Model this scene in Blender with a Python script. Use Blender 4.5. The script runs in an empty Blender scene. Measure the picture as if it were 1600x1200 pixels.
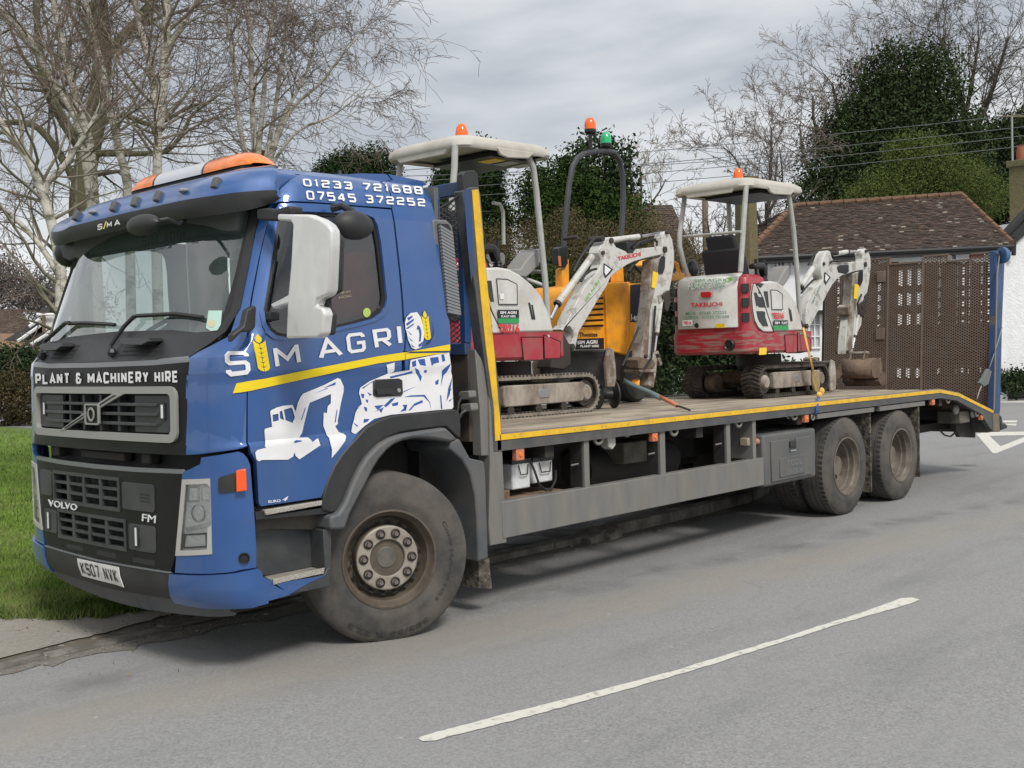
import bpy, bmesh, math, random
import numpy as np
from mathutils import Vector, Matrix, Quaternion
from mathutils.geometry import tessellate_polygon
random.seed(7)
SC = bpy.context.scene
COL = SC.collection
# ---------------------------------------------------------------- camera
FPX = 1708.48                      # focal length in pixels of a 1600 x 1200 frame
CP = Vector((-4.4427, -5.1288, 1.7371)); YAW, PIT, ROL = .8297, -.0247, -.026
_f = Vector((math.sin(YAW)*math.cos(PIT), math.cos(YAW)*math.cos(PIT), math.sin(PIT)))
_r0 = Vector((math.cos(YAW), -math.sin(YAW), 0)); _u0 = _r0.cross(_f)
CR = _r0*math.cos(ROL)+_u0*math.sin(ROL); CU = -_r0*math.sin(ROL)+_u0*math.cos(ROL); CF = _f
cam_d = bpy.data.cameras.new('camera'); cam = bpy.data.objects.new('camera', cam_d); COL.objects.link(cam)
cam.matrix_world = Matrix(((CR.x,CU.x,-CF.x,CP.x),(CR.y,CU.y,-CF.y,CP.y),(CR.z,CU.z,-CF.z,CP.z),(0,0,0,1)))
cam_d.sensor_width = 36; cam_d.lens = FPX/1600*36; cam_d.clip_end = 3000; cam_d.clip_start = .1
SC.camera = cam
# ---------------------------------------------------------------- world: overcast sky
SUN_EL, SUN_AZ = math.radians(48), math.radians(200)     # azimuth measured from +Y clockwise
W = bpy.data.worlds.new('World'); SC.world = W; W.use_nodes = True
nt = W.node_tree; nt.nodes.clear(); N = nt.nodes.new; Lk = nt.links.new
out = N('ShaderNodeOutputWorld'); bg = N('ShaderNodeBackground'); bg.inputs[1].default_value = .1; Lk(bg.outputs[0], out.inputs[0])
sky = N('ShaderNodeTexSky'); sky.sky_type = 'NISHITA'; sky.sun_disc = False; sky.sun_elevation = SUN_EL; sky.sun_rotation = SUN_AZ
tc = N('ShaderNodeTexCoord'); mp = N('ShaderNodeMapping'); mp.inputs['Scale'].default_value = (1, 1, 3.6); mp.inputs['Location'].default_value = (.35, .1, .0)
Lk(tc.outputs['Generated'], mp.inputs[0])
n1 = N('ShaderNodeTexNoise'); n1.inputs['Scale'].default_value = 1.7; n1.inputs['Detail'].default_value = 7; n1.inputs['Roughness'].default_value = .5; n1.inputs['Distortion'].default_value = .25
Lk(mp.outputs[0], n1.inputs[0])
rp = N('ShaderNodeValToRGB'); el = rp.color_ramp.elements
el[0].position = .40; el[0].color = (.47, .505, .555, 1); el[1].position = .585; el[1].color = (.97, .97, .975, 1)
e = el.new(.46); e.color = (.63, .66, .69, 1); e = el.new(.53); e.color = (.80, .81, .825, 1)
Lk(n1.outputs[0], rp.inputs[0])
sx = N('ShaderNodeSeparateXYZ'); Lk(tc.outputs['Generated'], sx.inputs[0])
mr = N('ShaderNodeMapRange'); mr.inputs[1].default_value = 0; mr.inputs[2].default_value = 1; mr.inputs[3].default_value = 8.4; mr.inputs[4].default_value = 11.5
Lk(sx.outputs[2], mr.inputs[0])
vm = N('ShaderNodeVectorMath'); vm.operation = 'SCALE'; Lk(rp.outputs[0], vm.inputs[0]); Lk(mr.outputs[0], vm.inputs['Scale'])
# pale bright band low over the horizon
hz = N('ShaderNodeMapRange'); hz.interpolation_type = 'SMOOTHSTEP'; hz.inputs[1].default_value = .02; hz.inputs[2].default_value = .24; hz.inputs[3].default_value = .7; hz.inputs[4].default_value = 0
Lk(sx.outputs[2], hz.inputs[0])
m1 = N('ShaderNodeMix'); m1.data_type = 'RGBA'; Lk(hz.outputs[0], m1.inputs[0]); Lk(vm.outputs[0], m1.inputs[6]); m1.inputs[7].default_value = (8.3, 8.35, 8.4, 1)
m2 = N('ShaderNodeMix'); m2.data_type = 'RGBA'; m2.inputs[0].default_value = .94; Lk(sky.outputs[0], m2.inputs[6]); Lk(m1.outputs[2], m2.inputs[7])
Lk(m2.outputs[2], bg.inputs[0])
sd = bpy.data.lights.new('sun', 'SUN'); sd.energy = 2.3; sd.angle = math.radians(14); sd.color = (1, .95, .88)
so = bpy.data.objects.new('sun', sd); COL.objects.link(so)
_sd = Vector((math.sin(SUN_AZ)*math.cos(SUN_EL), math.cos(SUN_AZ)*math.cos(SUN_EL), math.sin(SUN_EL)))
so.rotation_euler = (-_sd).to_track_quat('-Z', 'Y').to_euler()
SC.view_settings.view_transform = 'Standard'; SC.view_settings.look = 'None'; SC.view_settings.exposure = 0.2; SC.view_settings.gamma = 1
SC.view_settings.use_curve_mapping = False
# ---------------------------------------------------------------- measuring: a pixel of the 1600 x 1200 photo onto a plane of the place
def ray(px, py): return CF+CR*((px-800)/FPX)-CU*((py-600)/FPX)
def at(px, py, x=None, y=None, z=None, D=None):
    d = ray(px, py)
    t = (x-CP.x)/d.x if x is not None else (y-CP.y)/d.y if y is not None else (z-CP.z)/d.z if z is not None else D
    return CP+d*t
def proj(P):
    d = P-CP; Z = d.dot(CF); return (800+FPX*d.dot(CR)/Z, 600-FPX*d.dot(CU)/Z)
# ---------------------------------------------------------------- materials
MATS = {}
def mat(name, col, rough=.5, metal=0, dirt=None, amt=.4, scale=3., bump=0, bscale=40, coat=0, spec=.5, var=0, alpha=None, stretch=(1,1,1), emit=None, thr=.5, sharp=.12):
    if name in MATS: return MATS[name]
    m = bpy.data.materials.new(name); m.use_nodes = True; t = m.node_tree; b = t.nodes['Principled BSDF']
    b.inputs['Base Color'].default_value = (*col, 1); b.inputs['Roughness'].default_value = rough; b.inputs['Metallic'].default_value = metal
    b.inputs['Coat Weight'].default_value = coat; b.inputs['Specular IOR Level'].default_value = spec; b.inputs['Coat Roughness'].default_value = .05
    if dirt or var or bump:
        c = t.nodes.new('ShaderNodeTexCoord'); mp_ = t.nodes.new('ShaderNodeMapping'); mp_.inputs['Scale'].default_value = stretch; t.links.new(c.outputs['Object'], mp_.inputs[0]); V = mp_.outputs[0]
    last = None
    if var:
        n = t.nodes.new('ShaderNodeTexNoise'); n.inputs['Scale'].default_value = scale*2.3; n.inputs['Detail'].default_value = 6; t.links.new(V, n.inputs[0])
        r = t.nodes.new('ShaderNodeMapRange'); r.inputs[1].default_value = .3; r.inputs[2].default_value = .7; r.inputs[3].default_value = 1-var; r.inputs[4].default_value = 1+var; t.links.new(n.outputs[0], r.inputs[0])
        s = t.nodes.new('ShaderNodeVectorMath'); s.operation = 'SCALE'; s.inputs[0].default_value = col; t.links.new(r.outputs[0], s.inputs['Scale']); last = s.outputs[0]
        t.links.new(last, b.inputs['Base Color'])
    if dirt:
        n = t.nodes.new('ShaderNodeTexNoise'); n.inputs['Scale'].default_value = scale; n.inputs['Detail'].default_value = 9; n.inputs['Roughness'].default_value = .65; t.links.new(V, n.inputs[0])
        r = t.nodes.new('ShaderNodeMapRange'); r.inputs[1].default_value = thr-sharp; r.inputs[2].default_value = thr+sharp; r.inputs[3].default_value = 0; r.inputs[4].default_value = amt; t.links.new(n.outputs[0], r.inputs[0])
        x = t.nodes.new('ShaderNodeMix'); x.data_type = 'RGBA'; x.inputs[6].default_value = (*col, 1); x.inputs[7].default_value = (*dirt, 1); t.links.new(r.outputs[0], x.inputs[0])
        if last: t.links.new(last, x.inputs[6])
        t.links.new(x.outputs[2], b.inputs['Base Color'])
        q = t.nodes.new('ShaderNodeMapRange'); q.inputs[3].default_value = rough; q.inputs[4].default_value = min(1, rough+.4); t.links.new(r.outputs[0], q.inputs[0]); t.links.new(q.outputs[0], b.inputs['Roughness'])
        if metal: 
            q = t.nodes.new('ShaderNodeMapRange'); q.inputs[3].default_value = metal; q.inputs[4].default_value = 0; t.links.new(r.outputs[0], q.inputs[0]); t.links.new(q.outputs[0], b.inputs['Metallic'])
    if bump:
        n = t.nodes.new('ShaderNodeTexNoise'); n.inputs['Scale'].default_value = bscale; n.inputs['Detail'].default_value = 5; t.links.new(V, n.inputs[0])
        q = t.nodes.new('ShaderNodeBump'); q.inputs['Strength'].default_value = bump; q.inputs['Distance'].default_value = .02; t.links.new(n.outputs[0], q.inputs['Height']); t.links.new(q.outputs[0], b.inputs['Normal'])
    if emit: b.inputs['Emission Color'].default_value = (*col, 1); b.inputs['Emission Strength'].default_value = emit
    MATS[name] = m; return m
def glassmat(name, tint, dust, dustcol, rough=.02, refl=1.0):
    if name in MATS: return MATS[name]
    m = bpy.data.materials.new(name); m.use_nodes = True; t = m.node_tree; t.nodes.clear(); n = t.nodes.new; l = t.links.new
    o = n('ShaderNodeOutputMaterial'); tr = n('ShaderNodeBsdfTransparent'); tr.inputs[0].default_value = (*tint, 1)
    g = n('ShaderNodeBsdfGlossy'); g.inputs['Roughness'].default_value = rough; g.inputs[0].default_value = (1, 1, 1, 1)
    fr = n('ShaderNodeFresnel'); fr.inputs[0].default_value = 1.5; mu = n('ShaderNodeMath'); mu.operation = 'MULTIPLY'; mu.use_clamp = True; mu.inputs[1].default_value = refl; l(fr.outputs[0], mu.inputs[0])
    d = n('ShaderNodeBsdfDiffuse'); d.inputs[0].default_value = (*dustcol, 1)
    a = n('ShaderNodeMixShader'); a.inputs[0].default_value = dust; l(tr.outputs[0], a.inputs[1]); l(d.outputs[0], a.inputs[2])
    b = n('ShaderNodeMixShader'); l(mu.outputs[0], b.inputs[0]); l(a.outputs[0], b.inputs[1]); l(g.outputs[0], b.inputs[2]); l(b.outputs[0], o.inputs[0])
    MATS[name] = m; return m
BLUE = mat('blue_paint', (.026, .098, .305), .42, .3, dirt=(.09, .11, .14), amt=.3, scale=2.2, coat=1.0, thr=.56, var=.05, bump=.012, bscale=4)
BLACKP = mat('black_plastic', (.017, .018, .020), .45, dirt=(.05, .05, .047), amt=.4, scale=4, bump=.05, bscale=300)
BLACKG = mat('black_gloss', (.009, .0095, .010), .38, dirt=(.02, .02, .018), amt=.4, scale=3, spec=.22)
GREYP = mat('grey_plastic', (.075, .083, .092), .5, dirt=(.15, .14, .125), amt=.5, scale=3, bump=.05, bscale=200)
DGREY = mat('dark_grey_plastic', (.032, .036, .040), .45, dirt=(.10, .10, .09), amt=.4, scale=4)
SILVER = mat('silver_trim', (.30, .30, .285), .42, .1)
CHROME = mat('chrome', (.72, .72, .72), .2, .6)
STEEL = mat('stainless_sheet', (.80, .795, .78), .3, .75, dirt=(.64, .63, .60), amt=.5, scale=7, thr=.45, bump=.02, bscale=6, stretch=(1, 1, .5))
WHITE = mat('white_vinyl', (.78, .78, .80), .4, dirt=(.55, .53, .50), amt=.25, scale=5)
YELV = mat('yellow_vinyl', (.80, .60, .01), .35)
YELS = mat('yellow_strip', (.78, .47, .015), .4, dirt=(.35, .24, .06), amt=.7, scale=6, thr=.58)
RUB = mat('tyre_rubber', (.035, .035, .035), .72, dirt=(.115, .102, .088), amt=.8, scale=3.2, thr=.47, sharp=.12, bump=.12, bscale=60, var=.3)
RUBC = mat('tyre_tread_rubber', (.022, .022, .023), .8, dirt=(.09, .082, .07), amt=.6, scale=6, bump=.2, bscale=40)
SEAL = mat('rubber_seal', (.012, .012, .012), .5)
DARK = mat('black_chassis', (.014, .014, .015), .7, dirt=(.045, .038, .03), amt=.8, scale=3, bump=.1)
GREYM = mat('grey_painted_steel', (.145, .147, .145), .5, dirt=(.24, .205, .16), amt=.5, scale=5, thr=.53, sharp=.2, bump=.05, bscale=60, stretch=(1, 1, .3), var=.12)
DGM = mat('dark_rail_steel', (.055, .06, .066), .5, dirt=(.13, .12, .105), amt=.6, scale=5, bump=.04, bscale=50)
RUST = mat('rusty_steel', (.10, .065, .045), .8, dirt=(.20, .13, .08), amt=.9, scale=5, bump=.15)
AMBER = mat('amber_lens', (.80, .19, .012), .18, coat=.6, var=.25, scale=4)
MARK = mat('orange_marker', (.62, .17, .07), .4, dirt=(.35, .2, .14), amt=.6, scale=9)
WHITEL = mat('white_lens', (.72, .74, .76), .3)
INTER = mat('cab_interior', (.10, .115, .115), .8)
INTERD = mat('cab_interior_dark', (.02, .02, .022), .7)
RIMM = mat('wheel_rim_steel', (.16, .14, .115), .6, .1, dirt=(.075, .05, .035), amt=.8, scale=7, thr=.55, bump=.1)
NUT = mat('dark_wheel_nut', (.05, .04, .036), .5, .5)
# ---------------------------------------------------------------- mesh builder
class M:
    def __init__(s): s.v = []; s.f = []
    def add(s, vs, fs):
        o = len(s.v); s.v += [tuple(p) for p in vs]; s.f += [tuple(i+o for i in f) for f in fs]; return s
    def box(s, x0, x1, y0, y1, z0, z1):
        return s.add([(x, y, z) for x in (x0, x1) for y in (y0, y1) for z in (z0, z1)], [(0,1,3,2),(4,6,7,5),(0,4,5,1),(2,3,7,6),(0,2,6,4),(1,5,7,3)])
    def obox(s, c, ax, ay, az):       # centre and three half-axis vectors
        c, ax, ay, az = map(Vector, (c, ax, ay, az))
        return s.add([c+ax*i+ay*j+az*k for i in (-1,1) for j in (-1,1) for k in (-1,1)], [(0,1,3,2),(4,6,7,5),(0,4,5,1),(2,3,7,6),(0,2,6,4),(1,5,7,3)])
    def prism(s, loop, vec):
        n = len(loop); vec = Vector(vec); L = [Vector(p) for p in loop]
        return s.add(L+[p+vec for p in L], [tuple(range(n)), tuple(range(2*n-1, n-1, -1))]+[(i, (i+1) % n, (i+1) % n+n, i+n) for i in range(n)])
    def sheet(s, loop): return s.add(loop, [tuple(range(len(loop)))])
    def tube(s, pts, r, n=8, r2=None, cap=True):
        P = [Vector(p) for p in pts]; k = len(P); vs = []; up = None
        for i, p in enumerate(P):
            d = (P[min(i+1, k-1)]-P[max(i-1, 0)])
            d = d.normalized() if d.length > 1e-9 else Vector((0, 0, 1))
            if up is None: up = Vector((0, 0, 1)) if abs(d.z) < .9 else Vector((1, 0, 0))
            a = d.cross(up); a = a.normalized() if a.length > 1e-6 else d.orthogonal().normalized(); b = a.cross(d); up = b
            rr = r[i] if isinstance(r, (list, tuple)) else (r if r2 is None else r+(r2-r)*i/max(1, k-1))
            vs += [p+(a*math.cos(2*math.pi*j/n)+b*math.sin(2*math.pi*j/n))*rr for j in range(n)]
        fs = [(i*n+j, i*n+(j+1) % n, (i+1)*n+(j+1) % n, (i+1)*n+j) for i in range(k-1) for j in range(n)]
        if cap: fs += [tuple(range(n-1, -1, -1)), tuple((k-1)*n+j for j in range(n))]
        return s.add(vs, fs)
    def cyl(s, a, b, r, n=16, r2=None): return s.tube([a, b], r, n, r2)
    def lathe(s, prof, c, ax, n=32, a0=0, a1=2*math.pi):  # prof (radius, along axis)
        c = Vector(c); ax = Vector(ax).normalized(); u = ax.orthogonal().normalized(); w = ax.cross(u); k = len(prof); full = abs(a1-a0-2*math.pi) < 1e-6; m = n if full else n+1
        vs = [c+ax*h+(u*math.cos(a0+(a1-a0)*j/n)+w*math.sin(a0+(a1-a0)*j/n))*r for (r, h) in prof for j in range(m)]
        return s.add(vs, [(i*m+j, i*m+(j+1) % m, (i+1)*m+(j+1) % m, (i+1)*m+j) for i in range(k-1) for j in range(n)])
    def ell(s, c, r, n=14, zmin=-1):
        c = Vector(c); k = n//2; prof = [(math.cos(t), math.sin(t)) for t in [math.asin(zmin)+(math.pi/2-math.asin(zmin))*i/k for i in range(k+1)]]
        vs = [(c.x+r[0]*a*math.cos(2*math.pi*j/n), c.y+r[1]*a*math.sin(2*math.pi*j/n), c.z+r[2]*h) for a, h in prof for j in range(n)]
        return s.add(vs, [(i*n+j, i*n+(j+1) % n, (i+1)*n+(j+1) % n, (i+1)*n+j) for i in range(k) for j in range(n)]+[tuple(range(n))[::-1]])
    def grid(s, rows):
        k, n = len(rows), len(rows[0])
        return s.add([p for r in rows for p in r], [(i*n+j, i*n+j+1, (i+1)*n+j+1, (i+1)*n+j) for i in range(k-1) for j in range(n-1)])
    def torus(s, c, ax, R, r, n=16, m=8, a0=0, a1=2*math.pi):
        c = Vector(c); ax = Vector(ax).normalized(); u = ax.orthogonal().normalized(); w = ax.cross(u)
        pts = [c+(u*math.cos(a0+(a1-a0)*i/n)+w*math.sin(a0+(a1-a0)*i/n))*R for i in range(n+1)]
        return s.tube(pts, r, m)
    def build(s, name, m, parent=None, bevel=0, ang=35, recalc=True, seg=2, label=None):
        me = bpy.data.meshes.new(name); me.from_pydata([tuple(v) for v in s.v], [], s.f)
        return fin(me, name, m, parent, bevel, ang, recalc, seg, label)
def fin(me, name, m, parent=None, bevel=0, ang=35, recalc=True, seg=2, label=None):
    if recalc:
        b = bmesh.new(); b.from_mesh(me); bmesh.ops.recalc_face_normals(b, faces=b.faces[:]); b.to_mesh(me); b.free()
    me.shade_smooth(); me.set_sharp_from_angle(angle=math.radians(ang))
    me.materials.append(m)
    o = bpy.data.objects.new(name, me); COL.objects.link(o)
    if parent is not None:
        o.parent = parent
        if parent.type == 'EMPTY': o.matrix_parent_inverse = Matrix.Translation(-Vector(parent.location))
    if bevel:
        md = o.modifiers.new('bevel', 'BEVEL'); md.width = bevel; md.segments = seg; md.limit_method = 'ANGLE'; md.angle_limit = math.radians(40)
    if label: o['label'] = label
    return o
def thing(name, label, cat, loc=(0, 0, 0), group=None):
    o = bpy.data.objects.new(name, None); COL.objects.link(o); o.location = loc; o['label'] = label; o['category'] = cat
    if group: o['group'] = group
    return o
def tag(o, label, cat, group=None, kind=None):
    if label: o['label'] = label
    if cat: o['category'] = cat
    if group: o['group'] = group
    if kind: o['kind'] = kind
    return o
def struct(o): o['kind'] = 'structure'; return o
def stuff(o): o['kind'] = 'stuff'; return o
def sprism(name, px, y0, y1, m, parent=None, bevel=0, **k):      # outline measured on plane y0, extruded to y1
    return M().prism([at(a, b, y=y0) for a, b in px], (0, y1-y0, 0)).build(name, m, parent, bevel, **k)
# ---------------------------------------------------------------- measured surfaces
def lerp(tab, x):
    if x <= tab[0][0]: return tab[0][1]
    for (a, p), (b, q) in zip(tab, tab[1:]):
        if x <= b: return p+(q-p)*(x-a)/(b-a)
    return tab[-1][1]
class Surf:
    guess = (0, 0); cu = (); cv = ()
    def hit(s, px, py):
        u, v = s.start(px, py)
        for _ in range(14):
            a = proj(s.F(u, v)); e0, e1 = px-a[0], py-a[1]
            if abs(e0)+abs(e1) < .01: break
            h = 1e-4; b = proj(s.F(u+h, v)); c = proj(s.F(u, v+h))
            j00, j10, j01, j11 = (b[0]-a[0])/h, (b[1]-a[1])/h, (c[0]-a[0])/h, (c[1]-a[1])/h; D = j00*j11-j01*j10
            if abs(D) < 1e-3: break
            du = (e0*j11-j01*e1)/D; dv = (j00*e1-j10*e0)/D; k = min(1, .25/max(1e-9, abs(du), abs(dv)))
            u += du*k; v += dv*k
        return u, v
    def N(s, u, v):
        h = 1e-3; p = s.F(u, v); n = (s.F(u+h, v)-p).cross(s.F(u, v+h)-p)
        n = n.normalized() if n.length > 1e-12 else Vector((0, -1, 0)); return n*s.sgn
    def P(s, u, v, off=0): return s.F(u, v)+s.N(u, v)*off
class Flat(Surf):
    def __init__(s, o, U, V, sgn=1): s.o, s.U, s.V, s.sgn = Vector(o), Vector(U), Vector(V), sgn
    def start(s, px, py): return 0, 0
    def F(s, u, v): return s.o+s.U*u+s.V*v
    def hit(s, px, py):
        n = s.U.cross(s.V); d = ray(px, py); P = CP+d*((s.o-CP).dot(n)/d.dot(n))-s.o; return P.dot(s.U), P.dot(s.V)
SD = [(0,0),(.3,.004),(.5,.010),(.7,.022),(.85,.036),(.95,.050),(1.03,.070),(1.10,.097),(1.16,.132),(1.205,.173),(1.235,.219),(1.25,.27)]
_t = 0; TU = [(0, 0, 0)]
for (a, b), (c, d) in zip(SD, SD[1:]): _t += math.hypot(c-a, d-b); TU.append((_t, c, d))
TL_ = _t
NOSE = [(.25,-1.12),(.36,-1.17),(.44,-1.235),(.5,-1.25),(1.2,-1.248),(1.55,-1.243),(1.70,-1.238),(1.775,-1.228),(1.80,-1.205),(1.92,-1.115),(2.62,-.865),(2.72,-.83),(2.80,-.79),(2.87,-.70),(2.92,-.45)]
YS = [(0,0),(1.285,0),(1.305,.012),(1.655,.010),(1.685,0),(1.9,0),(2.3,.012),(2.6,.032),(2.7,.05),(2.78,.085),(2.84,.14),(2.88,.21),(2.905,.30)]
class Cab(Surf):
    sgn = 1
    cu = [-TL_+t for t, a, b in TU[1:]]+[-TL_-t for t, a, b in TU]; cv = sorted({a for a, b in NOSE+YS})
    def start(s, px, py):
        p = at(px, py, y=0)
        if p.x > -.95: return p.x+.95, p.z
        return -.4, at(px, py, x=-1.2).z
    def F(s, u, v):
        n = lerp(NOSE, v); k = (1.25-lerp(YS, v))/1.25
        if u >= 0: return Vector((n+.27+u, 1.25-1.25*k, v))
        far = u < -TL_; t = TL_+u if not far else -TL_-u
        if t > TL_: return Vector((n+.27+t-TL_, 1.25+1.25*k, v))
        d = lerp([(a, b) for a, b, c in TU], t); x = lerp([(a, c) for a, b, c in TU], t)
        return Vector((n+x, 1.25+(d if far else -d)*k, v))
CAB = Cab()
def norm_out(surf, u, v):
    return surf.N(u, v)
def panel(name, loops, m, parent, off=0, th=.02, surf=None, mirror=False, px=True, bevel=0, ang=35, label=None, simple=False):
    surf = surf or CAB; UV = []
    for L in loops: UV.append([surf.hit(*p) if px else p for p in L])
    tri = tessellate_polygon([[Vector((a, b, 0)) for a, b in L] for L in UV]); flat = [p for L in UV for p in L]
    return patch(name, flat, tri, m, parent, off, th, surf, mirror, bevel, ang, label, simple)
def patch(name, flat, faces, m, parent, off=0, th=.02, surf=None, mirror=False, bevel=0, ang=35, label=None, simple=False):
    surf = surf or CAB
    b = bmesh.new(); vs = [b.verts.new((p[0], p[1], 0)) for p in flat]
    for f in faces:
        if len(set(f)) > 2:
            try: b.faces.new([vs[i] for i in f])
            except ValueError: pass
    us = [p[0] for p in flat]; ws = [p[1] for p in flat]
    if not simple:
        for c in surf.cu:
            if min(us) < c < max(us): bmesh.ops.bisect_plane(b, geom=b.verts[:]+b.edges[:]+b.faces[:], plane_co=(c, 0, 0), plane_no=(1, 0, 0), dist=1e-5)
        for c in surf.cv:
            if min(ws) < c < max(ws): bmesh.ops.bisect_plane(b, geom=b.verts[:]+b.edges[:]+b.faces[:], plane_co=(0, c, 0), plane_no=(0, 1, 0), dist=1e-5)
    b.verts.ensure_lookup_table()
    if not th:
        for f in b.faces: f.normal_update()
        cs = [(f, f.calc_center_median().copy()) for f in b.faces]
        for v in b.verts: v.co = surf.P(v.co.x, v.co.y, off)
        for f, c in cs:
            f.normal_update()
            if f.normal.dot(surf.N(c.x, c.y)) < 0: f.normal_flip()
    else:
        ret = bmesh.ops.extrude_face_region(b, geom=b.faces[:]); nv = set(g for g in ret['geom'] if isinstance(g, bmesh.types.BMVert))
        for v in b.verts: v.co = surf.P(v.co.x, v.co.y, off if v in nv else off-th)
        bmesh.ops.recalc_face_normals(b, faces=b.faces[:])
    if mirror:
        for v in b.verts: v.co.y = 2.5-v.co.y
        bmesh.ops.reverse_faces(b, faces=b.faces[:])
    me = bpy.data.meshes.new(name); b.to_mesh(me); b.free()
    return fin(me, name, m, parent, bevel, ang, False, 2, label)
def bil(q, s, t):      # quad TL TR BR BL, s to the right, t upward
    (ax, ay), (bx, by), (cx, cy), (dx, dy) = q
    return ((dx+(cx-dx)*s)*(1-t)+(ax+(bx-ax)*s)*t, (dy+(cy-dy)*s)*(1-t)+(ay+(by-ay)*s)*t)
def text2d(txt, bold=0, shear=0):
    cu = bpy.data.curves.new('t', 'FONT'); cu.body = txt; cu.resolution_u = 3; cu.offset = bold; cu.shear = shear
    o = bpy.data.objects.new('t', cu); COL.objects.link(o); bpy.context.view_layer.update()
    me = o.to_mesh(); vs = [(v.co.x, v.co.y) for v in me.vertices]; fs = [tuple(p.vertices) for p in me.polygons]
    o.to_mesh_clear(); bpy.data.objects.remove(o); bpy.data.curves.remove(cu)
    x0, x1 = min(v[0] for v in vs), max(v[0] for v in vs); y0, y1 = min(v[1] for v in vs), max(v[1] for v in vs)
    return [((a-x0)/(x1-x0), (b-y0)/(y1-y0)) for a, b in vs], fs
GL = {'0': [[(.14,0),(.86,0),(1,.14),(1,.86),(.86,1),(.14,1),(0,.86),(0,.14),'c']], '1': [[(.2,.84),(.55,1),(.55,0)]],
 '2': [[(0,.82),(0,.9),(.12,1),(.88,1),(1,.88),(1,.62),(.88,.52),(.12,.48),(0,.36),(0,0),(1,0)]], '3': [[(0,.9),(.1,1),(.88,1),(1,.88),(1,.64),(.86,.52),(.3,.52)],[(.86,.5),(1,.4),(1,.12),(.88,0),(.1,0),(0,.1)]],
 '4': [[(.75,0),(.75,1)],[(.7,1),(0,.32),(0,.25),(1,.25)]], '5': [[(1,1),(0,1),(0,.56),(.88,.56),(1,.44),(1,.12),(.88,0),(0,0)]], '6': [[(.95,1),(.14,1),(0,.86),(0,.14),(.14,0),(.86,0),(1,.14),(1,.42),(.86,.56),(.05,.56)]],
 '7': [[(0,1),(1,1),(1,.86),(.35,0)]], '8': [[(.14,.53),(0,.62),(0,.88),(.12,1),(.88,1),(1,.88),(1,.62),(.86,.53),'c'],[(.14,.5),(.86,.5),(1,.38),(1,.12),(.88,0),(.12,0),(0,.12),(0,.38),'c']],
 'S': [[(1,.82),(1,.9),(.88,1),(.12,1),(0,.88),(0,.64),(.12,.53),(.88,.53),(1,.42),(1,.12),(.88,0),(.12,0),(0,.12),(0,.2)]], 'I': [[(.5,0),(.5,1)]], 'M': [[(0,0),(0,1)],[(0,.95),(.5,.3),(1,.95)],[(1,0),(1,1)]],
 'A': [[(-.05,0),(.5,1),(1.05,0)],[(.2,.3),(.8,.3)]], 'G': [[(1,.8),(1,.88),(.88,1),(.14,1),(0,.86),(0,.14),(.14,0),(.88,0),(1,.12),(1,.48),(.55,.48)]], 'R': [[(0,0),(0,1),(.88,1),(1,.88),(1,.55),(.88,.43),(.06,.43)],[(.5,.42),(1,0)]],
 'P': [[(0,0),(0,1),(.86,1),(1,.88),(1,.54),(.86,.42),(.06,.42)]], 'L': [[(0,1),(0,0),(1,0)]], 'N': [[(0,0),(0,1)],[(0,.95),(1,.05)],[(1,0),(1,1)]], 'T': [[(0,1),(1,1)],[(.5,.94),(.5,0)]],
 '&': [[(1,.45),(.8,.05),(.65,0),(.14,0),(0,.14),(0,.38),(.14,.52),(.7,.52)],[(.2,.53),(.1,.62),(.1,.9),(.2,1),(.6,1),(.72,.9),(.72,.8)]], 'C': [[(1,.82),(1,.88),(.86,1),(.14,1),(0,.86),(0,.14),(.14,0),(.86,0),(1,.12),(1,.18)]],
 'H': [[(0,0),(0,1)],[(1,0),(1,1)],[(.06,.5),(.94,.5)]], 'E': [[(1,1),(0,1),(0,0),(1,0)],[(.06,.5),(.9,.5)]], 'Y': [[(0,1),(.5,.45),(1,1)],[(.5,.42),(.5,0)]],
 'X': [[(0,0),(1,1)],[(0,1),(.42,.58)],[(.58,.42),(1,0)]], 'K': [[(0,0),(0,1)],[(1,1),(.12,.52),(1,0)]], 'U': [[(0,1),(0,.14),(.14,0),(.86,0),(1,.14),(1,1)]], 'O': [[(.14,0),(.86,0),(1,.14),(1,.86),(.86,1),(.14,1),(0,.86),(0,.14),'c']], 'V': [[(0,1),(.48,0)],[(.52,0),(1,1)]], 'B': [[(0,0),(0,1),(.85,1),(1,.88),(1,.62),(.85,.53),(.06,.53)],[(.1,0),(.86,0),(1,.12),(1,.4),(.86,.5)]]}
def glyph2d(ch, tw, th):   # tw, th: stroke widths as fractions of glyph width / height
    vs, fs, lay = [], [], []
    for si, st in enumerate(GL[ch]):
        closed = st[-1] == 'c'; P = [Vector((tw/2+a*(1-tw), th/2+b*(1-th))) for a, b in (st[:-1] if closed else st)]; n = len(P); o = len(vs)
        S = Vector((1/tw, 1/th))
        for i, p in enumerate(P):
            a = P[i-1] if (i or closed) else None; c = P[(i+1) % n] if (i < n-1 or closed) else None
            d1 = Vector(((p-a).x*S.x, (p-a).y*S.y)).normalized() if a is not None else None; d2 = Vector(((c-p).x*S.x, (c-p).y*S.y)).normalized() if c is not None else None
            if d1 is None: d1 = d2
            if d2 is None: d2 = d1
            nn = Vector((-(d1+d2).y, (d1+d2).x)); nn = nn.normalized() if nn.length > 1e-6 else Vector((-d1.y, d1.x))
            k = .5/max(.45, nn.dot(Vector((-d1.y, d1.x)))); q = Vector((nn.x*k*tw, nn.y*k*th)); vs += [p+q, p-q]; lay += [si, si]
        m_ = n if closed else n-1
        fs += [(o+2*i, o+2*i+1, o+2*((i+1) % n)+1, o+2*((i+1) % n)) for i in range(m_)]
    return vs, fs, lay
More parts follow.
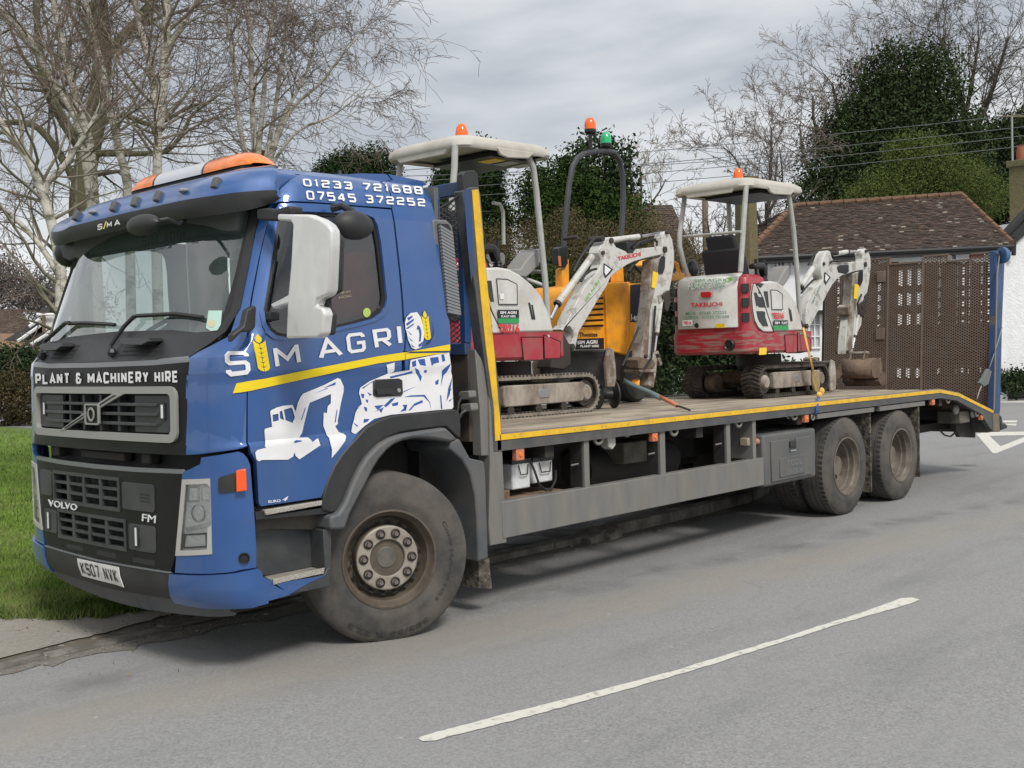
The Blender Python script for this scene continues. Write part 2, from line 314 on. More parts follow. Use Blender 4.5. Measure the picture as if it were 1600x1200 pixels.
def square_text(name, txt, quad, m, parent, surf=None, off=.004, tw=.24, th=.16, widths=None, gap=.22, mirror=False, th3=0):
    wd = {'I': .34, '1': .55, ' ': .55, 'M': 1.25}; wd.update(widths or {})
    tot = sum(wd.get(c, 1) for c in txt)+gap*(len(txt)-1); x = 0; sf = surf or CAB; one = len(txt) == 1; M_ = M(); big = math.dist(quad[0], quad[1])/max(1, len(txt)) > 9
    for c in txt:
        w = wd.get(c, 1)
        if c != ' ':
            vs, fs, lay = glyph2d(c, min(.9, tw/w) if c not in 'I1' else (tw/w), th); g_ = M() if big else M_
            uv = [sf.hit(*bil(quad, (x+v.x*w)/tot, v.y)) for v in vs]
            g_.add([sf.P(a, b, off+.0006*l) for (a, b), l in zip(uv, lay)], fs)
            if big: g_.build('digit' if c.isdigit() else 'letter', m, parent, recalc=False)
        x += w+gap
    if not big: return stuff(M_.build(name, m, parent, recalc=False))
def font_text(name, txt, quad, m, parent, surf=None, off=.004, bold=0, th=0, shear=0):
    vs, fs = text2d(txt, bold, shear); sf = surf or CAB
    uv = [sf.hit(*bil(quad, a, b)) for a, b in vs]
    return stuff(patch(name, uv, fs, m, parent, off, th, sf, simple=True))
def z2(px, o, s): return [(o[0]+a/s, o[1]+b/s) for a, b in px]
# ================================================================ TRUCK
T = thing('flatbed_truck', 'blue flatbed plant lorry with black front grille parked half over the kerb', 'truck')
YN = 1.25
def uy(y): # u on the front for a given y (near half or far half)
    d = abs(1.25-y); t = lerp([(b, a) for a, b, c in TU], d); return -TL_+t if y <= 1.25 else -TL_-t
def fq(pts): return [(uy(y), z) for y, z in pts]      # front polygon given as (y, z)
def Fpanel(name, loops, m, off=0, th=.02, parent=T, **k): return panel(name, [fq(L) for L in loops], m, parent, off, th, px=False, **k)
def rect(y0, y1, z0, z1): return [(y0, z0), (y1, z0), (y1, z1), (y0, z1)]
def rrect(y0, y1, z0, z1, r=.03):
    P = []
    for cy, cz, a in ((y1-r, z0+r, -90), (y1-r, z1-r, 0), (y0+r, z1-r, 90), (y0+r, z0+r, 180)):
        for k in range(4): t = math.radians(a+30*k); P.append((cy+r*math.cos(t), cz+r*math.sin(t)))
    return P
# ---- front: bonnet panel, grilles
bonnet = Fpanel('bonnet_panel', [[(.30,1.238),(.9,1.236),(1.6,1.236),(2.20,1.238),(2.22,1.5),(2.225,1.755),(1.9,1.742),(1.25,1.738),(.6,1.742),(.275,1.755),(.28,1.5)], rrect(.40,2.10,1.345,1.585,.03)], BLACKG, .004)
Fpanel('panel_lip', [[(.275,1.755),(.6,1.742),(1.25,1.738),(1.9,1.742),(2.225,1.755),(2.215,1.785),(1.9,1.772),(1.25,1.768),(.6,1.772),(.285,1.785)]], mat('grey_lip', (.16,.17,.18), .3), .006)  # the reflection along the top edge is put into this lighter grey
Fpanel('grille_surround', [rrect(.352,2.148,1.305,1.622,.06), rrect(.402,2.098,1.350,1.580,.03)], SILVER, .022, .03, bevel=.008)
Fpanel('grille_backing', [rect(.36,2.14,1.33,1.60)], INTERD, -.06, .01)
for a, b in ((.41, .79), (1.71, 2.09)): Fpanel('grille_blank', [rect(a, b, 1.36, 1.57)], DGREY, -.006, .02)
for z in (1.405, 1.462, 1.518): Fpanel('grille_bar', [rect(.55, 1.95, z-.009, z+.009)], DGREY, .012, .05, bevel=.004)
for y in (.97, 1.19, 1.41, 1.60): Fpanel('grille_rib', [rect(y-.013, y+.013, 1.358, 1.572)], DGREY, -.004, .05)
# diagonal badge bar: from the lower far side to the upper near side
Fpanel('badge_bar', [[(1.63,1.347),(1.69,1.347),(.99,1.580),(.86,1.580)]], SILVER, .026, .015, bevel=.003)
Fpanel('badge_groove', [[(1.60,1.362),(1.625,1.362),(.97,1.572),(.94,1.572)]], BLACKG, .028, .004)
bdg = Fpanel('badge', [rrect(1.14,1.32,1.392,1.52,.015), rrect(1.155,1.305,1.402,1.51,.01)], SILVER, .036, .012)
Fpanel('badge_field', [rrect(1.155,1.305,1.402,1.51,.01)], BLACKG, .031, .006)
c = CAB.P(uy(1.23), 1.455, .036); bd = M()
for k in range(24):
    a0, a1 = 2*math.pi*k/24, 2*math.pi*(k+1)/24
    bd.add([c+Vector((-.004*j, r*math.cos(a), 1.0*r*math.sin(a))) for j in (0, 1) for a in (a0, a1) for r in (.030, .043)], [(0,1,3,2),(4,5,7,6),(0,2,6,4),(1,3,7,5)])
bd.build('badge_ring', SILVER, bdg)
font_text('badge_lettering', 'VOLVO', [proj(CAB.P(uy(y), z, .04)) for y, z in ((1.27,1.466),(1.19,1.466),(1.19,1.446),(1.27,1.446))], SILVER, bdg, None, .041)
for y, z0, z1 in ((.50,1.43,1.53),(2.0,1.43,1.53)):
    s = Fpanel('led_housing', [rrect(y-.022,y+.022,z0,z1,.01)], BLACKP, .004, .02)
    Fpanel('led_strip', [rect(y-.008,y+.008,z0+.012,z1-.012)], WHITEL, .008, .006, parent=s)
square_text('lettering', 'PLANT & MACHINERY HIRE', [(57,584),(280,579.5),(280.5,597.5),(57.5,600.5)], WHITE, bonnet, off=.009, tw=.32, th=.2, gap=.24)
# gap between bonnet and lower panel
Fpanel('engine_bay_backing', [rect(.12,2.38,1.10,1.27)], INTERD, -.12, .01)
for y in (.75, 1.9): M().box(-1.20,-1.13,y-.05,y+.05,1.165,1.235).build('hinge', DARK, T, .01)
M().box(-1.20,-1.14,1.0,1.55,1.17,1.225).build('cooling_duct', DARK, T, .01)
low = Fpanel('lower_panel', [[(.47,.575),(1.25,.565),(2.03,.575),(2.10,.72),(2.165,1.0),(2.17,1.135),(1.7,1.125),(1.25,1.122),(.8,1.125),(.33,1.135),(.335,1.0),(.40,.72)],
    rrect(.98,1.86,.885,1.075,.01), rrect(.92,1.80,.655,.83,.01)], BLACKG, .003)
Fpanel('lower_panel_lip', [[(.33,1.135),(.8,1.125),(1.25,1.122),(1.7,1.125),(2.17,1.135),(2.16,1.158),(1.7,1.15),(1.25,1.147),(.8,1.15),(.34,1.158)]], mat('grey_lip', (.16,.17,.18), .3), .005)
Fpanel('lower_backing', [rect(.5,2.0,.6,1.10)], INTERD, -.07, .01)
def air_grille(y0, y1, z0, z1, nc, nr, yc):
    for i in range(1, nr): z = z0+(z1-z0)*i/nr; Fpanel('grille_bar', [rect(y0, y1, z-.009, z+.009)], DGREY, .002, .045)
    for i in range(1, nc): y = y0+(y1-y0)*i/nc; Fpanel('grille_rib', [rect(y-.016, y+.016, z0, z1)], DGREY, .006, .045)
    Fpanel('grille_frame', [rect(y0-.012, y1+.012, z0-.012, z1+.012), rect(y0+.008, y1-.008, z0+.008, z1-.008)], DGREY, .009, .05)
air_grille(.985, 1.855, .89, 1.07, 4, 3, 1.42); air_grille(.925, 1.795, .66, .825, 4, 3, 1.36)
for y0, y1, z0, z1 in ((1.89,2.09,.91,1.075),(.60,.94,.90,1.06),(1.83,2.03,.67,.82),(.60,.88,.665,.82)):
    q = Fpanel('blank_panel', [rrect(y0,y1,z0,z1,.02)], DGREY, .008, .01, bevel=.003)
    if (y0, z0) == (.60, .90):
        for k in range(3): Fpanel('vent_slot', [rect(.64,.74,.955+.02*k,.963+.02*k)], INTERD, .0095, .004, parent=q)
for y in (1.95, .79):
    s = Fpanel('led_housing', [rrect(y-.024,y+.02,.685,.81,.012)], BLACKP, .014, .02); Fpanel('led_strip', [rect(y-.008,y+.006,.695,.80)], WHITEL, .018, .006, parent=s)
font_text('maker_lettering', 'VOLVO', z2([(188,320),(372,350),(368,392),(190,362)], (30,700), 4), WHITEL, low, None, .010, bold=.02, th=.004)
font_text('model_lettering', 'FM', z2([(778,410),(862,422),(858,468),(775,455)], (30,700), 4), WHITEL, low, None, .010, bold=.0, th=.004)
for k in range(3): Fpanel('vent_slot', [rect(.62+.42*k,.85+.42*k,.592,.622)], INTERD, .0045, .004)
# bumper
bump = Fpanel('bumper', [[(.468,.565),(1.25,.555),(2.03,.565),(2.05,.42),(1.25,.385),(.45,.42)]], BLACKP, .012, .03, bevel=.004)
Fpanel('bumper_lip', [[(.468,.567),(1.25,.557),(2.03,.567),(2.03,.574),(1.25,.564),(.468,.574)]], mat('grey_lip', (.16,.17,.18), .3), .016, .02)
for mir in (0, 1):
    panel('bumper_corner', [z2([(957,786),(1190,792),(1330,782),(1420,764),(1480,752),(1500,770),(1512,805),(1565,828),(1545,968),(1460,985),(1350,990),(1150,982),(1060,968),(985,950),(960,905)], (30,700), 4)], BLUE, T, .022, .04, mirror=bool(mir), bevel=.01)
    panel('chin_spoiler', [[(120,908),(180,920),(230,928),(277,940),(317,945),(367,946.5),(365,965),(342,967),(310,966),(255,960),(200,950),(150,935)]], GREYP, T, -.02, .02, mirror=bool(mir))
M().box(-1.05,-.9,.1,2.4,.36,.6).build('bumper_beam', DARK, T)
pq = [(125.6,871.9),(190,885.6),(197.3,914),(133.1,897.5)]
plate = panel('number_plate', [pq], mat('plate_white', (.72,.72,.70), .35, dirt=(.4,.38,.33), amt=.4, scale=12), T, .022, .006)
square_text('registration', 'KS07 NVK', [bil(pq, a, b) for a, b in ((.05,.84),(.93,.84),(.93,.16),(.05,.16))], SEAL, plate, off=.026, tw=.24, th=.14, gap=.3)
# cowl (black) below the windscreen
cowl = Fpanel('scuttle_panel', [[(.285,1.787),(.6,1.774),(1.25,1.770),(1.9,1.774),(2.215,1.787),(2.28,1.90),(1.9,1.94),(1.25,1.955),(.6,1.94),(.20,1.90)]], BLACKP, .004, .02)
panel('pillar_cover', [[(296,559),(330,537),(352,520),(376,482),(404,338),(418,330),(400,325),(393,332),(380,400),(362,486),(340,519),(300,521),(290,540)]], BLACKP, T, .008, .02)
panel('pillar_cover', [[(296,559),(330,537),(352,520),(376,482),(404,338),(418,330),(400,325),(393,332),(380,400),(362,486),(340,519),(300,521),(290,540)]], BLACKP, T, .008, .02, mirror=True)
for y0, y1, n in ((.62,1.0,4),(1.62,1.95,4)):
    for k in range(n): Fpanel('scuttle_slot', [rect(y0,y1,1.80+.024*k,1.811+.024*k)], INTERD, .0065, .004)
for px_ in ([(722,125),(760,118),(905,118),(905,140),(860,165),(740,165),(722,145)], [(218,160),(250,150),(355,150),(355,170),(320,195),(240,200),(220,185)]):
    P = [CAB.P(*CAB.hit(*p), .012) for p in z2(px_, (30,500), 4)]; c = sum(P, Vector())/len(P)
    M().prism(P, (-.09, 0, .0)).build('grab_step', BLACKP, T, .008)
# ---- windscreen and cabin interior
GLW = glassmat('windscreen_glass', (.74,.86,.82), .17, (.25,.335,.305), .03, 2.1)
GLS = glassmat('side_glass', (.62,.65,.64), .02, (.1,.1,.1), .01, 2.2)
ws = [(74,535),(127,368),(250,345),(395,322),(380,400),(362,482),(338,521),(200,527),(100,533)]
panel('windscreen', [fq([(.20,1.905),(.6,1.945),(1.25,1.958),(1.9,1.945),(2.30,1.905),(2.31,2.2),(2.30,2.66),(1.25,2.69),(.20,2.66),(.19,2.2)])], GLW, T, -.004, 0, px=False)
Fpanel('windscreen_seal', [[(.16,1.875),(.6,1.925),(1.25,1.938),(1.9,1.925),(2.34,1.875),(2.36,2.2),(2.34,2.70),(.16,2.70),(.14,2.2)],[(.20,1.905),(.6,1.945),(1.25,1.958),(1.9,1.945),(2.30,1.905),(2.31,2.2),(2.30,2.66),(.20,2.66),(.19,2.2)]], SEAL, -.001, .015)
M().box(-.93,-.45,.12,2.38,1.72,1.90).build('dashboard', INTER, T, .03)
M().torus((-.42,.62+1.25,1.98), (-.55,0,.84), .22, .016, 28, 8).build('steering_wheel', INTERD, T)
for y in (.62, 1.88):
    s = M().box(-.1,.38,y-.25,y+.25,1.62,1.78).build('seat', INTERD, T, .04)
    M().prism([(.28,y-.24,1.75),(.42,y-.24,1.75),(.52,y-.24,2.42),(.40,y-.24,2.42)], (0,.48,0)).build('backrest', INTERD, s, .04)
M().box(.52,.56,.06,2.44,1.35,2.86).build('rear_wall', INTER, T)
M().box(-.9,.55,.05,2.45,1.36,1.40).build('cab_floor', INTERD, T)
M().box(-.86,-.76,.25,2.25,2.50,2.66).build('header_shelf', mat('header_shelf_grey', (.09,.10,.10), .7), T, .02)
GX = Flat((-.868, 0, 0), (0, 1, 0), (0, 0, 1), -1)
square_text('cab_sign', 'SIM AGRI', [(222,369),(290,358),(290,374),(222,387)], INTERD, T, GX, off=.004, tw=.3, th=.2)
M().box(-.5,.4,.35,2.15,2.80,2.82).build('roof_liner', INTERD, T)
# stickers
panel('tax_disc_sticker', [z2([(1145,1062),(1230,1062),(1222,1150),(1200,1185),(1160,1190),(1130,1170)], (40,220), 4)], mat('mint_paper', (.45,.66,.58), .6), T, .003, 0)
panel('tax_disc', [[(325+6*math.cos(t)+6,506+6*math.sin(t)) for t in [i*math.pi/6 for i in range(12)]]], mat('beige_paper', (.62,.55,.36), .6), T, .005, 0)
def onsurf(px, off, surf=None, s=4, o=(0, 0)):
    sf = surf or CAB; return [sf.P(*sf.hit(o[0]+a/s, o[1]+b/s), off) for a, b in px]
for arm, blade in (([(595,215),(600,180),(690,50),(745,-5)], [(735,-10),(760,-18),(1000,-30),(1165,-8)]), ([(160,235),(190,150),(320,30),(345,28)], [(330,30),(430,25),(600,35),(618,38)])):
    w = M().tube([CAB.P(*CAB.hit(30+a/4, 500+b/4), .035) for a, b in arm], .014, 6).build('wiper_arm', BLACKP, T)
    M().tube([CAB.P(*CAB.hit(30+a/4, 500+b/4), .022) for a, b in blade], .013, 5).build('wiper_blade', SEAL, w)
    M().ell(CAB.P(*CAB.hit(30+arm[0][0]/4, 500+arm[0][1]/4), .02), (.03,.03,.03), 8).build('wiper_pivot', BLACKP, w)
# ---- blue panels of the near side (and mirrored for the far side)
DOOR = [(389,505),(387,600),(387.5,694),(392,708),(400,722),(403.5,786),(407,791),(455,784),(501,777),(508,757),(517,737),(527,720),(540,702),(556,682),(575,668),(602,655),(631,647),(630,547),(628,500),(626,465),(619,395),(610,328),(560,324),(500,319),(455,317.5),(436,319),(421,340),(407,400),(395,465)]
WIN = z2([(232,375),(300,368),(430,370),(560,375),(700,378),(760,387),(805,408),(828,450),(850,560),(868,720),(887,900),(880,955),(855,993),(800,1032),(700,1060),(570,1090),(400,1125),(260,1146),(200,1135),(160,1105),(140,1060),(128,980),(150,850),(180,650),(212,440)], (380,240), 4)
for mir in (False, True):
    panel('corner_panel', [[(296,559),(308,552),(330,541),(355,528),(386,516.5),(385,560),(385.5,600),(386,697),(370,702),(340,706),(312,709.5),(291.5,711),(291,650),(291.5,607)]], BLUE, T, .004, .03, mirror=mir)
    low_c = panel('lower_corner_panel', [z2([(1022,170),(1030,148),(1075,130),(1135,100),(1140,60),(1240,45),(1370,22),(1400,35),(1425,65),(1442,105),(1458,300),(1468,440),(1478,600),(1480,745),(1400,758),(1330,774),(1190,785),(977,779),(985,672),(1000,480),(1018,215)], (30,700), 4), z2([(1030,198),(1194,193),(1200,400),(1206,658),(990,668),(1005,480)], (30,700), 4)], BLUE, T, .004, .03, mirror=mir)
    hl = panel('headlight', [z2([(1026,196),(1196,190),(1203,400),(1209,662),(984,673),(1001,480)], (30,700), 4), z2([(1046,228),(1180,222),(1196,240),(1205,480),(1182,500),(1180,632),(1010,640),(1020,520)], (30,700), 4)], mat('lamp_surround', (.42,.41,.39), .35), T, .010, .02, mirror=mir, bevel=.003)
    panel('reflector', [z2([(1040,225),(1198,220),(1206,640),(1006,645),(1018,480)], (30,700), 4)], mat('lamp_reflector', (.90,.90,.88), .3, .15, bump=.5, bscale=30), hl, -.012, .01, mirror=mir)
    panel('lamp_lens', [z2([(1044,228),(1196,222),(1203,640),(1008,642),(1020,480)], (30,700), 4)], glassmat('lamp_glass', (.93,.95,.95), .04, (.5,.52,.5), .05, 1.0), hl, .004, 0, mirror=mir)
    for q in ([(1050,240),(1118,236),(1118,338),(1044,342)], [(1128,236),(1190,232),(1190,332),(1128,338)]):
        panel('lamp_chamber', [z2(q, (30,700), 4), z2([((a*3+sum(p[0] for p in q)/4)/4, (b*3+sum(p[1] for p in q)/4)/4) for a, b in q], (30,700), 4)], CHROME, hl, -.006, .02, mirror=mir)
    cc = CAB.P(*CAB.hit(30+1112/4, 700+408/4), -.004); nn = CAB.N(*CAB.hit(30+1112/4, 700+408/4))
    q = M().lathe([(.012,-.03),(.030,-.024),(.045,-.008),(.050,.003),(.044,.004)], cc, nn, 20)
    if mir: q.v = [(a, 2.5-b, c) for a, b, c in q.v]
    q.build('lamp_bowl', CHROME, hl)
    panel('lamp_chamber', [z2([(1022,538),(1170,530),(1172,622),(1012,630)], (30,700), 4), z2([(1034,548),(1160,542),(1162,612),(1024,620)], (30,700), 4)], mat('lamp_dark_bezel', (.05,.05,.05), .3), hl, -.004, .015, mirror=mir)
    panel('lamp_visor', [z2([(1030,500),(1200,462),(1206,490),(1040,528)], (30,700), 4)], CHROME, hl, -.008, .012, mirror=mir)
    rpt = panel('repeater_housing', [z2([(1250,196),(1262,178),(1360,150),(1362,268),(1262,282),(1250,270)], (30,700), 4)], BLACKP, T, .014, .02, mirror=mir, bevel=.003)
    panel('indicator_lens', [z2([(1355,140),(1402,126),(1408,262),(1357,270)], (30,700), 4)], mat('indicator_orange', (.85,.10,.01), .25, coat=.5), rpt, .045, .045, mirror=mir, bevel=.004)
    side = panel('side_panel', [[(606,272),(660,283),(671,300),(677,330),(683,375),(691,440),(697,490),(701,500),(702.5,520),(703.5,546),(632.5,549),(631,500),(629,465),(622,395),(612.5,327),(609,300)]], BLUE, T, .004, .03, mirror=mir)
    panel('lower_side_panel', [[(632.5,551),(703.5,549),(705,600),(706,635),(700,638),(636,646),(634,600)]], BLUE, T, .004, .03, mirror=mir)
    panel('roof_side_panel', [[(445,290),(470,273),(520,272),(560,271),(603,272),(607,300),(611,325),(560,321.5),(500,316.5),(455,314.5),(434,316),(425,324),(418,330),(425,310)]], BLUE, T, .004, .03, mirror=mir)
    panel('front_pillar', [[(355,528),(368,498),(382,440),(404,345),(409,328),(416,330),(420,340),(404,405),(392,466),(387,505),(386.5,516)]], BLUE, T, .002, .03, mirror=mir)
door = panel('door', [DOOR, WIN], BLUE, T, .006, .035, bevel=.004)
fd = panel('door', [DOOR, WIN], BLUE, T, .006, .035, mirror=True)
WC = (sum(p[0] for p in WIN)/len(WIN), sum(p[1] for p in WIN)/len(WIN))
WI = [(WC[0]+(a-WC[0])*.95, WC[1]+(b-WC[1])*.955) for a, b in WIN]
for mir, par in ((False, door), (True, fd)):
    panel('window_seal', [WIN, WI], SEAL, par, .000, .02, mirror=mir)
    panel('window_glass', [WIN], GLS, par, -.012, 0, mirror=mir)
# recess edge around the window: a raised rounded swage
WO = [(WC[0]+(a-WC[0])*1.10, WC[1]+(b-WC[1])*1.085) for a, b in WIN]
panel('window_swage', [[(WC[0]+(a-WC[0])*1.07, WC[1]+(b-WC[1])*1.06) for a, b in WIN], [(WC[0]+(a-WC[0])*1.005, WC[1]+(b-WC[1])*1.005) for a, b in WIN]], BLUE, door, .016, .014, bevel=.007)
# door furniture
hq = z2([(962,552),(975,532),(1120,525),(1142,535),(1147,620),(1135,634),(985,642),(962,630)], (340,460), 4)
hd = panel('door_handle', [hq], BLACKP, door, .022, .02, bevel=.005)
panel('handle_recess', [z2([(975,545),(1078,540),(1080,622),(978,628)], (340,460), 4)], INTERD, hd, .0235, 0)
panel('handle_grip', [z2([(972,590),(1078,584),(1080,620),(976,628)], (340,460), 4)], BLACKP, hd, .035, .015, bevel=.004)
M().lathe([(0,.006),(.012,.006),(.014,0)], CAB.P(*CAB.hit(340+1118/4, 460+600/4), .022), (0,-1,0), 12).build('lock', SILVER, hd)
# ---- lettering and pictures on the side
def stext(n, t, q, o, s, m, off=.012, tw=.24, th=.16, **k): return square_text(n, t, z2(q, o, s), m, door, off=off, tw=tw, th=th, **k)
square_text('phone_number', '01233 721688', z2([(365,165),(1112,215),(1120,264),(372,208)], (380,240), 4), WHITE, T, off=.011, tw=.23, th=.19, gap=.34)
square_text('phone_number', '07545 372252', z2([(385,236),(1128,288),(1136,336),(392,290)], (380,240), 4), WHITE, T, off=.011, tw=.23, th=.19, gap=.34)
def letter(ch, q, o, s, tw=.24, th=.16, parent=None): return square_text('letter', ch, z2(q, o, s), WHITE, parent or door, off=.012, tw=tw, th=th)
letter('S', [(85,680),(352,672),(385,925),(110,962)], (340,460), 7.5, .20, .17)
letter('M', [(632,615),(925,566),(965,808),(668,866)], (340,460), 7.5, .2)
letter('A', [(610,280),(735,265),(775,385),(632,408)], (340,460), 4, .2)
letter('G', [(792,248),(908,235),(922,355),(808,372)], (340,460), 4, .2)
letter('R', [(958,222),(1070,208),(1085,325),(978,342)], (340,460), 4, .22)
letter('I', [(1108,192),(1138,190),(1150,312),(1122,314)], (340,460), 4, .31)
def wheat(px, o, s, parent, off):
    (x0, y0), (x1, y1), hw = px      # top, bottom, half width
    g = M(); n = 6
    def Q(a, t): # across, along
        x = x0+(x1-x0)*t+a*hw; y = y0+(y1-y0)*t; return CAB.P(*CAB.hit(o[0]+x/s, o[1]+y/s), off)
    g.add([Q(0, 0), Q(.5, .12), Q(.45, .2), Q(0, .26), Q(-.5, .2), Q(-.55, .12)], [(0,1,2,3,4,5)])
    for k in range(n):
        t = .20+.125*k
        for sg in (1, -1): g.add([Q(.04*sg, t+.085), Q(.55*sg, t+.03), Q(sg*.95, t-.03), Q(sg*.95, t+.09), Q(.6*sg, t+.155), Q(.04*sg, t+.185)], [(0,1,2,3,4,5)])
    return g.build('wheat_ear', mat('yellow_vinyl', (.80,.60,.01), .35), parent, recalc=False)
wheat(((460,465),(535,900),75), (340,460), 7.5, door, .012)
wheat(((988,140),(1018,388),30), (480,460), 5.454, side, .012)
def deco(name, L, o, s, m, off=.012, parent=None): return panel(name, [z2(l, o, s) for l in L], m, parent or door, off, 0)
deco('yellow_stripe', [[(118,556),(182,543),(600,464),(1000,386),(1160,362),(1170,362),(1445,312),(1445,352),(1200,358),(1165,368),(1165,408),(1000,430),(600,512),(185,605),(95,618)]], (340,460), 4, YELV, .0115)
deco('yellow_stripe', [[(1166,369),(1445,366),(1330,378),(1200,400),(1166,407)]], (340,460), 4, YELV, .0135, T)
deco('excavator_picture', [[(135,1015),(160,985),(270,955),(255,940),(262,880),(250,740),(258,720),(345,695),(335,600),(322,510),(330,490),(400,455),(480,432),(600,420),(640,505),(665,400),(700,320),(735,280),(1000,170),(1165,85),(1200,100),(1240,190),(1240,250),(1205,400),(1165,620),(1170,655),(1135,690),(1180,760),(1240,780),(1272,820),(1260,870),(1180,980),(1090,1085),(1095,980),(1050,830),(1000,720),(985,680),(990,515),(1030,525),(1040,440),(1080,400),(1080,285),(815,395),(800,440),(745,660),(720,770),(680,835),(795,840),(850,885),(920,850),(950,925),(690,1100),(640,1060),(625,1010),(610,1065),(545,1105),(220,1108),(180,1125),(150,1100)],
   [(350,545),(425,530),(428,615),(357,632)], [(440,505),(470,490),(495,612),(445,590)], [(492,482),(580,455),(600,470),(630,580),(600,645),(515,612)]], (380,580), 8, WHITE)
for L in ([(985,210),(1140,135),(1135,170)], [(875,278),(1040,205),(1035,218)], [(755,455),(765,455),(720,600),(705,612)], [(1150,485),(1162,480),(1140,635),(1125,640)], [(615,890),(650,875),(720,878),(640,895)]):
    deco('picture_line', [L], (380,580), 8, mat('blue_vinyl', (.03,.09,.33), .4), .0132)
TR = [(365,1170),(375,1110),(385,1080),(400,1010),(425,960),(455,935),(440,870),(430,840),(440,795),(520,740),(640,690),(675,670),(665,600),(700,590),(735,580),(730,650),(700,665),(860,640),(870,560),(960,540),(1060,520),(1200,495),(1208,560),(1225,700),(1235,960),(1225,975),(1100,985),(860,1010),(700,1025),(560,1060),(480,1120),(400,1195)]
deco('tractor_picture', [TR], (480,460), 5.454, WHITE, .0122, T)
BV = mat('blue_vinyl', (.03,.09,.33), .4)
for L in ([(450,800),(545,740),(600,722),(520,760),(470,800)], [(445,845),(475,850),(470,885),(455,880)], [(500,830),(540,855),(520,862)], [(488,893),(508,900),(505,925),(490,912)], [(470,955),(498,965),(498,998),(480,990)],
   [(560,950),(640,940),(590,985)], [(660,960),(700,925),(740,880),(700,890),(640,950)], [(710,930),(765,915),(760,945),(715,952)], [(470,1062),(520,1060),(500,1085),(468,1095)], [(380,1090),(425,1120),(410,1125)],
   [(690,700),(880,648),(890,665),(700,715)], [(880,575),(915,560),(918,610),(885,620)], [(930,555),(990,548),(1000,610),(950,600)], [(1035,540),(1105,532),(1112,580),(1070,590),(1050,610)], [(1130,515),(1155,510),(1165,565),(1140,575)], [(905,625),(940,640),(965,700),(955,745),(935,700)], [(985,640),(1010,640),(1005,665),(985,662)],
   [(1140,640),(1215,585),(1175,665),(1150,690),(1125,790),(1135,700)], [(1080,740),(1110,722),(1105,765),(1080,770)], [(810,875),(870,860),(990,855),(1035,920),(1045,990),(1030,920),(980,870),(870,872)], [(850,990),(900,930),(970,900),(975,920),(900,950),(870,985)], [(1175,910),(1190,800),(1225,700),(1205,850)], [(805,835),(925,780),(810,825)], [(1120,860),(1130,858),(1140,975),(1128,975)], [(560,1000),(640,960),(620,1010),(600,985)], [(1195,820),(1225,800),(1200,828)], [(1195,905),(1232,880),(1200,915)],
   [(400,985),(450,955),(410,975)], [(780,1000),(840,940),(800,940),(830,990)]):
    deco('picture_line', [L], (480,460), 5.454, BV, .0134, T)
deco('tyre_picture', [[(835,195),(870,160),(925,152),(960,200),(980,290),(982,380),(960,450),(915,470),(880,455),(850,390),(828,300),(822,240)]], (480,460), 5.454, WHITE, .012, side)
for L in ([(840,200),(890,180),(880,200),(850,225)], [(830,250),(900,205),(895,225),(840,270)], [(830,290),(900,245),(895,260),(845,295)], [(845,310),(880,345),(870,345)], [(845,360),(890,400),(880,400)], [(865,420),(905,450),(890,450)], [(920,300),(930,260),(950,280),(962,340),(955,400),(940,400),(945,340),(935,300)], [(935,430),(975,400),(960,440),(940,450)]):
    deco('picture_line', [L], (480,460), 5.454, BV, .0135, side)
deco('blue_swirl', [[(990,440),(1040,410),(1070,340),(1050,210),(1062,340),(1030,400)]], (480,460), 5.454, mat('navy_vinyl', (.012,.03,.16), .4), .012, side)
font_text('emission_lettering', 'EURO', z2([(135,370),(205,363),(206,378),(136,385)], (380,680), 3.6375), WHITE, door, None, .012, bold=.02)
font_text('emission_lettering', '4', z2([(215,352),(250,346),(250,370),(215,376)], (380,680), 3.6375), WHITE, door, None, .012, bold=.02, shear=.4)
panel('round_sticker', [[(380+778/4+6*math.cos(t), 240+993/4+7.5*math.sin(t)) for t in [i*math.pi/8 for i in range(16)]]], mat('lime_sticker', (.42,.55,.12), .5), door, -.008, 0)
font_text('window_lettering', 'Snap-on', z2([(585,858),(672,848),(678,872),(588,884)], (380,240), 4), mat('cream_print', (.5,.45,.25), .5), door, None, -.008, shear=.2)
font_text('window_lettering', 'RACING', z2([(600,892),(680,880),(686,894),(602,908)], (380,240), 4), mat('cream_print', (.5,.45,.25), .5), door, None, -.008, shear=.2)
# ---- roof
rows = []
for v, ins in ((2.88, 0), (2.905, 0), (2.925, .05), (2.935, .2)):
    r = []
    for k in range(25):
        y = .10+2.30*k/24 if ins == 0 else .10+ins+(2.30-2*ins)*k/24
        r.append((y, v))
    rows.append(r)
zy = lambda y: lerp([(.05,2.7),(.085,2.78),(.14,2.84),(.21,2.88),(.30,2.905),(.45,2.925),(.8,2.937)], min(y, 2.5-y))
xs = [-.62, -.5, -.3, 0, .2, .30, .37, .44, .50]
def rz(x, y): return zy(y)-(0 if x < .22 else (x-.22)**2*2.2)-(0 if x > -.45 else (-.45-x)**2*3)
M().grid([[(x, y, rz(x, y)) for y in [.17,.2,.24,.28,.33,.39,.45,.5,.6,.8,1.25,1.7,1.9,2.0,2.05,2.11,2.17,2.22,2.26,2.30,2.33]] for x in xs]).build('roof', BLUE, T, recalc=True)
M().box(.545,.575,.06,2.44,1.32,2.80).build('cab_back_panel', BLUE, T, .01)
M().box(.36,.56,.20,2.30,2.55,2.80).build('cab_back_top', BLUE, T, .06)
M().box(-.93,.55,.10,2.40,1.22,1.36).build('cab_subframe', DARK, T)
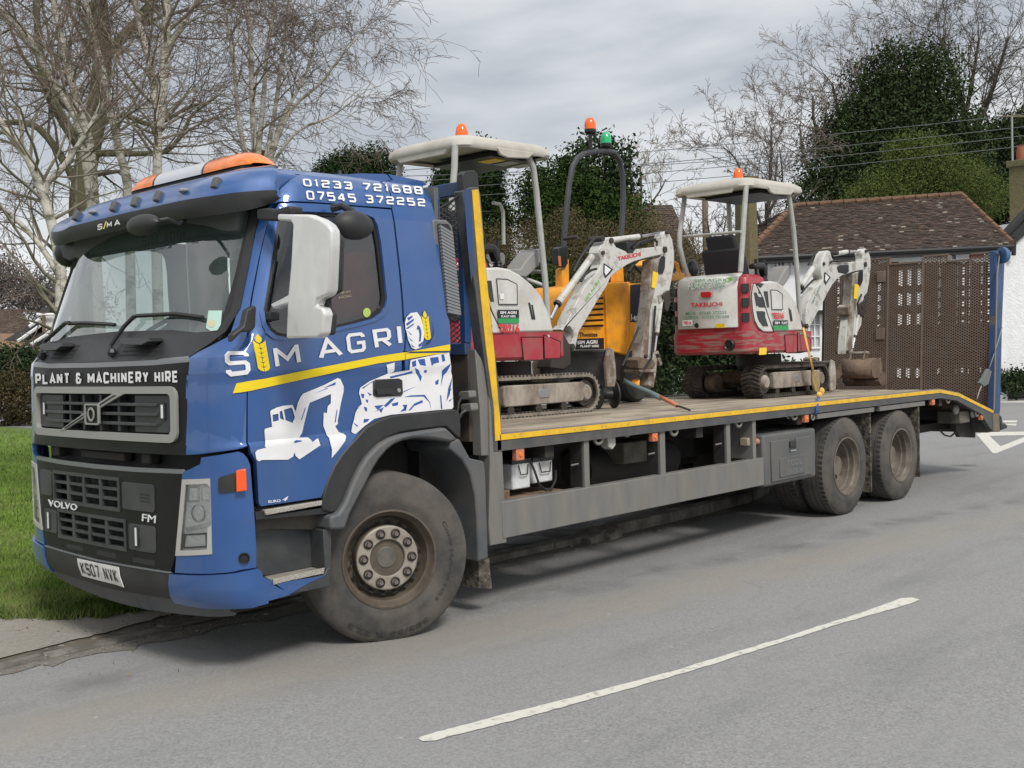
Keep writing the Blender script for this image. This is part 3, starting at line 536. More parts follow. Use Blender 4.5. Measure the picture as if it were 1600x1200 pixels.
M().tube([at(356+p, 300, x=-.2) if 0 else Vector((.1,.5,2.93)), Vector((.1,.5,2.98))], .02, 8, .01).build('aerial', BLACKP, T)
# ---- sun visor (brow)
def lineat(L, X, y):      # z where the photo's line L crosses x = X(y)
    P = proj(Vector((X, y, 2.6))); L = sorted(L)
    for _ in range(3):
        py = lerp(L, P[0]); z = at(P[0], py, x=X).z; P = proj(Vector((X, y, z)))
    return z
bot = [(90,384),(100,381),(165,365),(255,345),(290,342),(365,332),(400,326),(425,317),(441,305)]
mid = [(96,362),(105,355),(190,334),(290,312),(365,301),(400,298),(441,296)]
top = [(115,345),(127,330),(147,320),(227,300),(335,275),(390,269),(425,270),(441,277)]
def brow(d, k): return min(-.742, {0: -1.02, 1: -1.045, 2: -.97, 3: -.86}[k]+.57*max(0, d-.75)**2+.14*(max(0, d-1.05)/.2)**2)
ysm = [.0, .02, .05, .09]+[.13+2.24*i/24 for i in range(25)]+[2.41, 2.45, 2.48, 2.5]
R0 = []; R1 = []; R2 = []; R3 = []
for y in ysm:
    d = abs(y-1.25); R0.append(Vector((brow(d, 0), y, lineat(bot, brow(d, 0), y)))); R1.append(Vector((brow(d, 1), y, lineat(mid, brow(d, 1), y))))
    R2.append(Vector((brow(d, 2), y, lineat(top, brow(d, 2), y)))); w3 = max(0, (d-.95)/.30)**1.5; R3.append(Vector((-.60-.14*w3, y, 2.91*(1-w3)+(R2[-1].z-.004)*w3)))
e0 = [p+Vector((.02, 0, .005)) for p in R0]
vis = M().grid([e0, R0, [(a+b)/2+Vector((-.012, 0, 0)) for a, b in zip(R0, R1)], R1]).build('visor_band', BLACKP, T, ang=50)
M().grid([R1, [(a+b)/2+Vector((-.018, 0, .0)) for a, b in zip(R1, R2)], R2, [(a+b)/2+Vector((0, 0, .012)) for a, b in zip(R2, R3)], R3]).build('visor', BLUE, T, ang=60)
M().grid([[p+Vector((.02, 0, .03)) for p in R0[3:-3]], [p+Vector((.22, 0, .06)) for p in R0[3:-3]]]).build('visor_underside', BLACKP, T)
for i in (0, -1): M().sheet([R0[i], R1[i], R2[i], R3[i]]).build('visor_end', BLUE, T)
VB = Flat((-1.06, 0, 0), (0, -1, 0), (0, 0, 1), 1)
square_text('visor_lettering', 'S', [(153.5,351),(161,349),(161,358),(153.5,360)], WHITE, vis, VB, .005, .25, .2)
square_text('visor_lettering', 'M', [(168,347),(176,345),(176,354.5),(168,356.5)], WHITE, vis, VB, .005, .22, .2)
square_text('visor_lettering', 'A', [(180,344.5),(188,343),(189,351.5),(180,353.5)], WHITE, vis, VB, .005, .22, .2)
square_text('visor_lettering', 'N', [(219,336),(228,334),(228,340),(220,342)], WHITE, vis, VB, .005, .22, .2)
panel('yellow_dash', [[(162,358),(166,346),(168,345.5),(164,358)]], YELV, vis, .005, 0, VB)
for (px, py), ov in (((320,470),0),((422,446),1),((555,412),0),((688,382),0),((830,350),0),((990,311),1),((1192,266),0)):
    y = at(40+px/4, 220+py/4, x=-1.01).y; d = abs(y-1.25); a = brow(d, 1); b = brow(d, 2)
    P = at(40+px/4, 220+py/4, x=(a+b)/2-.02)
    if ov: M().ell(P, (.03,.045,.014), 10).build('marker_lamp', SILVER, T)
    else: M().obox(P+Vector((0, 0, 0)), (.012,0,.03), (0,.026,0), (-.018,0,.008)).build('visor_bracket', GREYP, T, .006)
M().box(-.74,-.42,.13,2.37,2.72,2.845).build('visor_mount', BLUE, T, .03)
# light bar
def capsule(y0, y1, m, n, ra=0, rb=0):
    ys = [y0+(y1-y0)*i/10 for i in range(11)]; rows = []
    for y in ys:
        s = 1
        if ra and y-y0 < ra: s = math.sqrt(max(.02, 1-((ra-(y-y0))/ra)**2))
        if rb and y1-y < rb: s = min(s, math.sqrt(max(.02, 1-((rb-(y1-y))/rb)**2)))
        rows.append([(-.55+.13*math.cos(t)*(.7+.3*s), y, 2.925+.105*s*math.sin(t)) for t in [math.pi*j/12 for j in range(13)]])
    return M().grid(rows).build(n, m, T, ang=60)
capsule(.40, .88, AMBER, 'beacon_lens', ra=.2); capsule(.885, 1.47, mat('beacon_white', (.52,.54,.56), .3), 'beacon_centre'); capsule(1.475, 1.83, AMBER, 'beacon_lens', rb=.2)
for y in (.882, 1.472): capsule(y-.012, y+.012, SEAL, 'beacon_joint')
M().box(-.66,-.44,.45,1.80,2.90,2.935).build('beacon_base', BLACKP, T, .01)
# ---- mirrors
mx = -.87
M().prism([at(a, b, y=.09) for a, b in ((500,470),(512,420),(530,398),(560,392),(588,398),(592,440),(594,482),(575,490),(520,500))], (0,.02,0)).build('window_reflection_card', mat('reflection_maroon', (.26,.035,.055), .8, var=.4, scale=4), T)  # added maroon sheet behind the glass, standing for the window's reflection
mp_ = z2([(210,376),(430,380),(520,408),(575,440),(603,478),(604,560),(590,850),(572,885),(500,912),(488,950),(535,962),(552,1000),(535,1125),(500,1153),(265,1155),(275,945),(185,975),(163,942),(280,882),(300,700),(315,448),(300,425),(210,420)], (380,240), 4)
mp_ = [(446+(a-446)*.84 if a > 446 else a, b) for a, b in mp_]
mirror = M().prism([at(a, b, x=mx) for a, b in mp_], (.065, 0, 0)).build('mirror_cover', STEEL, T, .014, seg=3)
M().prism([at(446+(a-446)*.78, b, x=mx)+Vector((.066,0,0)) for a, b in z2([(320,440),(560,470),(612,520),(600,860),(510,905),(510,960),(555,1000),(540,1135),(280,1140),(290,900)], (380,240), 4)], (.045, 0, 0)).build('mirror_housing', BLACKP, mirror, .015)
M().prism([at(a, b, x=-.86) for a, b in z2([(80,348),(150,338),(190,352),(270,325),(292,330),(290,372),(215,386),(215,420),(85,414)], (380,240), 4)], (.09, 0, 0)).build('mirror_bracket', BLACKP, T, .01)
M().prism([at(a, b, y=-.02) for a, b in z2([(60,300),(60,250),(130,200),(150,100),(200,70),(212,85),(205,210),(178,235),(120,238)], (340,460), 4)], (0, -.05, 0)).build('mirror_bracket', BLACKP, T, .01)
M().prism([at(a, b, x=-.86) for a, b in z2([(160,115),(290,108),(325,112),(325,160),(185,188),(160,180)], (340,460), 4)], (.07, 0, 0)).build('mirror_arm', BLACKP, T, .008)
M().ell(at(552, 352, y=-.20), (.14,.075,.085), 16).build('kerb_mirror', BLACKP, T)
M().tube([at(518, 326, y=-.02), at(535, 322, y=-.08), at(550, 330, y=-.17), at(556, 343, y=-.2)], .022, 8).build('mirror_arm', BLACKP, T)
c = at(224, 351, x=-1.22); M().ell(c, (.06,.165,.06), 16).build('front_mirror', BLACKP, T)
M().tube([at(245,345,x=-1.2), at(262,342,x=-1.15), at(280,350,x=-1.08), at(289,345,x=-.98)], .012, 7).build('mirror_arm', BLACKP, T)
M().tube([at(338, 372, x=-.76), at(337, 385, x=-.76), at(347, 398, x=-.76), at(347,414,x=-.76)], .008, 6).build('sensor_arm', INTERD, T)
M().ell(at(347, 430, x=-.76), (.03,.055,.08), 12).build('interior_mirror', INTERD, T)
M().ell(at(107, 396, x=-.75)+Vector((0,.0,0)), (.10,.10,.10), 12).build('far_mirror', BLACKP, T)
M().prism([at(a, b, x=-.85) for a, b in ((92,385),(124,372),(122,402),(108,408),(98,403))], (.05,0,0)).build('far_mirror_bracket', BLACKP, T, .01)
# ---- wheel arch, steps, mudguards of the near side (outlines measured on plane y = 0)
archA = [(504,798),(506,770),(512,751),(522,728),(534,710),(545,697),(556,685),(572,667),(587,659),(602,652),(618,648.5),(635,646),(675,643),(705,639),(713,640),(719,646),(720.5,664),(720.5,684),(716,685),(697.5,667),(668,670),(640,674),(625,677),(610,682),(595,691),(585,700),(573,713),(563,729),(552,752),(540,782),(530,800),(517,802)]
archB = [(697.5,668),(716,686),(705,691),(685,687),(665,685),(648,685),(632,688),(618,694),(606,703),(594,717),(584,733),(573,755),(560,780),(548,803),(540,828),(517,828),(517,806),(530,802),(541,784),(553,754),(564,731),(574,715),(586,702),(596,693),(611,684),(626,679),(641,676),(668,672)]
M().prism([at(a, b, y=-.012) for a, b in archA], (0, .35, 0)).build('arch_trim', BLACKP, T, .012)
sprism('mudguard', archB, -.05, .40, GREYP, T, .018)
sprism('mudguard', [(705,690),(718,685),(735,716),(757,721),(759,740),(763.5,872),(747,878),(746,812),(743,775),(735,740),(722,718),(704,702)], -.04, .40, GREYP, T, .012)
sprism('mudflap', [(748,876),(764,872),(769,920),(748,919)], .02, .38, mat('muddy_rubber', (.03,.028,.025), .9, dirt=(.16,.14,.11), amt=.9, scale=14, bump=1.0, bscale=30), T)
sprism('step_skirt', [(399,830),(420,824),(517,826),(519,845),(519,884),(470,890),(427,900),(405,900),(400,890)], .13, .3, DGREY, T, .008)
sprism('step_skirt', [(428,913),(508,897),(511,888),(518,886),(516,917),(454,929),(425,936),(416,942),(418,912)], -.004, .3, DGREY, T, .006)
sprism('step_cheek', [(505,828),(518,826),(518,888),(508,890)], .0, .14, DGREY, T, .006)
sprism('step_well', [(398,796),(505,786),(516,828),(420,826),(399,832)], .10, .35, mat('dusty_plastic', (.045,.043,.04), .8, dirt=(.13,.115,.09), amt=.8, scale=3), T)
sprism('step_edge', [(399,800),(414,797),(416,806),(517,792),(517,802),(400,812)], .0, .1, BLACKP, T)
for nm, q, y0 in (('step_tread', [(414,797),(504,782),(504,789.5),(416,805.5)], -.016),):
    sprism(nm, q, y0, .16, mat('checker_alloy', (.48,.46,.42), .4, .6, dirt=(.35,.31,.25), amt=.6, scale=12, bump=.6, bscale=120), T, .005)
zt_s = at(468,899,y=-.01).z
M().prism([at(a, b, z=zt_s) for a, b in ((407,897.5),(427,907.5),(508,889),(511,886),(470,884),(432,886.5))], (0,0,-.025)).build('step_tread', MATS['checker_alloy'], T, .004)
M().prism([at(a, b, y=-.012) for a, b in ((427,905),(508,887),(506,896),(428,913))], (0,.012,0)).build('tread_edge', MATS['checker_alloy'], T, .002)
sprism('sill_panel', [(421,906),(454,929),(420,939),(415,942)], -.008, .02, BLUE, T)
sprism('sill_panel', [(424,912),(510,899),(480,912),(454,928)], -.008, .0, BLUE, T)
M().lathe([(.0,.002),(.020,.002),(.026,.012),(.030,.012),(.032,0)], CAB.P(*CAB.hit(381.5, 872), .004), CAB.N(*CAB.hit(381.5, 872)), 16).build('tow_eye', SEAL, T)
# ---- wheels
def wheel(c, R, w, rimr, front, out=(0, -1, 0), name='wheel'):     # c = centre of the outer face
    c = Vector(c); o = Vector(out).normalized(); root = M()
    tr = M().lathe([(rimr,-.002),(rimr+.012,.004),(rimr+.035,.008),(rimr+.045,.013),(rimr+.075,.015),(rimr+.085,.013),(rimr+.12,.014),(R-.075,.009),(R-.040,.0),(R-.018,-.014),(R-.003,-.032),(R,-.05),(R,-w*.30),(R-.010,-w*.31),(R-.010,-w*.33),(R,-w*.34),(R,-w*.49),(R-.010,-w*.5),(R-.010,-w*.52),(R,-w*.53),(R,-w*.68),(R-.010,-w*.69),(R-.010,-w*.71),(R,-w*.72),(R,-w+.045),(R-.03,-w+.01),(rimr+.02,-w)], c, o, 72)
    if True:       # flattened where it stands on the road
        tr.v = [(a, b, max(z, .0)) for a, b, z in tr.v]
    ty = tr.build(name, RUB, T)
    # tread blocks on the shoulder
    u = o.orthogonal(); v = o.cross(u); tb = M(); u = o.orthogonal().normalized(); v = o.cross(u)
    for k in range(60):
        t = 2*math.pi*k/60
        for s in (-.045, -w+.05):
            r = u*math.cos(t)+v*math.sin(t); q = o.cross(r); p = c+r*(R-.004)+o*s
            if p.z > .02: tb.obox(p, r*.004, q*.014, o*.026)
    if not front: stuff(tb.build('tread_block', RUBC, ty))
    # rim
    D = -.02
    if front: prof = [(rimr+.006,.000),(rimr+.008,.008),(rimr-.004,.010),(rimr-.012,-.002),(rimr-.022,-.035),(rimr-.034,-.045),(rimr-.042,-.10),(rimr-.062,-.125),(.205,-.13),(.200,-.055),(.190,-.048),(.115,-.048),(.112,-.060),(0,-.06)]
    else: prof = [(rimr+.006,.000),(rimr+.008,.008),(rimr-.004,.010),(rimr-.012,-.010),(rimr-.018,-.035),(rimr-.030,-.045),(rimr-.034,-.09),(rimr-.050,-.10),(rimr-.056,-.175),(rimr-.07,-.19),(.205,-.195),(.15,-.19),(.11,-.19),(.10,-.10),(0,-.10)]
    rm = M().lathe(prof, c, o, 48).build('rim', mat('dark_rim', (.085,.068,.052), .6, .1, dirt=(.17,.135,.10), amt=.6, scale=5, thr=.55, bump=.1) if front else RIMM, ty, ang=40)  # front dish: dirt and the shade inside it both put into the darker colour
    if front:
        M().lathe([(.202,-.060),(.200,-.042),(.192,-.037),(.120,-.037),(.114,-.044)], c, o, 40).build('hub', mat('hub_metal', (.33,.30,.26), .5, .1, dirt=(.12,.075,.05), amt=.6, scale=9, thr=.56), ty, ang=30)
        M().lathe([(.114,-.044),(.108,-.085),(.074,-.098),(.071,-.062),(.062,-.054),(0,-.052)], c, o, 32).build('hub_cap', mat('hub_cap_grey', (.10,.095,.085), .5, .2, dirt=(.2,.18,.15), amt=.4, scale=12), ty, ang=30)
        for k in range(10):
            t = 2*math.pi*(k+.5)/10+.16; p = c+(u*math.cos(t)+v*math.sin(t))*.158+o*(-.036)
            nu = M().lathe([(.031,0),(.031,.006),(.024,.008),(.020,.004)], p, o, 14).build('nut_collar', NUT, ty)
            M().tube([p, p+o*.026], .0145, 6).build('nut', mat('nut_steel', (.22,.2,.19), .4, .6, dirt=(.1,.06,.045), amt=.5, scale=30), nu)
        hh = M()
        for k in range(18):
            t = 2*math.pi*k/18; p = c+(u*math.cos(t)+v*math.sin(t))*.222+o*(-.080); hh.obox(p, (u*math.cos(t)+v*math.sin(t))*.011+o*.012, (u*-math.sin(t)+v*math.cos(t))*.014, o*.004)
        stuff(hh.build('hand_hole', INTERD, ty))
    else:
        for k in range(8):
            t = 2*math.pi*k/8; p = c+(u*math.cos(t)+v*math.sin(t))*.185+o*(-.186)
            M().lathe([(0,.004),(.030,.004),(.034,0)], p, o, 14).build('hand_hole', INTERD, ty)
        for k in range(10):
            t = 2*math.pi*(k+.5)/10; p = c+(u*math.cos(t)+v*math.sin(t))*.14+o*(-.19); M().tube([p, p+o*.03], .014, 6).build('nut', NUT, ty)
    return ty
st = math.radians(21.5); fo = Vector((-math.sin(st), -math.cos(st), 0)); fo = Vector((-.37, -.929, 0))
fw = wheel((0, 0, .508), .533, .365, .300, True, fo)
for k in range(3): pass
def arc_text(txt, c, o, r, h, a0, da, m, parent, off):
    u = Vector((0, 0, 1)); v = u.cross(o).normalized()
    vs, fs = text2d(txt, .02)
    P = [c+(u*math.cos(a0+da*x)+v*math.sin(a0+da*x))*(r+h*y)+o*off for x, y in vs]
    stuff(M().add(P, fs).build('sidewall_lettering', m, parent, recalc=False))
RL = mat('sidewall_letter', (.028,.027,.025), .6)
arc_text('Conti Hybrid HS3', Vector((0,0,.508)), fo, .392, .030, 1.05 if (Vector((0,0,1)).cross(fo)).x > 0 else -1.05, -1.3 if (Vector((0,0,1)).cross(fo)).x < 0 else 1.3, RL, fw, .0155)
arc_text('385/55 R 22.5', Vector((0,0,.508)), fo, .450, .028, 2.6, 1.2, RL, fw, .013)
fw2 = wheel((0, 2.5, .508), .533, .365, .300, True, (.37, .929, 0))
for x in (6.297, 7.667):
    for y, o in ((.0, (0,-1,0)), (.33, (0,-1,0)), (2.5, (0,1,0)), (2.17, (0,1,0))): wheel((x, y, .508), .512, .29, .297, False, o)
    M().cyl((x,.2,.508), (x,2.3,.508), .09).build('axle', DARK, T)
M().cyl((0,.3,.48), (0,2.2,.48), .07).build('axle', DARK, T)
# ---- chassis
for y in (.82, 1.60): M().box(-.9,9.3,y-.04,y+.04,.72,1.0).build('chassis_rail', DARK, T)
M().box(-.6,.7,.75,1.75,.45,1.25).build('engine', DARK, T, .05)
M().box(.55,.72,.30,.60,.55,1.25).build('chassis_bracket', DARK, T, .01)
M().box(-.65,.75,.42,.46,.75,1.25).build('arch_liner', DARK, T)
M().cyl((2.6,.62,.78), (3.9,.62,.78), .17, 20).build('air_tank', DARK, T)
M().cyl((2.1,1.3,.62), (5.4,1.3,.62), .06, 12).build('prop_shaft', DARK, T)
for x in (1.6, 3.6, 5.4, 9.0): M().box(x-.05,x+.05,.05,2.45,1.0,1.09).build('cross_member', DARK, T)
M().box(5.9,8.2,.85,1.65,.40,.70).build('bogie_gear', DARK, T, .05)
M().box(1.3,4.6,1.9,2.4,.5,1.0).build('far_fuel_tank', DARK, T, .05)
M().box(.95,5.7,1.66,1.69,.40,1.09).build('underbody_shade_fill', DARK, T)  # added dark sheet that fills the far underbody with shade
M().box(8.5,10.5,.5,2.0,.62,.72).build('tail_frame', DARK, T)
# ---- headboard
hp_out = [(737,293),(747,293),(748,300),(772,560),(775,620),(782.5,640),(784.5,704),(766,709),(764,690),(762,640),(757,600),(745,500),(735,420),(727,330),(723,300)]
post = sprism('headboard_post', [(723,298),(736,292),(748,292),(752,330),(762,440),(773,545),(782,620),(784.6,704),(772,706),(768,640),(757,560)], 0, .09, DGM, T, .006)
sprism('headboard_post', [(723,298),(736,292),(748,292),(752,330),(762,440),(773,545),(782,620),(784.6,704),(772,706),(768,640),(757,560)], 2.41, 2.5, DGM, T, .006)
panel('post_face', [[(724,297),(735,294),(741,420),(736,440),(730,380)]], mat('frame_blue', (.012,.060,.19), .4, dirt=(.06,.06,.06), amt=.5, scale=3), post, .003, .0, Flat((0,0,0),(1,0,0),(0,0,1),-1) if 0 else Flat((0,0,0),(1,0,0),(0,0,1)))  # blue face cut short; dark steel below stands for the shade on the post
FL0 = Flat((0, 0, 0), (1, 0, 0), (0, 0, 1), 1)
FBL = mat('frame_blue', (.012, .045, .13), .4, dirt=(.06,.06,.06), amt=.5, scale=3)
panel('yellow_strip', [[(736.5,297),(746.5,296),(751,340),(760,440),(772,555),(777,620),(781,660),(782,687),(773,689),(771,640),(766,600),(758,540),(748,440)]], YELS, post, .006, .004, FL0)
sprism('lower_post', [(764,600),(770,640),(772,705),(785,704),(792,848),(766,853),(764,820),(766,720)], .005, .12, GREYM, T, .006)
sprism('post_cover', [(742,545),(752,560),(764,600),(768,640),(772,706),(770,712),(752,712),(750,640)], .02, .10, GREYM, T, .004)
M().box(.80,.86,.09,2.41,2.84,2.93).build('headboard_top_rail', FBL, T, .006)
M().box(.80,.86,.09,2.41,1.76,1.84).build('headboard_mid_rail', FBL, T, .006)
M().box(.82,.855,.09,2.41,1.17,1.76).build('headboard_plate', mat('dirty_dark_plate', (.035,.032,.03), .6, dirt=(.10,.07,.045), amt=.6, scale=3), T)
for y in (.11, .85, 1.65, 2.39): M().box(.80,.86,y-.025,y+.025,1.84,2.84).build('headboard_bar', FBL, T, .004)
sprism('post_head', [(723,272),(727,267),(742,266),(747,272),(749,295),(724,298)], .01, .07, BLACKP, T, .006)
M().tube([at(724,300,y=.02), at(700,318,y=.10), at(678,330,y=.15)], .008, 5).build('stay_cable', SEAL, T)
def mesh_screen(name, o, U, V, w, h, cw, ch, s, th, m, parent, hole=None):    # expanded metal: diamonds of flat strands
    o, U, V = Vector(o), Vector(U), Vector(V); Nn = U.cross(V).normalized()*th; g = M(); nu, nv = int(w/cw), int(h/ch)
    for j in range(nv*2):
        for i in range(nu*2):
            u0, v0 = i*cw/2, j*ch/2
            if hole and hole(u0, v0): continue
            if (i+j) % 2: a, b = (u0, v0), (u0+cw/2, v0+ch/2)
            else: a, b = (u0, v0+ch/2), (u0+cw/2, v0)
            p, q = o+U*a[0]+V*a[1], o+U*b[0]+V*b[1]; d = V*s/2
            g.add([p-d-Nn, q-d-Nn, q+d-Nn, p+d-Nn, p-d+Nn, q-d+Nn, q+d+Nn, p+d+Nn], [(0,1,2,3),(4,7,6,5),(3,2,6,7),(0,4,5,1)])
    return stuff(g.build(name, m, parent, recalc=False))
mesh_screen('mesh_screen', (.83,.10,1.84), (0,1,0), (0,0,1), 2.3, 1.0, .062, .036, .0065, .003, mat('mesh_metal', (.14,.14,.145), .5, .4), T)
for q in (z2([(400,560),(420,545),(505,538),(512,600),(490,622),(412,628)], (660,520), 6), z2([(420,675),(440,662),(520,655),(532,715),(520,735),(430,742)], (660,520), 6)):
    M().prism([at(a, b, x=.815) for a, b in q], (-.07, 0, 0)).build('air_coupling', GREYM, T, .008)
M().tube([at(722,618,x=.76), at(716,630,x=.72), at(714,645,x=.70), at(712,660,x=.68)], .012, 6).build('air_hose', SEAL, T)
M().tube([at(730,640,x=.76), at(722,645,x=.72), at(716,655,x=.70), at(714,672,x=.68)], .012, 6).build('air_hose', SEAL, T)
# air intake beside the cab
GRI = mat('intake_grey', (.12,.13,.14), .6, dirt=(.2,.19,.17), amt=.5, scale=4)
ai = sprism('air_intake', z2([(1183,420),(1200,410),(1275,415),(1310,450),(1358,1000),(1350,1022),(1240,1022),(1228,990)], (380,240), 4), .02, .32, GRI, T, .012)
a, b = at(1225/4+380, 440/4+240, y=0), at(1300/4+380, 450/4+240, y=0); c_, d_ = at(1278/4+380, 1015/4+240, y=0), at(1355/4+380, 1000/4+240, y=0)
for k in range(26):
    t = (k+.5)/27; t2 = min(1, t+.07); p = a.lerp(c_, t); q = b.lerp(d_, t2)
    M().prism([p+Vector((0,.012,0)), q+Vector((0,.012,0)), q+Vector((0,.012,-.016)), p+Vector((0,.012,-.016))], (0, -.022, .006)).build('louvre', mat('louvre_grey', (.20,.21,.22), .5), ai)
panel('intake_recess', [z2([(1222,435),(1290,440),(1308,470),(1352,1000),(1345,1015),(1275,1018)], (380,240), 4)], INTERD, ai, -.012, 0, FL0)
# ---- load deck
DZ = 1.205
WOOD = mat('deck_plank', (.38,.325,.25), .85, dirt=(.13,.11,.09), amt=.8, scale=4, var=.2, bump=.4, bscale=60, stretch=(.25,1,1), thr=.52)
WOOD2 = mat('deck_plank_dark', (.29,.24,.185), .85, dirt=(.10,.085,.07), amt=.8, scale=4, var=.25, bump=.4, bscale=60, stretch=(.25,1,1))
SLOPE = [(1.0,DZ),(8.84,DZ),(9.44,DZ-.065),(10.69,DZ-.345)]
pw = 2.42/12
for i in range(12):
    y0 = .04+pw*i; x = 1.0; k = 0; pr = random.uniform(1.5, 3.2)
    while x < 8.84:
        x1 = min(8.84, x+pr); dz = random.uniform(-.004, .001)
        M().box(x+.002, x1-.002, y0+.004, y0+pw-.004, DZ-.03, DZ+dz).build('plank', WOOD if random.random() < .7 else WOOD2, T); x = x1; pr = random.uniform(1.8, 3.4); k += 1
BR = mat('tail_deck_steel', (.16,.10,.07), .8, dirt=(.3,.22,.17), amt=.8, scale=3, bump=.2)
for (xa, za), (xb, zb) in zip(SLOPE[1:], SLOPE[2:]): M().prism([(xa,.03,za),(xb,.03,zb),(xb,.03,zb-.03),(xa,.03,za-.03)], (0,2.44,0)).build('tail_deck', BR, T)
M().box(.98,8.84,.10,2.4,1.09,1.17).build('deck_bearer', DARK, T)
# side rails and yellow edge strips, near and far
top_ = [(1.0,DZ+.008),(8.845,DZ+.012),(9.445,DZ-.058),(10.70,DZ-.350)]
def side_rail(y0, y1, m0):
    ysg = -1 if y0 < 1 else 1
    r = M().prism([(1.0,y0,1.165),(8.845,y0,1.168),(9.445,y0,1.10),(10.70,y0,.815),(10.76,y0,.56),(10.55,y0,.63),(10.25,y0,.83),(9.42,y0,1.045),(8.9,y0,1.10),(1.0,y0,1.094)], (0,y1-y0,0)).build('side_rail', DGM, T)
    M().prism([(p[0], y0, p[1]) for p in top_]+[(p[0], y0, p[1]-.018) for p in top_[::-1]], (0,y1-y0,0)).build('edge_angle', mat('edge_angle_grey', (.16,.16,.16), .5), T)
    return r
side_rail(0, .05, 0); side_rail(2.45, 2.5, 0)
M().prism([(10.69,.05,.86),(10.76,.05,.56),(10.6,.05,.56),(10.55,.05,.86)], (0,2.4,0)).build('tail_beam', DGM, T)
segs = [(1.02,3.2),(3.2,5.4),(5.4,7.4),(7.4,8.3),(8.302,8.84)]
for a, b in segs:
    s = M().box(a+.001,b-.001,-.006,.004,1.168,1.207).build('yellow_strip', YELS, T)
    x = a+.15
    while x < b: M().box(x-.006,x+.006,-.0075,-.005,1.180,1.192).build('rivet', mat('rivet_dull', (.45,.3,.03), .5), s); x += .33
for (xa, za), (xb, zb) in (((8.85,1.205),(9.44,1.137)), ((9.446,1.137),(10.69,.852))): M().prism([(xa,-.006,za+.002),(xb,-.006,zb+.002),(xb,-.006,zb-.037),(xa,-.006,za-.037)], (0,.01,0)).build('yellow_strip', YELS, T)
# ---- side guard, posts, boxes and small parts under the deck
M().box(1.03,4.60,.0,.03,.487,.742).build('side_guard', GREYM, T, .006)
M().box(1.03,4.60,.03,.08,.735,.742).build('side_guard_flange', GREYM, T)
for a, b, c_ in ((890,897,941), (0,0,0), (0,0,0)): pass
for px_ in ((913, 921), (1032, 1040), (1136, 1142)):
    x0, x1 = at(px_[0], 720, y=.02).x, at(px_[1], 720, y=.02).x
    s = M().box(x0,x1,.02,.10,.74,1.10).build('guard_post', GREYM, T, .003); M().box(x0-.01,x0,.04,.15,.74,1.10).build('post_web', DARK, s)
    M().tube([(x0-.02,.06,.92),(x0-.06,.10,.91)], .008, 6).build('locking_pin', GREYM, s)
M().box(4.44,4.50,.02,.30,.74,1.10).build('box_bracket', GREYM, T, .003)
fl = M().cyl(at(1185,694,y=.06), at(1180,690,y=.06)+Vector((0,.02,0)), .03, 10); c = at(1172, 690, y=.08)
sl = M().box(c.x-.09,c.x+.07,.05,.14,c.z-.035,c.z+.04).build('side_lamp_bracket', mat('dusty_beige', (.32,.28,.2), .7), T, .01); M().ell(c+Vector((.09,-.02,-.005)), (.03,.03,.03), 10).build('lamp_knob', mat('dull_pink', (.4,.2,.15), .6), sl)
bx0, bx1 = 4.60, 5.63
box = M().box(bx0,bx1,.0,.55,.462,.952).build('storage_box', mat('toolbox_grey', (.085,.09,.095), .5, dirt=(.15,.14,.12), amt=.5, scale=3), T, .025)
TB = MATS['toolbox_grey']
M().prism([(4.72,.0,.50),(5.52,.0,.50),(5.52,.0,.885),(5.20,.0,.885),(5.20,.0,.75),(5.06,.0,.75),(5.06,.0,.885),(4.72,.0,.885)], (0,-.014,0)).build('box_lid', TB, box, .008)
M().box(4.86,5.36,-.022,-.012,.53,.715).build('lid_panel', TB, box, .006)
M().box(5.07,5.19,-.024,.004,.80,.86).build('lid_latch', BLACKP, box, .006); M().box(5.08,5.18,-.022,-.01,.76,.775).build('latch_shine', SILVER, box)
square_text('box_lettering', 'TOOL', [proj(Vector((x,-.0225,z))) for x, z in ((4.95,.69),(5.27,.69),(5.27,.63),(4.95,.63))], MATS['intake_grey'], box, FL0, .0235, .25, .2)
square_text('box_lettering', 'BOX', [proj(Vector((x,-.0225,z))) for x, z in ((4.95,.60),(5.27,.60),(5.27,.55),(4.95,.55))], MATS['intake_grey'], box, FL0, .0235, .25, .2)
for px_, py_, w_, h_ in ((811,710,.085,.085), (1022,683,.075,.07), (1259,654,.08,.075), (1457,628,.085,.075), (1533,652,.075,.07)):
    c = at(px_, py_, y=.02); m_ = M().box(c.x-w_/2,c.x+w_/2,.005,.05,c.z-h_/2,c.z+h_/2).build('side_marker', MARK, T, .006)
    M().lathe([(.0,.008),(.014,.008),(.018,0)], (c.x, .005, c.z), (0,-1,0), 10).build('reflector_boss', AMBER, m_)
for px_, py_ in ((935,688), (1053,675), (1154,662), (1241,651), (1374,632), (1481,626), (1526,647)):
    c = at(px_, py_, y=.03); M().torus((c.x, .03, c.z+.025), (0,1,0), .052, .013, 16, 8).build('rope_ring', mat('galv_dusty', (.26,.26,.25), .5, .5, dirt=(.2,.17,.13), amt=.6, scale=20), T)
for px_, py_ in ((980,680), (1091,670), (1232,652)):
    c = at(px_, py_, y=.06); M().torus((c.x, .06, c.z+.03), (0,1,0), .04, .009, 8, 6, 1.2, 4.0).build('rope_hook', MATS['galv_dusty'], T)
c = at(956, 692, y=.05); M().prism([(c.x-.05,.05,c.z+.05),(c.x+.05,.05,c.z+.05),(c.x+.055,.05,c.z-.02),(c.x+.01,.05,c.z-.055),(c.x-.04,.05,c.z-.03)], (0,.08,0)).build('junction_box', mat('dusty_white_plastic', (.42,.41,.38), .6), T, .008)
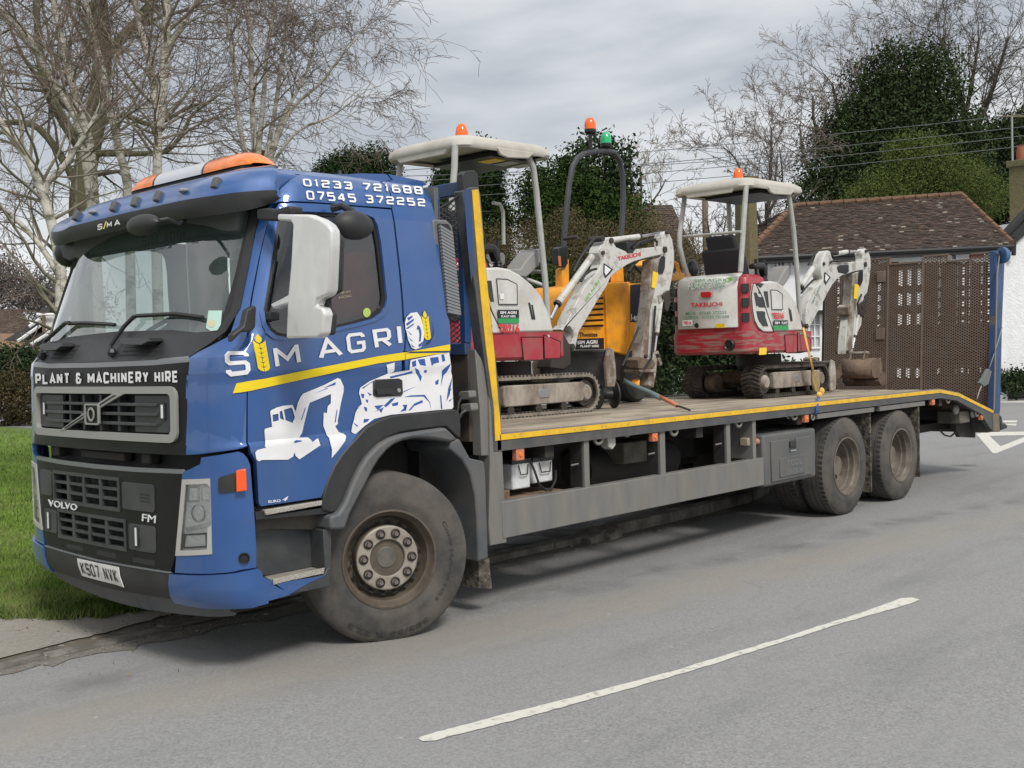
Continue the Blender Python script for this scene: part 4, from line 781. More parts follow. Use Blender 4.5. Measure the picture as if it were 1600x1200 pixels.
c = at(1000, 705, y=.35); M().box(c.x-.25,c.x+.2,.33,.6,c.z-.09,c.z+.09).build('valve_box', mat('olive_box', (.14,.13,.10), .7, dirt=(.06,.055,.05), amt=.7, scale=5), T, .01)
# batteries
BW = mat('battery_white', (.62,.64,.66), .6, dirt=(.3,.27,.22), amt=.5, scale=8)
for xa, xb, za, zb in ((801,828,766,722), (833.5,863,756,718)):
    A, B = at(xa, za, y=.12), at(xb, zb, y=.12)
    b_ = M().box(A.x,B.x,.12,.45,A.z,B.z).build('battery', BW, T, .01); M().box(A.x-.005,B.x+.005,.115,.455,B.z,B.z+.03).build('battery_top', BLACKP, b_)
    M().tube([(A.x+.06,.11,B.z-.01),(A.x+.07,.10,B.z-.08),(B.x-.05,.10,B.z-.08),(B.x-.03,.11,B.z-.01)], .005, 5).build('battery_strap', SEAL, b_)
A = at(790, 770, y=.1); B = at(880, 760, y=.1); M().box(A.x,B.x,.1,.55,B.z-.12,B.z-.02).build('battery_tray', RUST, T, .006)
M().tube([at(829,720,y=.10), at(836,738,y=.08), at(843,758,y=.07), at(853,766,y=.07), at(862,763,y=.07), at(868,750,y=.09), at(868,735,y=.12)], .009, 6).build('battery_cable', SEAL, T)
M().box(1.02,1.22,.10,.4,.62,.80).build('battery_bracket', RUST, T, .006)
# bogie mudguards and flaps
for a, b in ((5.70,7.02), (7.16,8.42)): M().box(a,b,.01,.62,1.035,1.088).build('mudguard_top', GREYM, T, .004)
MUD = MATS['muddy_rubber']
M().box(6.93,6.955,.02,.62,.16,1.05).build('mudflap', MUD, T, .006); M().box(8.25,8.275,.02,.62,.20,1.05).build('mudflap', MUD, T, .006)
M().box(6.93,6.955,1.88,2.48,.16,1.05).build('mudflap', MUD, T); M().box(8.25,8.275,1.88,2.48,.20,1.05).build('mudflap', MUD, T)
# tail: valves, licence flap, buffer
c = at(1493, 640, y=.12); q = M().ell(c, (.07,.04,.07), 12).build('tail_valve', MATS['galv_dusty'], T)
c = at(1507, 650, y=.12); M().box(c.x-.2,c.x+.14,.1,.4,c.z-.09,c.z+.07).build('valve_block', mat('olive_box', (.14,.13,.10), .7), T, .015)
c = at(1519, 646, y=.08); M().lathe([(0,.03),(.05,.03),(.06,0)], c, (0,-1,0), 12).build('valve_cap', SILVER, T)
sprism('tail_flap', [(1492,650),(1524,640),(1524,684),(1500,683),(1494,672)], .25, .30, mat('dark_mudflap', (.03,.028,.025), .8, dirt=(.07,.06,.05), amt=.6, scale=5), T)
M().tube([at(1468,672,y=.25), at(1476,680,y=.25), at(1485,682,y=.25), at(1493,676,y=.25)], .012, 6).build('loose_hose', SEAL, T)
sprism('tail_post', z2([(1215,540),(1290,520),(1300,760),(1220,755)], (1400,580), 8), -.012, .10, mat('weathered_post', (.13,.115,.10), .7, dirt=(.2,.15,.1), amt=.8, scale=6), T, .005)
M().prism([at(1400+a/8, 580+b/8, y=.1) for a, b in [(1300,540),(1325,560),(1335,640),(1380,655),(1405,690),(1390,715),(1310,745)]], (0,.15,0)).build('tail_buffer', BLACKP, T, .02)
# ---- raised loading ramps
RX = lambda z: 10.74+.085*(z-.864)
RB2 = mat('ramp_backing_steel', (.030,.022,.018), .8, dirt=(.06,.04,.03), amt=.6, scale=6)
RB = mat('ramp_brown_steel', (.175,.132,.108), .75, dirt=(.15,.10,.07), amt=.7, scale=6, bump=.1)
RU = Vector((0, 1, 0)); RV = Vector((.085, 0, 1)).normalized()
def rpt_(px, py): return at(px, py, x=10.83)
def ramp_piece(y0, y1, z0, z1, hole=None): return mesh_screen('ramp_mesh', (RX(z0), y0, z0), RU, RV, y1-y0, z1-z0, .062, .0365, .0145, .004, RB, T, hole)
yv = lambda px: at(px, 500, x=10.83).y
zt = lambda px, py: at(px, py, x=10.86).z
tops = [(1281.5,1355,409),(1355,1388,404),(1388,1440,411),(1441,1479,399),(1479,1516,407),(1516,1555,395)]
TP = []
for a, b, t in tops:
    ya, yb = yv(b), yv(a); z1 = zt((a+b)/2, t); TP.append((ya, yb, z1))
    M().box(RX(z1)-.02,RX(z1)+.02,ya,yb,z1-.01,z1+.015).build('ramp_top_edge', RB, T)
    M().box(RX(z1)-.01,RX(z1)+.10,ya-.0,ya+.014,z1-.10,z1).build('ramp_top_side', RB, T)
YA, YB = min(t[0] for t in TP), max(t[1] for t in TP)
def rhole(u, v):
    y, z = YA+u, .87+v*RV.z
    return z > next((t[2] for t in TP if t[0] <= y <= t[1]), TP[-1][2])-.02
mesh_screen('ramp_mesh', (RX(.87), YA, .87), RU, RV, YB-YA, 2.2, .062, .0365, .0145, .004, RB, T, rhole)
gaps = [(1302,1308),(1330,1334),(1366,1372),(1398,1406),(1412,1420),(1427,1435),(1461,1466),(1490,1493),(1498,1504),(1509,1512),(1528,1531),(1538,1543)]
zof = lambda py: at(1450, py, x=10.86).z
def backing(a, b, z0, z1, nm='ramp_stringer'):
    ya, yb = sorted((yv(a), yv(b))); M().prism([(RX(z0)+.05,ya,z0),(RX(z0)+.10,ya,z0),(RX(z1)+.10,ya,z1),(RX(z1)+.05,ya,z1)], (0, yb-ya, 0)).build(nm, RB2, T)
prev = 1281.5
for a, b in gaps+[(1555,1555)]:
    backing(prev, a, .87, zt((prev+a)/2, 409)); prev = b
    if b > 1550: break
    rows_ = [(418,444),(456,475),(489,506),(575,590)] if b-a > 6 else [(419,432),(437,450),(456,466),(472,482),(488,495),(503,507),(576,584)]
    pz = zt(a, 412)
    for r0_, r1_ in rows_:
        backing(a, b, zof(r0_), pz, 'ramp_rung'); pz = zof(r1_)
    backing(a, b, .87, pz, 'ramp_rung')
for z in (1.93, 2.76): M().box(RX(z)-.03,RX(z)+.02,yv(1382),yv(1369),z-.08,z+.08).build('ramp_hinge_plate', RB, T, .006)
for p in (1386, 1440): M().prism([(RX(.95)-.012,yv(p)-.012,.95),(RX(2.9)-.012,yv(p)-.012,2.93),(RX(2.9)+.01,yv(p)-.012,2.93),(RX(.95)+.01,yv(p)-.012,.95)], (0,.024,0)).build('ramp_frame_bar', RB, T)
M().prism([at(1556.5,392,y=-.01),at(1563,391,y=-.01),at(1569,395,y=-.01),at(1570,405,y=-.01),at(1566,500,y=-.01),at(1563,640,y=-.01),at(1560,662,y=-.01),at(1552.5,660,y=-.01),at(1554,600,y=-.01),at(1557,500,y=-.01)], (0,.09,0)).build('ramp_side_channel', FBL, T, .006)
M().lathe([(0,.05),(.10,.05),(.11,.03),(.11,-.02),(0,-.02)], at(1566,399,y=-.04), (1,-.6,0), 18).build('ramp_pulley', mat('pulley_blue', (.06,.13,.26), .5), T)
M().tube([at(1558,394,y=-.03), at(1561,400,y=-.03), at(1558,430,y=-.03), at(1556,520,y=-.03), at(1553,640,y=-.03)], .010, 5).build('ramp_cable', MATS['galv_dusty'], T)
# ================================================================ LOAD
RED = mat('machine_red', (.36, .012, .028), .38, dirt=(.22,.15,.12), amt=.55, scale=4, thr=.56, coat=.3)
REDS = mat('scraped_red', (.34, .014, .03), .45, dirt=(.24,.17,.14), amt=.9, scale=5, thr=.52, sharp=.05, coat=.2, stretch=(1,.6,6))
MW = mat('machine_white', (.60, .60, .57), .38, dirt=(.34,.31,.26), amt=.5, scale=3.5, thr=.55, coat=.2, bump=.03, bscale=8)
MWA = mat('arm_white', (.54, .54, .51), .42, dirt=(.22,.18,.14), amt=.7, scale=9, thr=.58, sharp=.06, bump=.1, bscale=30)
MWB = mat('arm_worn', (.42, .40, .36), .6, dirt=(.14,.10,.07), amt=.95, scale=5, thr=.46, sharp=.1, bump=.2, bscale=30)
MGR = mat('machine_grey', (.24, .245, .24), .6, dirt=(.3,.28,.25), amt=.5, scale=5)
CAN = mat('canopy_cream', (.50, .48, .43), .6, dirt=(.33,.30,.25), amt=.5, scale=3)
POST = mat('post_grey', (.42, .43, .41), .45, dirt=(.25,.23,.2), amt=.4, scale=8)
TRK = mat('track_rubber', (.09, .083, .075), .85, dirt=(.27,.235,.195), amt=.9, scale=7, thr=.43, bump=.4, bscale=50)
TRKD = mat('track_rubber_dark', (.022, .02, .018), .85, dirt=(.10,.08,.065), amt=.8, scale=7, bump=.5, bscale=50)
TFR = mat('track_frame', (.37, .33, .28), .75, dirt=(.12,.09,.07), amt=.8, scale=5, bump=.1, stretch=(1,1,.6))
ROD = mat('hydraulic_rod', (.62, .62, .64), .12, 1)
PIN = mat('greasy_pin', (.06, .05, .045), .6, .4)
YEL = mat('dumper_yellow', (.90, .37, .012), .42, dirt=(.30,.13,.04), amt=.6, scale=5, thr=.58, coat=.2)
YST = mat('warning_yellow', (.85, .58, .02), .45)
GST = mat('sticker_green', (.03, .30, .09), .45)
KST = mat('sticker_black', (.012, .012, .013), .4)
RDP = mat('red_print', (.60, .03, .04), .45)
MUDS = mat('muddy_steel', (.055, .045, .036), .85, dirt=(.17,.125,.085), amt=.9, scale=8, thr=.47, bump=.7, bscale=25)
SLA = mat('slate_paint', (.06, .068, .075), .55, dirt=(.16,.13,.1), amt=.8, scale=7)
DKZ = 1.205
def excavator(x0, y0, label, P, rearview):
    X1, BZ = P['x1'], P['bz']
    E = thing('mini_excavator', label, 'excavator', (x0, y0, DKZ), 'white and red mini excavators chained on the lorry bed')
    g = lambda x, y, z: Vector((x0+x, y0+y, DKZ+z))
    # tracks
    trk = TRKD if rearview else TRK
    for s in (-1, 1):
        ya, yb = (-.49, -.26) if s < 0 else (.26, .49)
        def loop(r, inset=0):
            L = []
            for cx, a0, a1, rr in ((.63, -90, 90, r), (-.68, 90, 270, r)):
                for k in range(13): t = math.radians(a0+(a1-a0)*k/12); L.append((cx+rr*math.cos(t), .182+rr*math.sin(t)))
            return L
        o, i = loop(.172), loop(.148); n = len(o); m_ = M()
        rows = [[g(a, ya, b) for a, b in o+[o[0]]], [g(a, yb, b) for a, b in o+[o[0]]], [g(a, yb, b) for a, b in i+[i[0]]], [g(a, ya, b) for a, b in i+[i[0]]], [g(a, ya, b) for a, b in o+[o[0]]]]
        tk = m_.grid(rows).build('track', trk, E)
        lug = M(); per = []; 
        for (a, b), (c, d) in zip(o, o[1:]+[o[0]]):
            n_ = max(1, round(math.hypot(c-a, d-b)/.05))
            for k in range(n_): t = k/n_; per.append((a+(c-a)*t, b+(d-b)*t, Vector((c-a, d-b)).normalized()))
        for a, b, d in per:
            nn = Vector((d.y, -d.x))
            for yy0, yy1, sh in ((ya, (ya+yb)/2-.01, 1), ((ya+yb)/2+.01, yb, -1)):
                A = g(a+d.x*.016*sh, yy0+.002, b+d.y*.016*sh); B = g(a-d.x*.016*sh, yy1-.002, b-d.y*.016*sh); h = Vector((nn.x, 0, nn.y))*.016; w = Vector((d.x, 0, d.y))*.011
                lug.add([A-w-h*.2, A+w-h*.2, B+w-h*.2, B-w-h*.2, A-w*.7+h, A+w*.7+h, B+w*.7+h, B-w*.7+h], [(4,5,6,7),(0,1,5,4),(1,2,6,5),(2,3,7,6),(3,0,4,7)])
        stuff(lug.build('track_lug', trk, tk))
        inn = M()
        for a, b, d in per[::1]:
            nn = Vector((d.y, -d.x)); inn.obox(g(a-nn.x*.030, (ya+yb)/2, b-nn.y*.030), Vector((d.x, 0, d.y))*.014, (0, .1, 0), Vector((nn.x, 0, nn.y))*.008)
        stuff(inn.build('track_link', TRKD, tk))
        fy0, fy1 = (ya+.01, yb-.02) if s < 0 else (ya+.02, yb-.01)
        fr = M().prism([g(-.50,fy0,.10), g(.56,fy0,.105), g(.60,fy0,.15), g(.60,fy0,.27), g(.57,fy0,.285), g(-.50,fy0,.285), g(-.52,fy0,.27), g(-.52,fy0,.12)], (0, fy1-fy0, 0)).build('track_frame', TFR, E, .01)
        ny = fy0 if s < 0 else fy1
        M().box(*[q for ab in ((x0-.06, x0+.08), (y0+ny-.006, y0+ny+.006), (DKZ+.16, DKZ+.24)) for q in ab]).build('frame_cover', mat('dull_steel_plate', (.28,.28,.28), .5, .4), fr, .01)
        for cx in (-.42, -.05, .30): M().cyl(g(cx, fy0+.01, .068), g(cx, fy1-.01, .068), .042, 16).build('roller', PIN, E)
        for cx, r in ((-.68, .125), (.63, .125)):
            w = M().cyl(g(cx, fy0+.03, .182), g(cx, fy1-.03, .182), r, 24).build('drive_sprocket' if cx < 0 else 'idler_wheel', PIN, E)
            M().lathe([(0,.035),(.06,.035),(.075,.02),(.08,0)], g(cx, fy0+.03 if s < 0 else fy1-.03, .182), (0, s, 0), 20).build('wheel_cap', TFR, w)
        if rearview and s > 0:
            M().cyl(g(-.68, .14, .17), g(-.68, .26, .17), .10, 20).build('drive_motor', MUDS, E)
    M().box(x0-.45, x0+.5, y0-.26, y0+.26, DKZ+.16, DKZ+.30).build('undercarriage', MUDS, E, .03)
    M().cyl(g(0,0,.30), g(0,0,.49), .26, 28).build('slew_ring', PIN, E)
    # dozer blade in front
    bl = M().grid([[g(.93+BZ*.35+.05*math.cos(t), y, .20+BZ+.19*math.sin(t)) for t in [math.radians(-80+20*k) for k in range(9)]] for y in (-.46, -.2, 0, .2, .46)])
    bl = bl.build('dozer_blade', SLA if rearview else mat('blade_dark', (.035,.037,.04), .45, dirt=(.12,.11,.1), amt=.5, scale=5), E); md = bl.modifiers.new('solid', 'SOLIDIFY'); md.thickness = .02
    for s in (-1, 1): M().prism([g(a+BZ*.35, .47*s, b+BZ) for a, b in ((.88,.02),(1.0,.02),(1.03,.1),(1.02,.25),(1.0,.38),(.92,.40),(.86,.25))], (0, -.03*s, 0)).build('blade_side', MWB, bl, .006)
    for s in (-.2, .2): M().prism([g(.4, s, .12), g(.9, s, .12), g(.9, s, .22), g(.4, s, .26)], (0, .05, 0)).build('blade_arm', MUDS, bl)
    # upper body: plan outline
    hw = .50
    def plan(x1, ins=0, xr=0):
        L = [(x1, -hw+ins)]
        for k in range(9):
            t = math.radians(90*k/8); L.append((-.98-(.11-ins)*math.sin(t), -hw+.12+(-(.12-ins))*math.cos(t)))
        L.append((-1.11+ins, 0)); return L+[(a, -b) for a, b in L[:-1][::-1]]
    lo = [g(a, b, .50) for a, b in plan(X1-.03, .03)]; mid = [g(a, b, .53) for a, b in plan(X1)]; hi = [g(a, b, .745) for a, b in plan(X1)]
    b_ = M(); n = len(lo); b_.grid([lo+[lo[0]], mid+[mid[0]], hi+[hi[0]]]); b_.sheet(hi); b_.sheet(lo[::-1])
    body = b_.build('body_skirt', REDS if rearview else RED, E, ang=40)
    def side_poly(nm, pts, m, y_a, t, par=body, bv=.004, both=True):
        if nm in ('fuel_door', 'access_cover', 'vent_cover'):
            cx_, cz_ = sum(p[0] for p in pts)/len(pts), sum(p[1] for p in pts)/len(pts); L_ = [g(cx_+(a-cx_)*1.03, y_a-.0005, cz_+(b-cz_)*1.03) for a, b in pts]; M().tube(L_+[L_[0]], .004, 5).build('seam', SEAL, par)
        o1 = M().prism([g(a, y_a, b) for a, b in pts], (0, t, 0)).build(nm, m, par, bv)
        if both: M().prism([g(a, -y_a, b) for a, b in pts], (0, -t, 0)).build(nm, m, par, bv)
        return o1
    side_poly('access_cover', [(-.28,.50),(-.02,.50),(-.02,.70),(-.30,.70)], RED, -hw-.008, .02); side_poly('access_cover', [(.0,.51),(X1-.05,.51),(X1-.05,.66),(.0,.72)], RED, -hw-.008, .02)
    M().cyl(g(.06,-hw-.012,.665+.045), g(.06,-hw,.665+.045), .012, 10).build('cover_screw', MW, body)
    # tail, seat box
    up = [(a, b) for a, b in plan(-.66, .012)]
    t0 = [g(a, b, .745) for a, b in up]; t1 = [g(a*.995, b*.985, 1.22) for a, b in up]; t2 = [g(-.66+(a+.66)*.9, b*.93, 1.33) for a, b in up]; t3 = [g(-.66+(a+.66)*.7, b*.8, 1.37) for a, b in up]
    q = M(); q.grid([r+[r[0]] for r in (t0, t1, t2, t3)]); q.sheet(t3); tail = q.build('tail_hood', RED, E, ang=40)
    M().box(x0-.66, x0+.25, y0-.30, y0+.30, DKZ+.745, DKZ+1.0).build('seat_box', KST, E)
    # rear door panel
    pts = [p for p in plan(-.66, -.004) if abs(p[1]) <= .40]
    rowsd = [[g(a, b, z) for a, b in pts] for z in (.79, .80, 1.0, 1.19, 1.22)]+[[g(-.66+(a+.66)*.92, b, 1.33) for a, b in pts], [g(-.66+(a+.66)*.7, b*.98, 1.377) for a, b in pts]]
    dr = M().grid(rowsd).build('rear_door', MW, E, ang=30); md = dr.modifiers.new('solid', 'SOLIDIFY'); md.thickness = .02; md.offset = 0
    RR = Flat((x0-1.118, 0, 0), (0, -1, 0), (0, 0, 1), 1)
    # side covers
    S2 = lambda px: [((p.x-7.03), p.z-DKZ) for p in [at(1150+a/5.456, 420+b/5.456, y=.92) for a, b in px]]
    cover = S2([(208,150),(240,108),(300,103),(350,112),(400,145),(460,210),(510,290),(545,400),(572,527),(320,535),(270,400),(225,250),(165,135)])
    vent = S2([(150,130),(165,128),(225,250),(270,400),(318,535),(232,535),(190,500),(160,440),(142,350),(133,220)])
    cv = side_poly('side_cover', cover, MW, -hw-.004, .14, E, .02); vt = side_poly('vent_cover', vent, MW, -hw-.002, .10, E, .008)
    for q in ([(150,205),(168,200),(190,240),(212,315),(170,318)], [(170,362),(230,360),(272,490),(225,490),(185,430)]): side_poly('vent_opening', S2(q), mat('vent_mesh_dark', (.04,.045,.045), .7), -hw-.006, .003, vt, 0)
    side_poly('vent_opening', S2([(230,192),(265,192),(278,330),(262,330)]), mat('vent_mesh_dark', (.04,.045,.045), .7), -hw-.008, .003, cv, 0)
    side_poly('fuel_door', S2([(290,182),(340,185),(385,215),(388,345),(300,345)]), MW, -hw-.012, .01, cv, .003)
    for q in ([(443,335),(452,335),(468,445),(460,447)], [(458,348),(465,348),(478,445),(470,447)]): side_poly('vent_slot', S2(q), KST, -hw-.008, .003, cv, 0)
    M().box(x0-.03+.0, x0-.01, y0-hw-.016, y0-hw, DKZ+1.02, DKZ+1.06).build('door_latch', KST, cv) if 0 else None
    # tail side vents
    for z in (.84, 1.0, 1.15):
        v = side_poly('tail_vent', [(-.86,z),(-.72,z),(-.72,z+.115),(-.85,z+.115)], mat('vent_mesh_dark', (.04,.045,.045), .7), -hw-.003, .02, tail, 0)
    for z in (.84, 1.0, 1.155):
        for s in (-1, 1): M().obox(g(-1.052, -.452*s*-1 if s > 0 else -.452, z+.055), (.027, .027*s, 0), (.013, -.013*s, 0), (0, 0, .046)).build('tail_vent', mat('vent_deep', (.02,.025,.022), .8), tail)
    # canopy
    A, B, H0 = P['roof']
    def ring(ins, z, k=5): 
        L = []; r = .14
        for cx, cy, a in ((B-ins-r, -.50+ins+r, -90), (B-ins-r, .50-ins-r, 0), (A+ins+r, .50-ins-r, 90), (A+ins+r, -.50+ins+r, 180)):
            for j in range(k+1): t = math.radians(a+90*j/k); x = cx+r*math.cos(t); L.append(g(x, cy+r*math.sin(t), z+.035*(x-A)/(B-A)))
        return L
    dip = ring(.0, H0+.015)
    rings = [ring(.05, H0+.02), ring(.015, H0), ring(0, H0+.02), ring(.01, H0+.075), ring(.07, H0+.115), ring(.2, H0+.14), ring(.36, H0+.15)]
    r_ = M(); r_.grid([r+[r[0]] for r in rings]); r_.sheet(rings[-1]); r_.sheet([p+Vector((0,0,.02)) for p in ring(.05, H0+.02)])
    roof = r_.build('canopy_roof', CAN, E, ang=50)
    M().prism([g(A+.42,-.505,H0+.04), g(B-.30,-.505,H0+.05), g(B-.38,-.505,H0-.01), g(A+.56,-.505,H0-.035), g(A+.47,-.505,H0-.02)], (0,.03,0)).build('roof_lip', CAN, roof, .008)
    M().prism([g(A+.01,-.35,H0+.04), g(A+.01,.35,H0+.04), g(A+.01,.28,H0-.04), g(A+.01,-.28,H0-.04)], (.03,0,0)).build('roof_lip', CAN, roof, .008)
    M().box(x0+A+.5, x0+B-.12, y0-.36, y0+.36, DKZ+H0-.005, DKZ+H0+.03).build('roof_liner', KST, roof)
    if not rearview:
        for k, m_ in ((0, YST), (1, POST), (2, POST)): M().box(x0+A+.60+.2*k, x0+A+.74+.2*k, y0-.30, y0-.10, DKZ+H0-.012, DKZ+H0-.006).build('roof_sticker', m_, roof)
    cx, cy = P['beacon']
    bs = M().cyl(g(cx,cy,H0+.14), g(cx,cy,H0+.20), .060, 20).build('beacon_base', KST, roof); M().lathe([(.056,.06),(.058,.08),(.055,.12),(.045,.16),(.028,.185),(0,.195)], g(cx,cy,H0+.14), (0,0,1), 20).build('beacon_lens', mat('beacon_orange', (.85,.13,.008), .2, coat=.5), bs)
    # posts
    for nm, pl, yy in P['posts']:
        pp = [at(a, b, y=y0+yy) for a, b in pl]; M().tube(pp, .028, 10).build('canopy_post', POST, E)
    for pl, yy in P.get('bars', []):
        M().tube([at(a, b, y=y0+y_) for (a, b), y_ in zip(pl, yy)], .017, 8).build('cross_bar', POST, E)
    # seat and controls
    st_ = M().box(x0-.62, x0-.15, y0-.24, y0+.24, DKZ+1.0, DKZ+1.12).build('seat', KST, E, .04)
    SB = mat('seat_back_fabric', (.018,.02,.024), .8, bump=.2, bscale=80)
    M().prism([g(-.64,-.26,1.05), g(-.74,-.26,1.45), g(-.79,-.25,1.68), g(-.70,-.25,1.70), g(-.62,-.26,1.45), g(-.50,-.26,1.08)], (0,.52,0)).build('seat_back', SB, st_, .03)
    M().prism([g(-.755,-.20,1.60), g(-.79,-.18,1.76), g(-.80,-.17,1.83), g(-.74,-.17,1.84), g(-.70,-.20,1.62)], (0,.38,0)).build('seat_headrest', SB, st_, .03)
    con = [(p.x-2.95, p.z-DKZ) for p in [at(760+a/8, 380+b/8, y=1.42) for a, b in [(-60,330),(120,322),(300,320),(420,322),(470,245),(560,130),(630,68),(665,68),(692,95),(690,200),(640,285),(560,370),(490,430),(400,420),(290,385),(20,370),(-60,370)]]]
    M().prism([g(a, -.33, b) for a, b in con], (0,.20,0)).build('console', MGR, E, .02)
    M().prism([g(a, .13, b) for a, b in con], (0,.20,0)).build('console', MGR, E, .02)
    for yy in (-.27, .27):
        for k, xx in enumerate((-.33, -.50)):
            bt = M().lathe([(.055,0),(.045,.02),(.05,.03),(.04,.05),(.043,.06),(.03,.085),(.014,.10),(.012,.2)], g(xx, yy, 1.30), (.08,0,1), 14).build('lever_boot', KST, E)
            M().tube([g(xx,yy,1.4), g(xx+.0,yy,1.50), g(xx+.01,yy,1.56)], [.012,.016,.022], 8).build('lever', KST, bt)
    M().prism([g(-.66,-.36,1.50), g(-.45,-.36,1.52), g(-.38,-.36,1.47), g(-.37,-.36,1.38), g(-.42,-.36,1.36), g(-.46,-.36,1.45), g(-.66,-.36,1.44)], (0,.09,0)).build('armrest', KST, E, .02)
    # boom, dipper, cylinders
    ay = P['ay']; 
    def tr(px): return [at(a, b, y=ay) for a, b in px]
    def arm(nm, px, w, m_, par=E, bv=.008): return M().prism([p+Vector((0, -w/2, 0)) for p in tr(px)], (0, w, 0)).build(nm, m_, par, bv)
    bm_ = arm('boom', P['boom'], .13, MWA)
    dp = arm('dipper', P['dipper'], .11, MWA)
    if 'dipper_worn' in P: M().prism([p+Vector((0, -.062, 0)) for p in tr(P['dipper_worn'])], (0, .12, 0)).build('dipper_underside', MWB, dp, .004)
    for a, b, c_, r, r2, off in P['cyl']:
        p, q, e_ = [at(*v, y=ay+off) for v in (a, b, c_)]
        cy_ = M().tube([p, q], r, 14).build('cylinder', MWA, E); M().tube([q, e_], r2, 10).build('cylinder_rod', ROD, cy_)
        M().tube([q, q+(q-p).normalized()*.03], r*1.1, 14).build('cylinder_gland', PIN, cy_)
    for (a, b), r in P['pins']:
        c_ = at(a, b, y=ay); M().tube([c_-Vector((0,.085,0)), c_+Vector((0,.085,0))], r, 12).build('pivot_pin', PIN, E)
    for L in P['hoses']: M().tube([at(a, b, y=ay-.09) for a, b in L], .013, 6).build('hydraulic_hose', SEAL, E)
    for L, m_, w in P.get('bits', []): M().prism([p+Vector((0, -w/2, 0)) for p in tr(L)], (0, w, 0)).build('bracket', m_, E, .006)
    br = P['swing']; M().prism([at(a, b, y=ay-.09) for a, b in br], (0, .18, 0)).build('swing_bracket', PIN, E, .012)
    FA = Flat((0, ay-.068, 0), (1, 0, 0), (0, 0, 1), 1)
    for i_, (nm, L, m_) in enumerate(P['decals']): panel(nm, [L], m_, E, .002*i_, 0, FA)
    return E, g, FA, body, cv, dr, RR
p4 = lambda L, o, s: z2(L, o, s)
a5 = (860, 360)
P1 = dict(x1=.27, bz=.20, roof=(-.97, .24, 2.28), beacon=(-.46, .0), ay=1.60,
 posts=[('nr', [(711,228),(710,262),(707,300),(706,330)], -.40), ('nf', [(826,246),(833,262),(838,300),(846,380),(852,440),(857,520)], -.42), ('fr', [(626,255),(623,275),(622,330)], .40), ('ff', [(745,300),(748,330),(757,440)], .42)],
 bars=[([(787,382),(786,330),(781,319),(770,317)], (-.1,-.1,-.1,-.1)), ([(700,392),(853,447)], (.3,-.42)), ([(830,424),(852,425)], (-.1,-.42))],
 boom=p4([(40,775),(85,742),(95,705),(150,590),(230,440),(300,355),(340,310),(356,270),(352,225),(333,180),(345,140),(400,62),(430,55),(450,95),(475,135),(510,150),(545,165),(565,180),(640,152),(760,135),(835,130),(862,150),(850,190),(700,222),(620,245),(555,275),(500,315),(455,345),(430,372),(400,440),(330,550),(240,700),(180,800),(160,905),(150,940),(122,935),(118,890),(140,840),(140,790),(115,752),(80,752),(60,790)], a5, 5),
 dipper=p4([(842,130),(838,60),(855,15),(872,5),(892,18),(920,75),(936,180),(932,290),(908,420),(895,490),(850,520),(822,590),(800,690),(778,800),(760,900),(745,1010),(700,1020),(668,1005),(680,880),(700,750),(722,600),(735,480),(748,330),(756,240),(830,215)], a5, 5),
 dipper_worn=p4([(752,235),(812,218),(800,320),(778,480),(740,640),(735,800),(725,1000),(668,1003),(680,880),(700,750),(722,600),(735,480),(745,330)], a5, 5),
 cyl=[(z2([(325,205)],a5,5)[0], z2([(62,565)],a5,5)[0], z2([(2,690)],a5,5)[0], .036, .020, -.02), (z2([(460,78)],a5,5)[0], z2([(688,50)],a5,5)[0], z2([(850,22)],a5,5)[0], .030, .015, 0), (z2([(862,560)],a5,5)[0], z2([(832,800)],a5,5)[0], z2([(815,940)],a5,5)[0], .025, .014, -.05)],
 pins=[((932,374),.03),((946,377),.028),((1030,391),.034),((892,372),.02),((933,396),.02),((1034,364),.022),((1000,557),.02),((885,542),.03),((1027,464),.025),((1020,556),.022)],
 hoses=[p4([(240,400),(270,345),(320,310),(360,300)], a5, 5), p4([(350,60),(320,90),(240,200),(180,320)], a5, 5), p4([(640,140),(700,95),(760,75),(820,70)], a5, 5), p4([(830,120),(835,90),(800,70),(700,110)], a5, 5), p4([(800,870),(790,1000),(740,1080),(690,1140)], a5, 5), p4([(690,760),(640,880),(600,980),(560,1060)], a5, 5), p4([(820,590),(810,720),(800,870)], a5, 5)],
 bits=[(p4([(550,95),(625,92),(620,150),(600,180),(555,180)], a5, 5), KST, .15), (p4([(630,1010),(660,990),(700,1005),(760,1010),(770,1060),(740,1090),(700,1090),(640,1080)], a5, 5), MUDS, .16), (p4([(740,1000),(780,960),(800,1010),(790,1120),(770,1230),(730,1210),(735,1100)], a5, 5), MWB, .12), (p4([(800,960),(830,940),(860,1040),(850,1060)], a5, 5), MWB, .05), (p4([(630,1090),(760,1085),(770,1110),(640,1110)], a5, 5), MWB, .2), (p4([(840,500),(880,470),(895,560),(870,640),(850,620)], a5, 5), PIN, .16), (p4([(800,510),(840,500),(850,560),(810,570)], a5, 5), MWB, .14)],
 swing=[(868,540),(880,520),(892,540),(893,570),(880,578),(860,575)],
 decals=[('dark_slot', p4([(862,205),(885,195),(898,210),(895,290),(880,338),(850,340),(842,310),(852,240)], a5, 5), KST), ('yellow_label', p4([(800,318),(840,332),(820,455),(788,445)], a5, 5), YST), ('shoulder_mark', p4([(415,255),(488,305),(430,372),(413,340)], a5, 5), KST), ('shoulder_label', p4([(421,272),(470,306),(430,352),(420,330)], a5, 5), WHITE)])
E1, g1, FA1, body1, cv1, dr1, RR1 = excavator(2.95, 1.74, 'white and red mini excavator seen side-on at the front of the deck', P1, False)
b5 = (1240, 380)
